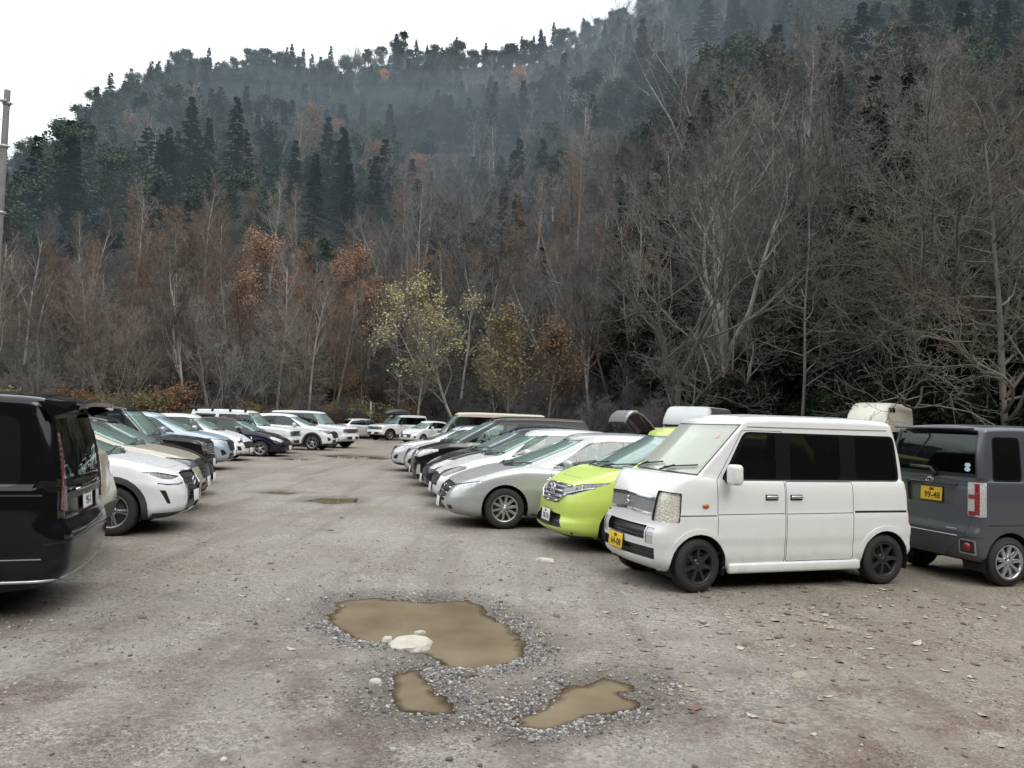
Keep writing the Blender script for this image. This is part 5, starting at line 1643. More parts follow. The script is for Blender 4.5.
park(bigvan_spec(P_IVORY, 'camper_van', roof=2.72, ztop=1.9, hiwin=True, rx0=.85), 'cream camper van with raised roof and small roof windows behind the grey kei wagon', 'camper van', 'nose', (11.25, 25.2), 228, dens=.7, scale=(.92, .88, 1.0))
# ------------------------------------------------------------------ ground, puddles, hill
def hash2(ix, iy, seed):
    h = (ix.astype(np.int64)*374761393+iy.astype(np.int64)*668265263+seed*974634777) & 0x7fffffff
    h = ((h ^ (h >> 13))*1274126177) & 0x7fffffff
    h = (h ^ (h >> 16)) & 0xffff
    return h/65535.0
def vnoise(x, y, seed=0):
    ix = np.floor(x); iy = np.floor(y); fx = x-ix; fy = y-iy
    u = fx*fx*(3-2*fx); v = fy*fy*(3-2*fy)
    a = hash2(ix, iy, seed); b = hash2(ix+1, iy, seed); c = hash2(ix, iy+1, seed); d = hash2(ix+1, iy+1, seed)
    return (a*(1-u)+b*u)*(1-v)+(c*(1-u)+d*u)*v
def fbm(x, y, oct=4, seed=0):
    s = 0; a = .5; t = 0
    for o in range(oct):
        s = s+a*vnoise(x*2**o, y*2**o, seed+o*17); t += a; a *= .5
    return s/t

CAMH = 1.75
def shore(pix):
    """outline given once as picture measurements, stored as metres on the ground"""
    out = []
    for u, v in pix:
        Y = CAMH*769/(v-(420+.03*(u-512))); out.append(((u-512)/769*Y, Y))
    return out
PUDDLES = [
    [(-1.66, 7.30), (-1.40, 7.42), (-.97, 7.36), (-.53, 7.46), (-.30, 7.01), (-.11, 6.46), (.05, 6.12), (.02, 5.74), (-.16, 5.54), (-.36, 5.44), (-.58, 5.48), (-.74, 5.74), (-.90, 5.90), (-1.12, 6.02), (-1.38, 6.13), (-1.62, 6.55)],
    [(-.92, 5.30), (-.74, 5.37), (-.63, 5.10), (-.48, 4.73), (-.41, 4.60), (-.57, 4.57), (-.78, 4.60), (-.86, 4.93)],
    [(-.035, 4.55), (.16, 4.75), (.34, 5.13), (.55, 5.30), (.76, 5.22), (.76, 5.05), (.645, 5.02), (.775, 4.87), (.66, 4.71), (.36, 4.63), (.09, 4.44), (-.035, 4.45)],
    [(-9.0, 29.4), (-8.2, 28.9), (-7.6, 29.3), (-8.0, 30.2), (-8.7, 30.4)],
    [(-8.3, 33.0), (-6.8, 31.2), (-5.2, 31.0), (-4.8, 32.6), (-6.0, 34.2), (-7.6, 34.4)],
    [(-5.6, 17.0), (-4.9, 16.7), (-4.75, 17.2), (-5.3, 17.5)],
    [(-4.15, 15.6), (-3.5, 15.2), (-3.1, 15.6), (-3.3, 16.5), (-4.0, 16.4)],
]
for i_ in range(3): PUDDLES[i_] = [(x+.085, y+.09) for x, y in PUDDLES[i_]]
def sdf_poly(px, py, poly):
    """negative inside"""
    d = np.full(px.shape, 1e9); ins = np.zeros(px.shape, bool)
    n = len(poly)
    for i in range(n):
        ax, ay = poly[i]; bx, by = poly[(i+1) % n]
        ex, ey = bx-ax, by-ay
        t = np.clip(((px-ax)*ex+(py-ay)*ey)/(ex*ex+ey*ey), 0, 1)
        d = np.minimum(d, (px-ax-t*ex)**2+(py-ay-t*ey)**2)
        c = ((ay > py) != (by > py)) & (px < (bx-ax)*(py-ay)/(by-ay+1e-12)+ax)
        ins ^= c
    d = np.sqrt(d)
    return np.where(ins, -d, d)

def puddle_field(X, Y):
    f = np.full(X.shape, 9.0)
    for poly in PUDDLES:
        xs = [p[0] for p in poly]; ys = [p[1] for p in poly]
        m = (X > min(xs)-1.6) & (X < max(xs)+1.6) & (Y > min(ys)-1.6) & (Y < max(ys)+1.6)
        if m.any():
            f[m] = np.minimum(f[m], sdf_poly(X[m], Y[m], poly))
    return f
def ground_z(X, Y, f=None):
    z = .030*(fbm(X*.35+9, Y*.35, 3, 3)-.5)+.012*(fbm(X*2.1, Y*2.1, 3, 5)-.5)+.010*(vnoise(X*14, Y*14, 8)-.5)
    if f is None: f = puddle_field(X, Y)
    fn = f+.17*(fbm(X*3.7, Y*3.7, 4, 21)-.5)+.05*(vnoise(X*17, Y*17, 23)-.5)
    k = np.clip((.16-fn)/.34, 0, 1); k = k*k*(3-2*k)
    rim = np.exp(-((fn-.22)/.2)**2)*.012
    return np.where(f < 1.5, (1-np.clip((1.2-f)/1.0, 0, 1))*z+np.clip((1.2-f)/1.0, 0, 1)*(.35*z)+rim-.062*k, z)

def axis(segs):
    out = []
    for a, b, h in segs:
        n = max(1, int(round((b-a)/h)))
        out += [a+(b-a)*i/n for i in range(n)]
    out.append(segs[-1][1])
    return np.array(out)
gx = axis([(-300, -60, 20), (-60, -14, 1.5), (-14, -10, .5), (-10, -3.0, .14), (-3.0, -1.9, .05), (-1.9, 1.1, .024), (1.1, 2.4, .05), (2.4, 10, .14), (10, 14, .5), (14, 60, 1.5), (60, 300, 20)])
gy = axis([(-300, -20, 20), (-20, 0, 1.5), (0, 3.4, .3), (3.4, 4.3, .045), (4.3, 7.7, .024), (7.7, 9.5, .05), (9.5, 16, .10), (16, 36, .14), (36, 60, .5), (60, 100, 1.5), (100, 300, 20)])
GX, GY = np.meshgrid(gx, gy)
F = puddle_field(GX, GY)
GZ = ground_z(GX, GY, F)
def grid_mesh(name, GX, GY, GZ, mat, flip=False):
    ny, nx = GX.shape
    co = np.stack([GX, GY, GZ], -1).reshape(-1, 3)
    i = np.arange(ny*nx).reshape(ny, nx)
    q = np.stack([i[:-1, :-1], i[:-1, 1:], i[1:, 1:], i[1:, :-1]], -1).reshape(-1, 4)
    me = bpy.data.meshes.new(name)
    me.vertices.add(len(co)); me.vertices.foreach_set('co', co.astype(np.float32).ravel())
    me.loops.add(q.size); me.loops.foreach_set('vertex_index', q.astype(np.int32).ravel())
    me.polygons.add(len(q))
    me.polygons.foreach_set('loop_start', np.arange(0, q.size, 4, dtype=np.int32))
    me.polygons.foreach_set('use_smooth', np.ones(len(q), bool))
    me.update(calc_edges=True); me.validate()
    me.materials.append(mat)
    return link(bpy.data.objects.new(name, me))

def ground_material():
    m, nt, out = new_mat('gravel_earth')
    p = principled(nt, (.2, .18, .16), .9, 0, 0, .3)
    tc = N(nt, 'ShaderNodeTexCoord'); P = tc.outputs['Object']
    def noise(s, d=5, r=.55, off=0):
        mp = N(nt, 'ShaderNodeMapping'); mp.inputs['Location'].default_value = (off, off*.7, 0)
        nt.links.new(P, mp.inputs[0])
        n = N(nt, 'ShaderNodeTexNoise', inp={'Scale': s, 'Detail': d, 'Roughness': r})
        nt.links.new(mp.outputs[0], n.inputs['Vector']); return n.outputs['Fac']
    def ramp(s, a, b):
        r = N(nt, 'ShaderNodeMapRange', inp={1: a, 2: b, 3: 0.0, 4: 1.0}); nt.links.new(s, r.inputs[0]); return r.outputs[0]
    def mixc(f, a, b, mode='MIX'):
        x = N(nt, 'ShaderNodeMix', data_type='RGBA', blend_type=mode)
        for s, v in ((0, f), (6, a), (7, b)):
            if hasattr(v, 'is_output'): nt.links.new(v, x.inputs[s])
            else: x.inputs[s].default_value = v if s == 0 else (*v, 1)
        return x.outputs[2]
    def math_(op, a, b):
        x = N(nt, 'ShaderNodeMath', operation=op)
        for i, v in enumerate((a, b)):
            if hasattr(v, 'is_output'): nt.links.new(v, x.inputs[i])
            else: x.inputs[i].default_value = v
        return x.outputs[0]
    sep = N(nt, 'ShaderNodeSeparateXYZ'); nt.links.new(P, sep.inputs[0])
    c = mixc(ramp(noise(.28, 6, .62), .40, .62), (.248, .231, .206), (.190, .166, .135))
    # brown earth towards the right of the lot and far down it
    rt = ramp(math_('ADD', sep.outputs['X'], math_('MULTIPLY', math_('SUBTRACT', noise(.5, 4), .5), 5.0)), .6, 3.4)
    c = mixc(math_('MULTIPLY', rt, .8), c, (.205, .168, .130))
    fr = ramp(sep.outputs['Y'], 14, 34)
    c = mixc(math_('MULTIPLY', fr, .55), c, (.215, .175, .140))
    # dark purple-brown leaf mould patches near the puddles
    pz = math_('MULTIPLY', ramp(noise(1.1, 6, .68, 3.3), .46, .62), ramp(sep.outputs['Y'], 8.0, 4.6))
    c = mixc(math_('MULTIPLY', pz, .75), c, (.105, .066, .058))
    # pale dusty patches
    c = mixc(math_('MULTIPLY', ramp(noise(1.7, 7, .7, 8.1), .56, .70), .55), c, (.34, .31, .265))
    # dark damp smears
    c = mixc(math_('MULTIPLY', ramp(noise(.9, 7, .7, 14.0), .58, .72), .55), c, (.085, .07, .058))
    # faint wheel tracks along the lot
    mt = N(nt, 'ShaderNodeMapping'); mt.inputs['Scale'].default_value = (1.15, .09, 1); mt.inputs['Rotation'].default_value = (0, 0, .12); nt.links.new(P, mt.inputs[0])
    tn = N(nt, 'ShaderNodeTexNoise', inp={'Scale': 1.0, 'Detail': 7.0, 'Roughness': .62}); nt.links.new(mt.outputs[0], tn.inputs['Vector'])
    c = mixc(math_('MULTIPLY', ramp(tn.outputs['Fac'], .50, .64), .5), c, (.115, .094, .078))
    # stones: two sizes of grains
    tot = None
    for s, lo, hi in ((34, .68, 1.34), (80, .5, 1.5), (190, .6, 1.4)):
        v = N(nt, 'ShaderNodeTexVoronoi', inp={'Scale': s}); nt.links.new(P, v.inputs['Vector'])
        sp = N(nt, 'ShaderNodeSeparateColor'); nt.links.new(v.outputs['Color'], sp.inputs[0])
        r = N(nt, 'ShaderNodeMapRange', inp={1: 0.0, 2: 1.0, 3: lo, 4: hi}); nt.links.new(sp.outputs[0], r.inputs[0])
        cc = N(nt, 'ShaderNodeCombineColor')
        for i in range(3): nt.links.new(r.outputs[0], cc.inputs[i])
        gm = math_('MULTIPLY', ramp(noise(1.3, 5, .6, s*.1), .36, .60), .85)
        c = mixc(gm, c, mixc(1.0, c, cc.outputs[0], 'MULTIPLY'))
        h = math_('MULTIPLY', v.outputs['Distance'], -1.0/s*9)
        tot = h if tot is None else math_('ADD', tot, h)
    # wet rim
    at = N(nt, 'ShaderNodeAttribute', attribute_name='wet')
    c = mixc(math_('MULTIPLY', at.outputs['Fac'], .8), c, mixc(1.0, c, (.42, .40, .38), 'MULTIPLY'))
    nt.links.new(c, p.inputs['Base Color'])
    rr = N(nt, 'ShaderNodeMapRange', inp={1: 0.0, 2: 1.0, 3: .92, 4: .55}); nt.links.new(at.outputs['Fac'], rr.inputs[0])
    nt.links.new(rr.outputs[0], p.inputs['Roughness'])
    nb = math_('ADD', tot, math_('MULTIPLY', noise(30, 6, .7), .6))
    bu = N(nt, 'ShaderNodeBump', inp={'Strength': .9, 'Distance': .014})
    nt.links.new(nb, bu.inputs['Height']); nt.links.new(bu.outputs[0], p.inputs['Normal'])
    nt.links.new(p.outputs[0], out.inputs[0])
    return m
gnd = grid_mesh('ground', GX, GY, GZ, ground_material())
gnd['kind'] = 'structure'
wet = np.clip(1-(F+.10*(fbm(GX*4, GY*4, 3, 31)-.5)-.02)/.42, 0, 1)
at = gnd.data.attributes.new('wet', 'FLOAT', 'POINT'); at.data.foreach_set('value', wet.astype(np.float32).ravel())

def water_material():
    m, nt, out = new_mat('muddy_water')
    p = principled(nt, (.20, .150, .080), .02, 0, 0, .5)
    p.inputs['IOR'].default_value = 1.33
    tc = N(nt, 'ShaderNodeTexCoord')
    n1 = N(nt, 'ShaderNodeTexNoise', inp={'Scale': 1.6, 'Detail': 5.0}); nt.links.new(tc.outputs['Object'], n1.inputs['Vector'])
    at = N(nt, 'ShaderNodeAttribute', attribute_name='depth')
    mx = N(nt, 'ShaderNodeMix', data_type='RGBA')
    mx.inputs[6].default_value = (.150, .118, .075, 1); mx.inputs[7].default_value = (.222, .180, .120, 1)
    r1 = N(nt, 'ShaderNodeMapRange', inp={1: .35, 2: .65, 3: 0.0, 4: 1.0}); nt.links.new(n1.outputs['Fac'], r1.inputs[0])
    nt.links.new(r1.outputs[0], mx.inputs[0]); nt.links.new(mx.outputs[2], p.inputs['Base Color'])
    n2 = N(nt, 'ShaderNodeTexNoise', inp={'Scale': 7.0, 'Detail': 2.0}); nt.links.new(tc.outputs['Object'], n2.inputs['Vector'])
    bu = N(nt, 'ShaderNodeBump', inp={'Strength': .05, 'Distance': .01}); nt.links.new(n2.outputs['Fac'], bu.inputs['Height'])
    nt.links.new(bu.outputs[0], p.inputs['Normal'])
    # shallow water at the shore lets the ground show through
    tr = N(nt, 'ShaderNodeBsdfTransparent'); tr.inputs[0].default_value = (.55, .44, .30, 1)
    mr = N(nt, 'ShaderNodeMapRange', inp={1: 0.0, 2: .022, 3: .12, 4: 1.0}); nt.links.new(at.outputs['Fac'], mr.inputs[0])
    ms = N(nt, 'ShaderNodeMixShader'); nt.links.new(mr.outputs[0], ms.inputs[0]); nt.links.new(tr.outputs[0], ms.inputs[1]); nt.links.new(p.outputs[0], ms.inputs[2])
    nt.links.new(ms.outputs[0], out.inputs[0])
    return m
MW = water_material()
def puddle(poly, i):
    """level sheet over the hollow; keeps only the cells where the ground lies below the water"""
    h = .04 if i < 3 else .12
    lvl = -.018
    xs = [p[0] for p in poly]; ys = [p[1] for p in poly]
    X, Y = np.meshgrid(np.arange(min(xs)-.3, max(xs)+.3, h), np.arange(min(ys)-.3, max(ys)+.3, h))
    D = lvl-ground_z(X, Y)
    keep = np.maximum.reduce([D[:-1, :-1], D[1:, :-1], D[:-1, 1:], D[1:, 1:]]) > -.012
    own = sdf_poly(X, Y, poly); oth = np.full(X.shape, 9.0)
    for j, p2 in enumerate(PUDDLES):
        if j != i: oth = np.minimum(oth, sdf_poly(X, Y, p2))
    keep &= (own < oth-.02)[:-1, :-1]
    idx = np.arange(X.size).reshape(X.shape)
    q = np.stack([idx[:-1, :-1], idx[:-1, 1:], idx[1:, 1:], idx[1:, :-1]], -1)[keep]
    used, inv = np.unique(q, return_inverse=True); q = inv.reshape(-1, 4)
    V = np.stack([X.ravel()[used], Y.ravel()[used], np.full(len(used), lvl)], -1)
    o = mesh_obj('puddle', V, q.tolist(), MW, None, None, True)
    a = o.data.attributes.new('depth', 'FLOAT', 'POINT'); a.data.foreach_set('value', D.ravel()[used].astype(np.float32))
    o['kind'] = 'structure'
for i, P in enumerate(PUDDLES): puddle(P, i)

# ---- stones, gravel and leaves lying on the lot
def ico():
    bm = bmesh.new(); bmesh.ops.create_icosphere(bm, subdivisions=1, radius=1)
    v = np.array([q.co[:] for q in bm.verts]); f = np.array([[w.index for w in g.verts] for g in bm.faces]); bm.free(); return v, f
IV, IF = ico()
def scatter_mesh(name, mats, px, py, size, flat, midx, seed, lift=.25):
    r = np.random.default_rng(seed); n = len(px)
    V = np.repeat(IV[None], n, 0)*(1+.35*(r.random((n, len(IV), 1))-.5))
    sc = size[:, None, None]*np.stack([r.uniform(.7, 1.3, n), r.uniform(.6, 1.1, n), r.uniform(*flat, n)], -1)[:, None, :]
    V = V*sc
    a = r.uniform(0, 6.283, n); c, s = np.cos(a)[:, None], np.sin(a)[:, None]
    x = V[:, :, 0]*c-V[:, :, 1]*s; y = V[:, :, 0]*s+V[:, :, 1]*c
    pz = ground_z(px, py)
    V = np.stack([x+px[:, None], y+py[:, None], V[:, :, 2]+(pz+size*lift)[:, None]], -1)
    Fc = (IF[None]+(np.arange(n)*len(IV))[:, None, None]).reshape(-1, 3)
    me = bpy.data.meshes.new(name)
    V = V.reshape(-1, 3)
    me.vertices.add(len(V)); me.vertices.foreach_set('co', V.astype(np.float32).ravel())
    me.loops.add(Fc.size); me.loops.foreach_set('vertex_index', Fc.astype(np.int32).ravel())
    me.polygons.add(len(Fc)); me.polygons.foreach_set('loop_start', np.arange(0, Fc.size, 3, dtype=np.int32))
    for m in mats: me.materials.append(m)
    me.polygons.foreach_set('material_index', np.repeat(midx, len(IF)).astype(np.int32))
    me.update(calc_edges=True)
    return link(bpy.data.objects.new(name, me))
GR = [simple('gravel_stone_%d' % i, c, .85, noise=.25, scale=60) for i, c in enumerate([(.33, .315, .295), (.22, .21, .20), (.095, .095, .10), (.46, .44, .40), (.22, .175, .14)])]
r_ = np.random.default_rng(3)
cx = []; cy = []
while len(cx) < 14000:
    x = r_.uniform(-4.2, 4.2, 20000); y = r_.uniform(3.7, 10.5, 20000)
    f = puddle_field(x, y)
    pr = np.where(f < -.02, .0, .012+.9*np.exp(-((f-.11)/.14)**2)*(.12+3.0*np.clip(fbm(x*1.7, y*1.7, 3, 40)-.42, 0, 1)))+.07*np.clip(fbm(x*.8+4, y*.8, 3, 44)-.5, 0, 1)
    pr = pr*np.clip(1.4-(y-4)/6, .1, 1)
    k = (r_.random(len(x)) < pr) & (f > -.03)
    cx += list(x[k]); cy += list(y[k])
cx = np.array(cx[:14000]); cy = np.array(cy[:14000])
sz = np.clip(r_.lognormal(math.log(.0056), .5, len(cx)), .003, .024)
o = scatter_mesh('gravel', GR, cx, cy, sz, (.45, .9), r_.choice(5, len(cx), p=[.31, .25, .29, .07, .08]), 5)
o['kind'] = 'stuff'
# fallen leaves: small curled sheets
def leaf_sheet(name, mats, px, py, size, seed):
    r = np.random.default_rng(seed); n = len(px)
    base = np.array([(-1, 0, .12), (-.35, -.5, .0), (.45, -.42, .05), (1, 0, .18), (.45, .42, .05), (-.35, .5, 0), (0, 0, .06)])
    tri = np.array([(0, 1, 6), (1, 2, 6), (2, 3, 6), (3, 4, 6), (4, 5, 6), (5, 0, 6)])
    V = np.repeat(base[None], n, 0)*(1+.5*(r.random((n, 7, 1))-.5))
    V[:, :, 2] *= r.uniform(.2, 2.0, (n, 1))
    V = V*size[:, None, None]
    a = r.uniform(0, 6.283, n); c, s = np.cos(a)[:, None], np.sin(a)[:, None]
    x = V[:, :, 0]*c-V[:, :, 1]*s; y = V[:, :, 0]*s+V[:, :, 1]*c
    pz = ground_z(px, py)+.004
    V = np.stack([x+px[:, None], y+py[:, None], V[:, :, 2]+pz[:, None]], -1).reshape(-1, 3)
    Fc = (tri[None]+(np.arange(n)*7)[:, None, None]).reshape(-1, 3)
    return mesh_obj(name, V, Fc, mats, None, np.repeat(r.integers(0, len(mats), n), 6).tolist())
LF = [simple('fallen_leaf_%d' % i, c, .8, noise=.3, scale=30) for i, c in enumerate([(.22, .155, .105), (.14, .085, .06), (.31, .25, .18), (.11, .07, .06), (.40, .35, .28)])]
lx = np.concatenate([r_.uniform(1.0, 9, 1500), r_.normal(3.6, 1.3, 420), r_.uniform(-5, 1, 260), r_.uniform(-9, 12, 500)])
ly = np.concatenate([r_.uniform(4.2, 8.6, 1500), r_.normal(6.6, .7, 420), r_.uniform(4, 11, 260), r_.uniform(10, 32, 500)])
ls = np.clip(r_.lognormal(math.log(.032), .4, len(lx)), .014, .075)
k = (puddle_field(lx, ly) > .05) & (r_.random(len(lx)) < .15+1.3*np.clip(fbm(lx*.9, ly*1.1, 3, 61)-.42, 0, .6))
o = leaf_sheet('fallen_leaves', LF, lx[k], ly[k], ls[k], 9); o['kind'] = 'stuff'
# clods and flat pale stones trodden into the earth on the right
k = r_.random(1100)
bx = np.concatenate([r_.normal(3.6, 1.2, 420), r_.uniform(1.6, 7.5, 300), r_.uniform(-6, 1, 90)]); by = np.concatenate([r_.normal(6.5, .8, 420), r_.uniform(4.5, 8.2, 300), r_.uniform(4.2, 13, 90)])
bs = np.clip(r_.lognormal(math.log(.020), .5, len(bx)), .008, .06)
kk = (puddle_field(bx, by) > .12) & (r_.random(len(bx)) < .10+4*np.clip(fbm(bx*1.1, by*1.5, 3, 66)-.46, 0, .3))
CL = [simple('clod_%d' % i, c, .9, noise=.3, scale=40) for i, c in enumerate([(.27, .225, .175), (.19, .15, .115), (.12, .09, .075), (.36, .32, .27)])]
o = scatter_mesh('clods', CL, bx[kk], by[kk], bs[kk], (.12, .3), r_.choice(4, int(kk.sum()), p=[.4, .3, .2, .1]), 12, .06); o['kind'] = 'stuff'

def stone(name, label, c, s, seed, mat, sub=3):
    r = random.Random(seed)
    bm = bmesh.new(); bmesh.ops.create_icosphere(bm, subdivisions=sub, radius=1)
    from mathutils import noise as mn
    for v in bm.verts:
        d = 1+.28*mn.noise(v.co*1.3+Vector((seed, 0, 0)))+.10*mn.noise(v.co*4+Vector((0, seed, 0)))
        v.co = Vector((v.co.x*s[0]*d, v.co.y*s[1]*d, math.copysign(min(abs(v.co.z*d), .62+.06*mn.noise(v.co*3)), v.co.z)*s[2]))
    for f in bm.faces: f.smooth = False
    me = bpy.data.meshes.new(name); bm.to_mesh(me); bm.free(); me.materials.append(mat)
    o = link(bpy.data.objects.new(name, me)); o.location = c; o.rotation_euler = (0, 0, r.uniform(0, 6))
    tag(o, label, 'stone'); return o
M_STONE = simple('pale_stone', (.43, .395, .335), .85, noise=.3, scale=12)
stone('stone', 'flat pale stone lying at the edge of the largest puddle', (-.78, 6.06, -.016), (.215, .17, .055), 3, M_STONE)
stone('stone', 'small pale pebble left of the flat stone in the puddle', (-.98, 6.14, -.01), (.05, .04, .04), 8, M_STONE, 2)
stone('stone', 'small pale pebble just behind the flat stone in the puddle', (-.75, 6.38, -.015), (.06, .03, .03), 5, M_STONE, 2)
stone('stone', 'pale grey pebble left of the middle small puddle', (-.89, 5.14, .005), (.045, .04, .03), 12, M_STONE, 2)
stone('stone', 'flat pale stone on the earth in front of the lime minivan', (.42, 9.75, .0), (.13, .08, .05), 15, M_STONE, 2)
stone('stone', 'brownish flake of stone alone on the right foreground earth', (2.05, 5.55, .0), (.11, .05, .02), 21, CL[0], 2)

# ---- the hill
AZ = [(-180, 45, 220, 150), (-110, 60, 260, 110), (-60, 68, 290, 70), (-34, 66, 300, 70), (-28, 65, 300, 106), (-22, 63, 310, 128), (-15, 62, 320, 136), (-8, 67, 330, 146), (-1, 62, 330, 148), (5.7, 51, 330, 170), (16.7, 39, 325, 190), (33.4, 36, 310, 190), (60, 42, 280, 170), (110, 55, 250, 130), (180, 45, 220, 150)]
az_r0 = pchip([(a, b) for a, b, c, d in AZ]); az_r1 = pchip([(a, c) for a, b, c, d in AZ]); az_h = pchip([(a, d) for a, b, c, d in AZ])
def hill_z(x, y):
    a = math.degrees(math.atan2(x, y)); r = math.hypot(x, y)
    r0, r1, H = az_r0(a), az_r1(a), az_h(a)
    t = (r-r0)/(r1-r0)
    if t <= 0: return -.6+max(-.4, t*3)
    nx = fbm(np.array([x*.022+5.3]), np.array([y*.022+1.7]), 3, 77)[0]-.5
    s = t if t < 1 else 1-(t-1)*.35
    bump = nx*26*min(1, max(0, t)*4)*(1 if t < 1 else max(0, 2-t))
    return -.6+min(.6, (r-r0)*.2)+H*s*(.94+.06*min(t, 1))+bump
na, nr = 240, 70
HX = np.zeros((nr, na+1)); HY = HX.copy(); HZ = HX.copy()
for i in range(na+1):
    a = -180+360*i/na
    r0, r1 = az_r0(a), az_r1(a)
    for j in range(nr):
        r = r0-6+(r1*1.6-r0+6)*(j/(nr-1))**1.15
        x, y = r*math.sin(R(a)), r*math.cos(R(a))
        HX[j, i] = x; HY[j, i] = y; HZ[j, i] = hill_z(x, y)
def hill_material():
    m, nt, out = new_mat('forest_floor')
    p = principled(nt, (.05, .04, .03), .95, 0, 0, .2)
    tc = N(nt, 'ShaderNodeTexCoord')
    n = N(nt, 'ShaderNodeTexNoise', inp={'Scale': .12, 'Detail': 9.0, 'Roughness': .7}); nt.links.new(tc.outputs['Object'], n.inputs['Vector'])
    cr = N(nt, 'ShaderNodeValToRGB'); e = cr.color_ramp.elements
    e[0].position = .35; e[0].color = (.016, .020, .016, 1); e[1].position = .68; e[1].color = (.052, .043, .034, 1)
    nt.links.new(n.outputs['Fac'], cr.inputs[0]); nt.links.new(cr.outputs[0], p.inputs['Base Color'])
    n2 = N(nt, 'ShaderNodeTexNoise', inp={'Scale': 2.5, 'Detail': 6.0}); nt.links.new(tc.outputs['Object'], n2.inputs['Vector'])
    bu = N(nt, 'ShaderNodeBump', inp={'Strength': 1.0, 'Distance': .5}); nt.links.new(n2.outputs['Fac'], bu.inputs['Height'])
    nt.links.new(bu.outputs[0], p.inputs['Normal']); nt.links.new(p.outputs[0], out.inputs[0])
    return m
hill = grid_mesh('hill', HX, HY, HZ, hill_material())
if hill.data.polygons[100].normal.z < 0: hill.data.flip_normals()
hill['kind'] = 'structure'
# ------------------------------------------------------------------ the forest
def foliage_mat(name, c0, c1, rough=.8, trans=.0, rnd=.5):
    if name in MATS: return MATS[name]
    m, nt, out = new_mat(name)
    p = principled(nt, c0, rough, 0, 0, .2)
    oi = N(nt, 'ShaderNodeObjectInfo'); tc = N(nt, 'ShaderNodeTexCoord')
    n = N(nt, 'ShaderNodeTexNoise', inp={'Scale': .7, 'Detail': 5.0, 'Roughness': .65}); nt.links.new(tc.outputs['Object'], n.inputs['Vector'])
    mx = N(nt, 'ShaderNodeMix', data_type='RGBA'); mx.inputs[6].default_value = (*c0, 1); mx.inputs[7].default_value = (*c1, 1)
    r = N(nt, 'ShaderNodeMapRange', inp={1: .3, 2: .7, 3: 0.0, 4: 1.0}); nt.links.new(n.outputs['Fac'], r.inputs[0]); nt.links.new(r.outputs[0], mx.inputs[0])
    hs = N(nt, 'ShaderNodeHueSaturation')
    v = N(nt, 'ShaderNodeMapRange', inp={1: 0.0, 2: 1.0, 3: 1-rnd, 4: 1+rnd}); nt.links.new(oi.outputs['Random'], v.inputs[0]); nt.links.new(v.outputs[0], hs.inputs['Value'])
    nt.links.new(mx.outputs[2], hs.inputs['Color']); nt.links.new(hs.outputs[0], p.inputs['Base Color'])
    nt.links.new(p.outputs[0], out.inputs[0]); MATS[name] = m
    return m
B_GREY = foliage_mat('grey_bark', (.13, .12, .108), (.29, .27, .245), rnd=.35)
B_PALE = foliage_mat('pale_bark', (.24, .22, .19), (.46, .43, .38), rnd=.2)
B_DARK = foliage_mat('dark_bark', (.045, .036, .03), (.10, .085, .07), rnd=.3)
T_GREY = foliage_mat('grey_twigs', (.105, .098, .090), (.225, .212, .195), rnd=.5)
T_PURP = foliage_mat('purple_brown_twigs', (.085, .080, .083), (.165, .155, .156), rnd=.5)
T_WARM = foliage_mat('russet_twigs', (.15, .100, .072), (.26, .175, .125), rnd=.4)
T_TAN = foliage_mat('tan_twigs', (.155, .135, .110), (.26, .23, .19), rnd=.3)
L_FIR = foliage_mat('fir_needles', (.019, .038, .029), (.055, .090, .066), rnd=.45)
L_FIR2 = foliage_mat('blue_fir_needles', (.022, .046, .042), (.052, .092, .080), rnd=.4)
L_PINE = foliage_mat('pine_needles', (.028, .050, .032), (.065, .095, .055), rnd=.4)
L_LARCH = foliage_mat('larch_needles', (.29, .165, .115), (.40, .25, .17), rnd=.35)
L_YELLOW = foliage_mat('yellow_leaves', (.33, .30, .13), (.48, .45, .24), rnd=.2)
L_RUST = foliage_mat('rust_leaves', (.20, .115, .065), (.33, .20, .11), rnd=.35)
L_OLIVE = foliage_mat('olive_leaves', (.16, .135, .065), (.29, .24, .12), rnd=.3)
L_SASA = foliage_mat('bamboo_grass_leaves', (.014, .024, .014), (.045, .06, .03), rnd=.4)

def tubes_np(lines):
    """lines: list of (points Nx3, radii N, sides) -> verts, quads"""
    V = []; Fq = []; off = 0
    for pts, rad, n in lines:
        P = np.asarray(pts, float); k = len(P)
        T = np.gradient(P, axis=0); T /= np.linalg.norm(T, axis=1, keepdims=True)+1e-9
        ref = np.array([0, 0, 1.0]) if abs(T[0][2]) < .8 else np.array([1.0, 0, 0])
        U = np.cross(T, ref); U /= np.linalg.norm(U, axis=1, keepdims=True)+1e-9
        W = np.cross(T, U)
        a = np.arange(n)*(2*math.pi/n)
        ring = U[:, None]*np.cos(a)[None, :, None]+W[:, None]*np.sin(a)[None, :, None]
        V.append((P[:, None]+ring*np.asarray(rad)[:, None, None]).reshape(-1, 3))
        i = np.arange(k-1)[:, None]*n; j = np.arange(n)[None]; j2 = (j+1) % n
        Fq.append((np.stack([i+j, i+j2, i+n+j2, i+n+j], -1)+off).reshape(-1, 4))
        off += k*n
    return np.concatenate(V), np.concatenate(Fq)
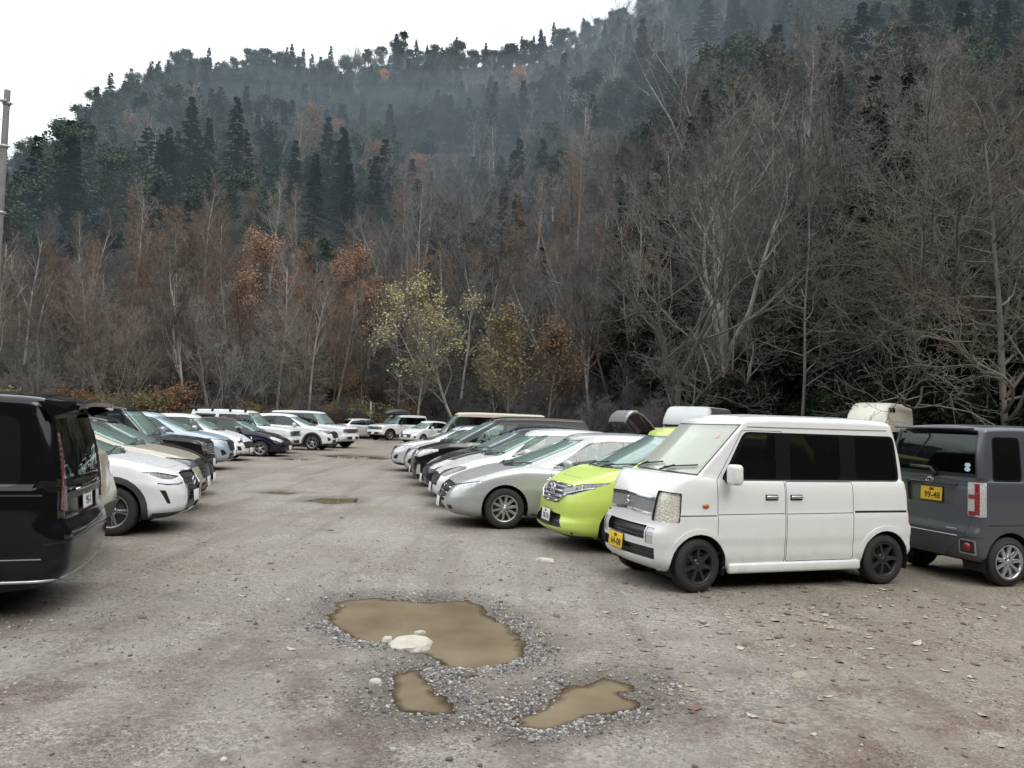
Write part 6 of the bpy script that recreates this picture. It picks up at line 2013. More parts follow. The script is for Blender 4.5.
def np_mesh(name, V, Q, mat, tri=None, smooth=True, midx=None, mats=None):
    me = bpy.data.meshes.new(name)
    nq = len(Q) if Q is not None else 0; ntr = len(tri) if tri is not None else 0
    me.vertices.add(len(V)); me.vertices.foreach_set('co', np.asarray(V, np.float32).ravel())
    li = np.concatenate([np.asarray(Q, np.int32).ravel() if nq else np.zeros(0, np.int32), np.asarray(tri, np.int32).ravel() if ntr else np.zeros(0, np.int32)])
    me.loops.add(len(li)); me.loops.foreach_set('vertex_index', li)
    me.polygons.add(nq+ntr)
    st = np.concatenate([np.arange(nq)*4, nq*4+np.arange(ntr)*3]).astype(np.int32)
    me.polygons.foreach_set('loop_start', st)
    me.polygons.foreach_set('use_smooth', np.full(nq+ntr, smooth))
    for m in (mats or [mat]): me.materials.append(m)
    if midx is not None: me.polygons.foreach_set('material_index', np.asarray(midx, np.int32))
    me.update(calc_edges=True)
    return me

def unit(v):
    return v/(np.linalg.norm(v)+1e-9)
def vnorm(x, y, z):
    l = math.sqrt(x*x+y*y+z*z)+1e-12
    return (x/l, y/l, z/l)
def bare_tree(seed, H=14, r0=.16, lean=.05, fork=.45, nl=11, limb=.42, spread=(35, 60), up=.12, rmin=.006, counts=(7, 6, 5), wob=.14, forks=0, zmin=.28, droop=0):
    """recursive bare tree; returns (trunk lines, crown lines, tip points)"""
    r = random.Random(seed); g = r.gauss
    trunk = []; crown = []; tip = []
    def path(p, d, L, n, w, tro):
        pts = [p]; h = L/n
        for i in range(n):
            d = vnorm(d[0]+g(0, w), d[1]+g(0, w), d[2]+g(0, w)+tro)
            p = (p[0]+d[0]*h, p[1]+d[1]*h, p[2]+d[2]*h); pts.append(p)
        return pts
    def side_dir(d, ang):
        x, y, z = g(0, 1), g(0, 1), g(0, 1)
        a = vnorm(d[1]*z-d[2]*y, d[2]*x-d[0]*z, d[0]*y-d[1]*x)
        c, s = math.cos(ang), math.sin(ang)
        return (d[0]*c+a[0]*s, d[1]*c+a[1]*s, d[2]*c+a[2]*s)
    def along(pts, t):
        n = len(pts)-1; i = min(int(t*n), n-1); f = t*n-i; a, b = pts[i], pts[i+1]
        return tuple(a[k]+(b[k]-a[k])*f for k in range(3)), vnorm(b[0]-a[0], b[1]-a[1], b[2]-a[2])
    def ramp(a, b, n):
        return [a+(b-a)*i/n for i in range(n+1)]
    def branch(p, d, L, rad, lev):
        n = (0, 7, 5, 4, 3)[lev]
        pts = path(p, d, L, n, wob*(1, 1, 1.2, 1.4, 1.5)[lev], (0, up, up*.8, up*.5-droop, up*.3-droop)[lev])
        rr = [max(q, rmin) for q in ramp(rad, rad*(.3 if lev < 4 else .5), n)]
        (trunk if lev == 1 else crown).append((pts, rr, (0, 5, 4, 3, 3)[lev]))
        if lev >= 4:
            tip.append(pts[-1]); tip.append(pts[-2]); return
        c = counts[lev-1]
        for k in range(c):
            t = .22+.78*(k+r.random())/c
            q, dd = along(pts, min(t, .999))
            branch(q, side_dir(dd, R(r.uniform(24, 58))), L*r.uniform(.38, .62)*(1.15-.5*t), max(rad*(1-.65*t)*.62, rmin), lev+1)
    d0 = vnorm(math.sin(lean)*math.cos(seed*2.4), math.sin(lean)*math.sin(seed*2.4), 1.0)
    th = H*(fork if forks else .86)
    tp = path((0, 0, 0), d0, th, 9, .035, .02)
    rt = ramp(r0, r0*(.72 if forks else .2), 9); rt[0] = r0*1.25
    tp[0] = (0, 0, -.8)
    trunk.append((tp, rt, 8))
    for k in range(forks):
        a = 2*math.pi*(k+r.uniform(-.2, .2))/forks+seed
        L = H*(1-fork)*r.uniform(.9, 1.1)
        pts = path(tp[-1], vnorm(math.cos(a)*.48, math.sin(a)*.48, 1.0), L, 8, .10, .05)
        trunk.append((pts, ramp(r0*.60, r0*.10, 8), 6))
        m = max(4, nl//forks)
        for j in range(m):
            t = .12+.86*(j+r.random())/m; q, dd = along(pts, t)
            branch(q, side_dir(dd, R(r.uniform(*spread))), L*limb*1.5*r.uniform(.7, 1.1)*(1.1-.55*t), r0*.60*(1-.8*t)*.6, 1)
    for j in range(nl if not forks else nl//3):
        t = zmin+(1-zmin)*(j+r.random())/nl if not forks else r.uniform(.4, .95)
        q, dd = along(tp, t)
        branch(q, side_dir(dd, R(r.uniform(*spread))*(1.15-.45*t)), H*limb*r.uniform(.7, 1.1)*(1.15-.65*t), r0*(1-.75*t)*.55, 1)
    return trunk, crown, np.array(tip)

def leaf_cards(pts, size, n_per, seed, spread=.2, flat=.5):
    r = np.random.default_rng(seed)
    P = np.repeat(np.asarray(pts), n_per, 0); n = len(P)
    P = P+r.normal(0, spread, (n, 3))
    A = r.normal(0, 1, (n, 3)); A[:, 2] *= flat; A /= np.linalg.norm(A, axis=1, keepdims=True)
    B = np.cross(A, r.normal(0, 1, (n, 3))); B /= np.linalg.norm(B, axis=1, keepdims=True)+1e-9
    s = (size*r.uniform(.6, 1.35, n))[:, None]
    V = np.stack([P-A*s, P+B*s*.55, P+A*s, P-B*s*.55], 1).reshape(-1, 3)
    return V, np.arange(n*4).reshape(n, 4)

def conifer(seed, H=18, rb=2.6, base=.12, nwh=34, nb=5, sprays=6, leaf=.42, droop=.25, top=1.0, gap=.0, bark=None, lmat=None, name='conifer'):
    r = np.random.default_rng(seed)
    tr = [(np.array([(0, 0, -.8), (0, 0, H*.5), (r.normal(0, .1), r.normal(0, .1), H)]), np.array([.011*H, .007*H, .012]), 7)]
    V = []; 
    for w in range(nwh):
        t = (w+r.random()*.6)/nwh
        z = H*(base+(1-base)*t)
        L = rb*(1-t)**.85*top*r.uniform(.75, 1.15)+.15
        for k in range(nb):
            if r.random() < gap: continue
            a = r.uniform(0, 6.283)
            LL = L*r.uniform(.65, 1.1)
            d = np.array([math.cos(a), math.sin(a), 0]); side = np.array([-d[1], d[0], 0])
            pts = [np.array([0, 0, z])+d*LL*q+np.array([0, 0, -droop*LL*q*q+.12*LL*q]) for q in (0, .35, .7, 1.0)]
            tr.append((np.array(pts), np.array([.03, .022, .014, .006])*(H/18), 3))
            for s in range(sprays):
                q = .18+.82*(s+r.random())/sprays
                c = pts[0]+d*LL*q+np.array([0, 0, -droop*LL*q*q+.12*LL*q])
                wd = leaf*(1.15-.5*q)*r.uniform(.7, 1.25)
                for sg in (-1, 1):
                    dv = unit(d*.75+side*sg*r.uniform(.5, 1.1)+np.array([0, 0, r.uniform(-.35, .15)]))
                    nv = unit(np.cross(dv, np.array([0, 0, 1.0])))*wd*.30+np.array([0, 0, r.uniform(-.1, .1)])*wd
                    V += [c, c+dv*wd*.5+nv, c+dv*wd*1.1, c+dv*wd*.5-nv]
    V = np.array(V); Q = np.arange(len(V)).reshape(-1, 4)
    tv, tq = tubes_np(tr)
    return np_mesh('trunk', tv, tq, bark or B_DARK), np_mesh('crown', V, Q, lmat or L_FIR, smooth=False)

def bare_meshes(seed, bark, twig, leaf=None, leafsize=.05, leafn=2, leafcut=0.0, leafspread=.18, leafp=1.0, **kw):
    t, c, tips = bare_tree(seed, **kw)
    tv, tq = tubes_np(t); cv, cq = tubes_np(c)
    if leaf is None:
        return np_mesh('trunk', tv, tq, bark), np_mesh('crown', cv, cq, twig)
    if leafcut: tips = tips[tips[:, 2] > leafcut]
    if leafp < 1: tips = tips[np.random.default_rng(seed).random(len(tips)) < leafp]
    lv, lq = leaf_cards(tips, leafsize, leafn, seed, leafspread)
    V = np.concatenate([cv, lv]); Q = np.concatenate([cq, lq+len(cv)])
    return np_mesh('trunk', tv, tq, bark), np_mesh('crown', V, Q, twig, midx=np.concatenate([np.zeros(len(cq)), np.ones(len(lq))]), mats=[twig, leaf])

def tree(kind, meshes, loc, rot, sc, label, group=None, cat='tree', tilt=(0, 0), rnd=None):
    o = thing(kind, label, cat, loc, rot, group)
    o.rotation_euler = (tilt[0], tilt[1], rot)
    o.scale = sc if isinstance(sc, tuple) else (sc, sc, sc)
    for nm, me in zip(('trunk', 'crown'), meshes):
        link(bpy.data.objects.new(nm, me), o)
    return o
def at_px(u, Y):
    return (u-512)/769*Y

BARE = [bare_meshes(11, B_GREY, T_GREY, H=15, r0=.15, nl=13, limb=.34, spread=(32, 55), up=.13),
        bare_meshes(12, B_GREY, T_PURP, H=16, r0=.17, nl=13, limb=.36, spread=(30, 55), up=.12, forks=2, fork=.35),
        bare_meshes(13, B_DARK, T_PURP, H=13, r0=.12, nl=12, limb=.36, spread=(30, 50), up=.16, zmin=.35),
        bare_meshes(14, B_GREY, T_TAN, H=14, r0=.14, nl=14, limb=.40, spread=(40, 70), up=.06),
        bare_meshes(15, B_DARK, T_GREY, H=15, r0=.16, nl=12, limb=.40, spread=(35, 65), up=.10, forks=3, fork=.3),
        bare_meshes(16, B_PALE, T_GREY, H=17, r0=.14, nl=12, limb=.28, spread=(28, 48), up=.14, zmin=.4)]
WARM = [bare_meshes(17, B_DARK, T_WARM, leaf=L_RUST, leafsize=.06, leafn=1, leafp=.10, H=15, r0=.14, nl=14, limb=.30, spread=(28, 50), up=.14, zmin=.35), bare_meshes(18, B_GREY, T_WARM, H=14, r0=.15, nl=13, limb=.34, spread=(30, 52), up=.13, forks=2, fork=.4), bare_meshes(19, B_PALE, T_TAN, H=16, r0=.14, nl=13, limb=.26, spread=(25, 45), up=.14, zmin=.42)]
B_WHITE = foliage_mat('birch_bark', (.42, .41, .39), (.62, .61, .58), rnd=.1)
BIRCH = [bare_meshes(25, B_WHITE, B_PALE, H=15, r0=.15, nl=13, limb=.30, spread=(22, 45), up=.13, forks=2, fork=.3, counts=(6, 5, 4)), bare_meshes(26, B_WHITE, B_PALE, H=14, r0=.14, nl=12, limb=.32, spread=(22, 48), up=.12, zmin=.3, counts=(6, 5, 4))]
MULTI = [bare_meshes(21, B_GREY, T_TAN, H=9, r0=.09, nl=14, limb=.42, spread=(20, 42), up=.14, forks=4, fork=.06),
         bare_meshes(22, B_GREY, T_GREY, H=8, r0=.08, nl=14, limb=.42, spread=(20, 45), up=.12, forks=5, fork=.05)]
FIR = [conifer(31, 17, 3.4, .06, 36, 7, 11, .46, lmat=L_FIR), conifer(32, 18, 3.7, .12, 36, 7, 11, .48, droop=.35, lmat=L_FIR2, gap=.12), conifer(33, 14, 4.2, .30, 20, 7, 15, .50, droop=.05, lmat=L_PINE, gap=.2)]
ROUND = [bare_meshes(91, B_DARK, T_GREY, leaf=L_FIR2, leafsize=.24, leafn=4, leafspread=.45, H=11, r0=.16, nl=12, limb=.46, counts=(5, 4, 3), rmin=.015, zmin=.15), bare_meshes(92, B_DARK, T_GREY, leaf=L_PINE, leafsize=.24, leafn=4, leafspread=.45, H=12, r0=.16, nl=12, limb=.42, counts=(5, 4, 3), rmin=.015, zmin=.2, forks=2, fork=.3)]
NEAR_EVER = [bare_meshes(93, B_DARK, T_GREY, leaf=L_FIR, leafsize=.115, leafn=9, leafspread=.42, H=11, r0=.16, nl=14, limb=.44, counts=(5, 4, 3), rmin=.012, zmin=.12), conifer(94, 16, 3.2, .05, 40, 7, 14, .34, lmat=L_FIR, droop=.3)]
LARCH = [bare_meshes(41, B_DARK, T_TAN, leaf=L_LARCH, leafsize=.10, leafn=4, leafspread=.3, leafp=.13, H=18, r0=.17, nl=26, limb=.26, spread=(60, 88), up=.05, zmin=.3), bare_meshes(42, B_DARK, T_TAN, leaf=L_LARCH, leafsize=.10, leafn=4, leafspread=.3, leafp=.12, H=16, r0=.16, nl=22, limb=.30, spread=(55, 85), up=.06, zmin=.28)]
RUST = [bare_meshes(51, B_GREY, T_TAN, leaf=L_RUST, leafsize=.085, leafn=1, leafp=.6, H=10, r0=.11, nl=12, limb=.42, spread=(30, 60)),
        bare_meshes(52, B_GREY, T_TAN, leaf=L_OLIVE, leafsize=.08, leafn=1, leafp=.6, H=8, r0=.09, nl=12, limb=.45, spread=(30, 60), forks=3, fork=.15)]
SHRUB = [bare_meshes(61, B_DARK, T_TAN, leaf=L_RUST, leafsize=.07, leafn=1, leafp=.35, leafspread=.25, H=2.6, r0=.035, nl=14, limb=.5, spread=(20, 55), forks=5, fork=.08, rmin=.004),
         bare_meshes(62, B_DARK, T_GREY, leaf=L_OLIVE, leafsize=.07, leafn=1, leafp=.35, leafspread=.25, H=2.2, r0=.03, nl=14, limb=.5, spread=(20, 55), forks=5, fork=.08, rmin=.004),
         bare_meshes(63, B_DARK, T_PURP, H=3.0, r0=.035, nl=16, limb=.5, spread=(20, 55), forks=6, fork=.06, rmin=.005)]
EVER = [bare_meshes(71, B_DARK, T_GREY, leaf=L_SASA, leafsize=.10, leafn=8, leafspread=.3, H=5, r0=.07, nl=12, limb=.5, spread=(30, 70), forks=4, fork=.1)]
# lighter builds of the same kinds for the slopes
FAR_BARE = [bare_meshes(81, B_GREY, T_GREY, H=14, r0=.17, nl=11, limb=.34, counts=(6, 5, 3), rmin=.016), bare_meshes(82, B_GREY, T_PURP, H=13, r0=.17, nl=11, limb=.36, counts=(6, 5, 3), rmin=.016, forks=3, fork=.35), bare_meshes(83, B_PALE, T_TAN, H=14, r0=.16, nl=10, limb=.32, counts=(6, 5, 3), rmin=.015, spread=(28, 48))]

L_ORANGE = foliage_mat('orange_leaves', (.40, .165, .07), (.52, .25, .12), rnd=.2)
ORANGE = bare_meshes(58, B_GREY, T_TAN, leaf=L_ORANGE, leafsize=.26, leafn=3, leafspread=.4, H=10, r0=.11, nl=12, limb=.44, counts=(5, 4, 3), spread=(30, 65))
# --- single trees one can point to
tree('bare_tree', bare_meshes(101, B_PALE, T_GREY, H=15.5, r0=.24, nl=24, limb=.36, spread=(22, 48), up=.10, forks=4, fork=.36, lean=.0, wob=.12), (at_px(728, 37), 37, hill_z(at_px(728, 37), 37)), .6, 1.0, 'large pale barked bare tree with forked trunk behind the white kei van', tilt=(0, -.09))
tree('bare_tree', bare_meshes(102, B_GREY, T_TAN, H=15, r0=.15, nl=30, limb=.52, spread=(55, 95), up=.03, zmin=.12, lean=.0, wob=.23, counts=(8, 6, 5)), (at_px(1008, 27.5), 27.5, -.1), 2.2, 1.0, 'bare tree at the right edge with long low branches reaching over the cars')
tree('bare_tree', bare_meshes(103, B_DARK, T_GREY, H=17, r0=.14, nl=28, limb=.46, spread=(50, 85), up=.05, zmin=.2, lean=.02, wob=.21, counts=(8, 6, 5)), (at_px(930, 30), 30, -.1), .4, 1.0, 'wide bare tree with level branches behind the grey kei wagon')
tree('bare_tree', bare_meshes(104, B_DARK, T_GREY, H=18, r0=.17, nl=16, limb=.36, spread=(35, 60), lean=.0), (at_px(772, 37), 37, hill_z(at_px(772, 37), 37)), 1.0, 1.0, 'tall dark trunked bare tree right of the pale forked tree', tilt=(0, .04))
tree('bare_tree', bare_meshes(105, B_GREY, T_TAN, H=16, r0=.09, nl=16, limb=.2, spread=(50, 80), lean=.0), (at_px(800, 35), 35, hill_z(at_px(800, 35), 35)), 1.4, 1.0, 'thin straight bare tree behind the roof of the white kei van')
tree('bare_tree', bare_meshes(106, B_GREY, T_GREY, H=13, r0=.16, nl=18, limb=.5, spread=(30, 55), lean=.0, forks=2, fork=.3), (at_px(675, 34), 34, -.2), 1.0, 1.0, 'leaning bare tree behind the grey white high roof van', tilt=(0, -.30))
tree('yellow_tree', bare_meshes(107, B_PALE, T_TAN, leaf=L_YELLOW, leafsize=.10, leafn=2, leafcut=5.5, leafp=.19, leafspread=.3, H=12, r0=.11, nl=20, limb=.38, spread=(35, 70), lean=.0, forks=3, fork=.38, wob=.18), (at_px(418, 61), 61, -.2), 0.3, 1.0, 'pale trunked tree with remaining yellow leaves above the far white off-roader')
tree('bare_tree', bare_meshes(108, B_PALE, T_GREY, H=11, r0=.15, nl=12, limb=.36, spread=(30, 55), lean=.0), (at_px(464, 61), 61, -.2), 0.3, 1.0, 'pale trunk leaning left beside the yellow leaved tree', tilt=(0, -.48))
tree('autumn_tree', bare_meshes(109, B_GREY, T_TAN, leaf=L_OLIVE, leafsize=.10, leafn=2, leafp=.22, leafspread=.25, H=8.5, r0=.12, nl=16, limb=.46, spread=(30, 65), lean=.0), (at_px(508, 51), 51, -.2), 0.9, 1.0, 'small tree with olive yellow leaves behind the cream van')
tree('autumn_tree', bare_meshes(110, B_GREY, T_TAN, leaf=L_RUST, leafsize=.09, leafn=2, leafp=.2, leafspread=.3, H=8, r0=.12, nl=16, limb=.42, spread=(30, 65), lean=.0), (at_px(545, 49), 49, -.2), 1.9, 1.0, 'small tree with rust brown leaves right of the olive yellow one', tilt=(0, -.25))
tree('bare_tree', bare_meshes(112, B_PALE, T_GREY, H=14, r0=.15, nl=14, limb=.34, spread=(25, 50), lean=.0), (at_px(186, 57), 57, -.2), .9, 1.0, 'bare tree with pale tan trunk behind the left row of cars')

# --- woods along the edge of the lot and up the first slope
rr_ = random.Random(5)
spots = []
def free(x, y, d):
    for a, b in spots:
        if (a-x)**2+(b-y)**2 < d*d: return False
    spots.append((x, y)); return True
def sample(n, az, dr, gap, power=1.3):
    out = []; tries = 0
    while len(out) < n and tries < n*40:
        tries += 1
        a = rr_.uniform(*az); r0 = az_r0(a); r = r0+dr[0]+(dr[1]-dr[0])*rr_.random()**power
        x, y = r*math.sin(R(a)), r*math.cos(R(a))
        if free(x, y, gap): out.append((x, y, hill_z(x, y)-.1, a, r))
    return out
def zone(a):
    return 'left' if a < -12 else ('middle' if a < 9 else 'right')
ZL = {'left': 'behind the left row of cars', 'middle': 'beyond the far end of the lot', 'right': 'on the slope behind the right row of cars'}
for zone_, n_, az_, dr_, gp_ in (('left', 85, (-40, -10), (.5, 30), 1.7), ('middle', 62, (-10, 9), (.5, 52), 1.8), ('right', 30, (9, 41), (.5, 24), 2.5), ('right', 18, (9, 41), (22, 66), 2.6)):
    for x, y, z, a, r in sample(n_, az_, dr_, gp_):
        zn = zone(a)
        if zn == 'right': V = rr_.choice([BARE[0], BARE[3], BARE[4], BARE[5]] if dr_[1] < 30 else BARE)
        else: V = rr_.choice(WARM+WARM+BARE[2:3]+BARE[5:] if zn == 'left' else WARM+BARE)
        s = rr_.uniform(.72, 1.12)*(.80 if zn == 'left' else (.9 if zn == 'middle' else 1.08))
        tree('bare_tree', V, (x, y, z), rr_.uniform(0, 6.28), (s, s, s*rr_.uniform(.9, 1.1)), 'bare grey brown tree in the woods '+ZL[zn], 'bare trees in the woods '+ZL[zn], tilt=(rr_.gauss(0, .07), rr_.gauss(0, .07)))
for x, y, z, a, r in sample(20, (-40, -13), (-2, 14), 1.6):
    s = rr_.uniform(.7, 1.15)
    tree('bare_thicket_tree', rr_.choice(MULTI), (x, y, z), rr_.uniform(0, 6.28), s, 'many stemmed bare bushy tree behind the left row of cars', 'many stemmed bushy trees on the left')
for x, y, z, a, r in sample(170, (7, 41), (4, 66), 1.8, 1.1):
    V = rr_.choice(NEAR_EVER if r-az_r0(a) < 34 else FIR[:2]+ROUND); s = rr_.uniform(.5, .9)
    tree('evergreen_tree', V, (x, y, z), rr_.uniform(0, 6.28), s, 'dark evergreen among the bare trees on the right slope', 'dark evergreens on the right slope')
for x, y, z, a, r in sample(120, (-40, 7), (18, 95), 2.6, 1.0):
    V = rr_.choice(FIR[:2]+ROUND); s = rr_.uniform(.45, .75)
    tree('evergreen_tree', V, (x, y, z), rr_.uniform(0, 6.28), s, 'dark evergreen on the lower slope beyond the lot', 'evergreens on the lower slope')
for x, y, z, a, r in sample(14, (-25, -11), (1, 20), 3, 1.0):
    s = rr_.uniform(.58, .85)
    tree('larch_tree', rr_.choice(LARCH), (x, y, z), rr_.uniform(0, 6.28), s, 'rust orange larch among the bare trees left of centre', 'rust orange larches left of centre')
for x, y, z, a, r in sample(12, (-40, -24), (3, 26), 3, 1.0):
    s = rr_.uniform(.6, .95)
    tree('autumn_tree', rr_.choice(RUST), (x, y, z), rr_.uniform(0, 6.28), s, 'low tree with rusty autumn leaves at the left edge of the woods', 'rusty autumn trees at the left edge of the woods')
for x, y, z, a, r in sample(46, (-40, -8), (-4, 5), 1.2, 1.0):
    s = rr_.uniform(.6, 1.2)
    tree('shrub', rr_.choice(SHRUB), (x, y, max(z, -.3)), rr_.uniform(0, 6.28), s, 'brown leaved shrub along the edge of the lot on the left', 'brown shrubs along the left edge of the lot', 'shrub')
for x, y, z, a, r in sample(26, (-8, 12), (-4, 4), 1.4, 1.0):
    s = rr_.uniform(.6, 1.1)
    tree('shrub', SHRUB[2], (x, y, max(z, -.3)), rr_.uniform(0, 6.28), s, 'bare twiggy shrub along the far edge of the lot', 'twiggy shrubs along the far edge of the lot', 'shrub')
for x, y, z, a, r in sample(60, (7, 42), (-1.5, 16), 1.5, 1.0):
    s = rr_.uniform(.5, 1.0)
    tree('evergreen_bush', EVER[0], (x, y, z), rr_.uniform(0, 6.28), s, 'dark evergreen bush under the trees behind the right row', 'dark evergreen bushes behind the right row', 'bush')
# singled out on the slopes
def on_slope(u, az_r):
    a = math.degrees(math.atan((u-512)/769)); return az_r*math.sin(R(a)), az_r*math.cos(R(a))
for u, r, ms, s, kind, lb in ((652, 172, FIR[2], 1.1, 'pine_tree', 'dark broad pine standing out on the upper right slope'),
                          (830, 150, FIR[2], 1.3, 'pine_tree', 'dark green pine at the top edge of the picture on the right'),
                          (585, 190, FIR[2], .9, 'pine_tree', 'small flat topped pine left of the broad dark pine'),
                          (366, 280, ORANGE, 1.15, 'autumn_tree', 'bright orange tree on the skyline of the hazy hill'),
                          (510, 296, ORANGE, 1.15, 'autumn_tree', 'bright orange tree high on the hill near the middle of the skyline'),
                          (575, 120, BIRCH[0], .95, 'birch_tree', 'white stemmed birch on the slope left of the dark pine'),
                          (598, 112, BIRCH[1], .8, 'birch_tree', 'smaller white birch just right of the white stemmed birch'),
                          (548, 118, BIRCH[1], .75, 'birch_tree', 'smallest white birch left of the white stemmed birch'),
                          (690, 100, BIRCH[0], .7, 'birch_tree', 'white birch on the slope above the pale forked tree')):
    x, y = on_slope(u, r)
    tree(kind, ms, (x, y, hill_z(x, y)-.2), rr_.uniform(0, 6), s, lb)

# --- the wooded hill further up: one mass, instanced from the light builds
def far_forest():
    r = random.Random(77)
    pts = []; var = []; rot = []; sca = []
    kinds = FAR_BARE+FIR+LARCH[:1]+ROUND
    n = 0
    while n < 2700:
        a = r.uniform(-46, 50); r0, r1 = az_r0(a), az_r1(a)
        t = r.random()**.72
        rad = r0+45+(r1*1.06-r0-45)*t
        x, y = rad*math.sin(R(a)), rad*math.cos(R(a))
        d = vnoise(np.array([x*.03]), np.array([y*.03]), 91)[0]+.25*(r.random()-.5)
        con = .72 if a < -9 else (.55 if a < 8 else .62)
        if d < con: k = r.choice([3, 4, 5, 7, 7, 8, 8]); s = r.uniform(.55, 1.0)
        elif d > .86: k = 6 if (a < -4) else r.choice([0, 1, 2]); s = r.uniform(.5, .9)
        else: k = r.choice([0, 1, 1, 2]); s = r.uniform(.6, 1.05)
        pts.append((x, y, hill_z(x, y)-.3)); var.append(k); rot.append(r.uniform(0, 6.28)); sca.append(s); n += 1
    me = bpy.data.meshes.new('far_forest')
    me.from_pydata(pts, [], [])
    for nm, ty, vals in (('kind_index', 'INT', var), ('turn', 'FLOAT', rot), ('size', 'FLOAT', sca)):
        at = me.attributes.new(nm, ty, 'POINT'); at.data.foreach_set('value', vals)
    ob = link(bpy.data.objects.new('far_forest', me)); ob['kind'] = 'stuff'
    ng = bpy.data.node_groups.new('plant_far_forest', 'GeometryNodeTree')
    ng.interface.new_socket('Geometry', in_out='INPUT', socket_type='NodeSocketGeometry')
    ng.interface.new_socket('Geometry', in_out='OUTPUT', socket_type='NodeSocketGeometry')
    gi = ng.nodes.new('NodeGroupInput'); go = ng.nodes.new('NodeGroupOutput')
    join = ng.nodes.new('GeometryNodeJoinGeometry')
    av = ng.nodes.new('GeometryNodeInputNamedAttribute'); av.data_type = 'INT'; av.inputs[0].default_value = 'kind_index'
    ar = ng.nodes.new('GeometryNodeInputNamedAttribute'); ar.data_type = 'FLOAT'; ar.inputs[0].default_value = 'turn'
    as_ = ng.nodes.new('GeometryNodeInputNamedAttribute'); as_.data_type = 'FLOAT'; as_.inputs[0].default_value = 'size'
    cx_ = ng.nodes.new('ShaderNodeCombineXYZ'); ng.links.new(ar.outputs[0], cx_.inputs[2])
    for k, ms in enumerate(kinds):
        # a real planted tree of the far slope lends its trunk and crown
        a = -32+8*k; rad = az_r0(a)+62; x, y = rad*math.sin(R(a)), rad*math.cos(R(a))
        kn = 'bare_tree' if k < 3 else ('fir_tree' if k < 6 else ('larch_tree' if k == 6 else 'evergreen_tree'))
        lb = ('bare tree', 'bare tree', 'pale stemmed bare tree', 'dark fir', 'bluish fir', 'broad pine', 'orange larch', 'round blue green evergreen', 'round green evergreen')[k]
        src = tree(kn, ms, (x, y, hill_z(x, y)-.2), 0, .8, lb+' half way up the hazy hillside among others', lb+'s on the hazy hillside')
        cmp_ = ng.nodes.new('FunctionNodeCompare'); cmp_.data_type = 'INT'; cmp_.operation = 'EQUAL'; cmp_.inputs[3].default_value = k
        ng.links.new(av.outputs[0], cmp_.inputs[2])
        for ch in src.children:
            oi = ng.nodes.new('GeometryNodeObjectInfo'); oi.inputs[0].default_value = ch; oi.inputs[1].default_value = True; oi.transform_space = 'ORIGINAL'
            ins = ng.nodes.new('GeometryNodeInstanceOnPoints')
            ng.links.new(gi.outputs[0], ins.inputs['Points']); ng.links.new(cmp_.outputs[0], ins.inputs['Selection'])
            ng.links.new(oi.outputs['Geometry'], ins.inputs['Instance'])
            ng.links.new(cx_.outputs[0], ins.inputs['Rotation']); ng.links.new(as_.outputs[0], ins.inputs['Scale'])
            ng.links.new(ins.outputs[0], join.inputs[0])
    ng.links.new(join.outputs[0], go.inputs[0])
    md = ob.modifiers.new('planting', 'NODES'); md.node_group = ng
far_forest()

# --- dark undergrowth carpet under the right hand trees
def undergrowth():
    r = np.random.default_rng(8)
    P = []
    for k in range(16000):
        a = r.uniform(6, 43); rad = az_r0(a)-2.5+r.random()**1.2*48
        x, y = rad*math.sin(R(a)), rad*math.cos(R(a))
        P.append((x, y, max(hill_z(x, y), -.15)+r.uniform(.1, 1.1)*(1+max(0, rad-az_r0(a))/22)))
    V, Q = leaf_cards(np.array(P), .115, 9, 9, .38, .6)
    o = link(bpy.data.objects.new('undergrowth', np_mesh('undergrowth', V, Q, L_SASA, smooth=False))); o['kind'] = 'stuff'
    P = []
    for k in range(5000):
        a = r.uniform(-42, 8); rad = az_r0(a)-5+r.random()**1.3*22
        x, y = rad*math.sin(R(a)), rad*math.cos(R(a))
        P.append((x, y, max(hill_z(x, y), -.15)+r.uniform(.02, .5)))
    V, Q = leaf_cards(np.array(P), .12, 4, 10, .35, .6)
    o = link(bpy.data.objects.new('brushwood', np_mesh('brushwood', V, Q, L_RUST, smooth=False, midx=r.integers(0, 2, len(Q)), mats=[foliage_mat('dry_leaves', (.09, .062, .036), (.17, .12, .07)), foliage_mat('dry_grass', (.12, .095, .05), (.2, .16, .09))]))); o['kind'] = 'stuff'
undergrowth()

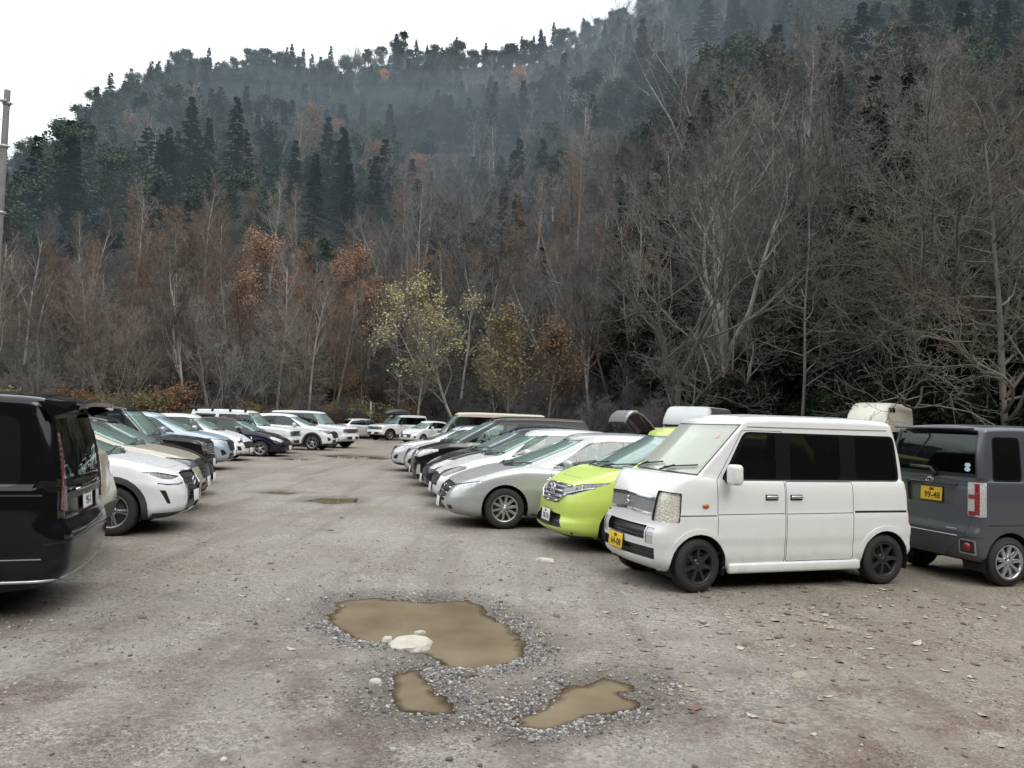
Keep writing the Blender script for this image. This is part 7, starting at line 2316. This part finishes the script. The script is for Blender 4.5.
# --- haze lying on the hillside
def haze():
    """four thin bodies of mist lying one inside the other, so the top fades out over the ridge"""
    m, nt, out = new_mat('valley_haze')
    ab = N(nt, 'ShaderNodeVolumeAbsorption'); em = N(nt, 'ShaderNodeEmission'); ad = N(nt, 'ShaderNodeAddShader')
    dens = HAZE/4
    ab.inputs['Color'].default_value = (0, 0, 0, 1); ab.inputs['Density'].default_value = dens
    em.inputs[0].default_value = (.215, .268, .305, 1); em.inputs[1].default_value = dens*HAZE_L  # even glow added to the haze in place of scattered daylight
    nt.links.new(ab.outputs[0], ad.inputs[0]); nt.links.new(em.outputs[0], ad.inputs[1]); nt.links.new(ad.outputs[0], out.inputs['Volume'])
    na, nr = 60, 14
    for L, dz in enumerate((0, 7, 14, 22)):
        top = []; bot = []; Fc = []
        for i in range(na+1):
            a = -62+L*.5+(127-L)*i/na; r0, r1 = az_r0(a), az_r1(a)
            for j in range(nr):
                t = j/(nr-1); rad = r0+14-L+(r1*(1.05+.03*L)-r0-14+L)*t
                x, y = rad*math.sin(R(a)), rad*math.cos(R(a)); z = hill_z(x, y)
                top.append((x, y, max(z+2+L, (az_h(a)+dz)*rad/r1))); bot.append((x, y, z-6-L))
        V = top+bot; n = len(top)
        for i in range(na):
            for j in range(nr-1):
                q = (i*nr+j, i*nr+j+1, (i+1)*nr+j+1, (i+1)*nr+j)
                Fc.append(q); Fc.append(tuple(k+n for k in q[::-1]))
            for j in (0, nr-1):
                Fc.append((i*nr+j, (i+1)*nr+j, (i+1)*nr+j+n, i*nr+j+n))
        for j in range(nr-1):
            for i in (0, na):
                Fc.append((i*nr+j, i*nr+j+1, i*nr+j+1+n, i*nr+j+n))
        o = mesh_obj('haze', V, Fc, m)
        bm = bmesh.new(); bm.from_mesh(o.data); bmesh.ops.recalc_face_normals(bm, faces=bm.faces[:]); bm.to_mesh(o.data); bm.free()
        o['kind'] = 'stuff'
HAZE, HAZE_L = .0042, 1.0
haze()

# --- utility pole and post
def utility_pole():
    x, y = -17.72, 26.0
    t = thing('utility_pole', 'tall grey concrete utility pole at the left edge', 'utility pole', (x, y, 0))
    b = MB(); b.lathe_z([(.14, -.3), (.135, 2), (.115, 8), (.10, 12.55), (.095, 12.57), (.001, 12.59)], 18); b.build('pole', [simple('concrete_pole', (.20, .20, .20), .8, noise=.35, scale=4)], t)
    ms = simple('galvanised_steel', (.42, .43, .43), .45, .6)
    b = MB()
    for z in (12.1, 10.6, 8.3):
        b.lathe_z([(.10, -.05), (.132, -.05), (.132, .05), (.10, .05)], 18, 0, (0, 0, z))
        b.box((.17, 0, z), (.06, .05, .08), None, 0, .01)
    b.build('steel_band', [ms], t)
    b = MB(); b.box((-.75, -.14, 12.15), (1.7, .09, .09), None, 0, .01); b.tube([(-.10, -.10, 11.5), (-1.1, -.14, 12.1)], .025, 6); a = b.build('cross_arm', [ms], t)
    for xx in (-.45, -.95, -1.45):
        b = MB(); b.lathe_z([(.001, .0), (.05, 0), (.05, .05), (.075, .06), (.05, .1), (.075, .12), (.045, .17), (.001, .18)], 12, 0, (xx, -.14, 12.20)); b.build('insulator', [simple('porcelain', (.7, .7, .68), .25)], a)
    b = MB(); b.box((-.35, -.1, 10.6), (.5, .05, .05), None, 0, .008); b.build('bracket', [ms], t)
utility_pole()
t = thing('marker_post', 'thin grey post standing before the trees behind the silver estate', 'post', (at_px(371, 60), 60, -.1))
b = MB(); b.lathe_z([(.07, 0), (.065, 2.9), (.04, 2.96), (.001, 2.97)], 12); b.build('post', [simple('grey_post', (.34, .36, .35), .7)], t)
b = MB(); b.lathe_z([(.10, -.1), (.10, .12), (.08, .14)], 12); b.build('foot', [simple('grey_post', (.34, .36, .35), .7)], t)
# ------------------------------------------------------------------ camera and light
cam = bpy.data.cameras.new('camera')
cam.sensor_width = 36.0
cam.lens = 36.0*769/1024
cam.clip_start = .1
cam.clip_end = 3000
co = bpy.data.objects.new('camera', cam)
COL.objects.link(co)
co.location = (-.055, 0, 1.75)
co.rotation_euler = (Matrix.Rotation(R(90+2.68), 3, 'X') @ Matrix.Rotation(R(1.72), 3, 'Z')).to_euler()
SC.camera = co
SC.render.resolution_x, SC.render.resolution_y = 1024, 768

w = bpy.data.worlds.new('World')
SC.world = w
w.use_nodes = True
nt = w.node_tree
nt.nodes.clear()
wo = N(nt, 'ShaderNodeOutputWorld'); bg = N(nt, 'ShaderNodeBackground')
sky = N(nt, 'ShaderNodeTexSky', sky_type='NISHITA')
SUN_EL, SUN_AZ = R(48), R(150)
sky.sun_disc = False; sky.sun_elevation = SUN_EL; sky.sun_rotation = SUN_AZ
sky.air_density = 1.0; sky.dust_density = 4.0
# thin even overcast over the blue: cloud layer as a near white with soft texture
tc = N(nt, 'ShaderNodeTexCoord')
cl = N(nt, 'ShaderNodeTexNoise', inp={'Scale': 2.2, 'Detail': 5.0, 'Roughness': .5})
nt.links.new(tc.outputs['Generated'], cl.inputs['Vector'])
cr = N(nt, 'ShaderNodeMapRange', inp={1: .3, 2: .75, 3: 11.5, 4: 15.0})
nt.links.new(cl.outputs['Fac'], cr.inputs[0])
cb = N(nt, 'ShaderNodeCombineColor')
for i, k in enumerate((.965, 1.0, 1.03)):
    mm = N(nt, 'ShaderNodeMath', operation='MULTIPLY'); mm.inputs[1].default_value = k
    nt.links.new(cr.outputs[0], mm.inputs[0]); nt.links.new(mm.outputs[0], cb.inputs[i])
mx = N(nt, 'ShaderNodeMix', data_type='RGBA'); mx.inputs[0].default_value = .88
nt.links.new(sky.outputs[0], mx.inputs[6]); nt.links.new(cb.outputs[0], mx.inputs[7])
nt.links.new(mx.outputs[2], bg.inputs[0])
bg.inputs[1].default_value = .172
nt.links.new(bg.outputs[0], wo.inputs[0])

sun = bpy.data.lights.new('sun', 'SUN')
sun.energy = 1.0; sun.angle = R(25); sun.color = (1, .98, .95)
so = bpy.data.objects.new('sun', sun); COL.objects.link(so)
sd = Vector((math.sin(SUN_AZ)*math.cos(SUN_EL), math.cos(SUN_AZ)*math.cos(SUN_EL), math.sin(SUN_EL)))
so.rotation_euler = sd.to_track_quat('Z', 'Y').to_euler()
so.location = sd*100

SC.render.engine = 'CYCLES'
SC.cycles.use_denoising = True
SC.cycles.denoising_prefilter = 'ACCURATE'
SC.cycles.use_adaptive_sampling = True
SC.cycles.adaptive_threshold = .01
SC.cycles.max_bounces = 6
SC.cycles.transparent_max_bounces = 12
SC.cycles.diffuse_bounces = 2
SC.cycles.glossy_bounces = 3
SC.cycles.caustics_reflective = False
SC.cycles.caustics_refractive = False
SC.view_settings.view_transform = 'Standard'
SC.view_settings.look = 'None'
SC.view_settings.exposure = 0
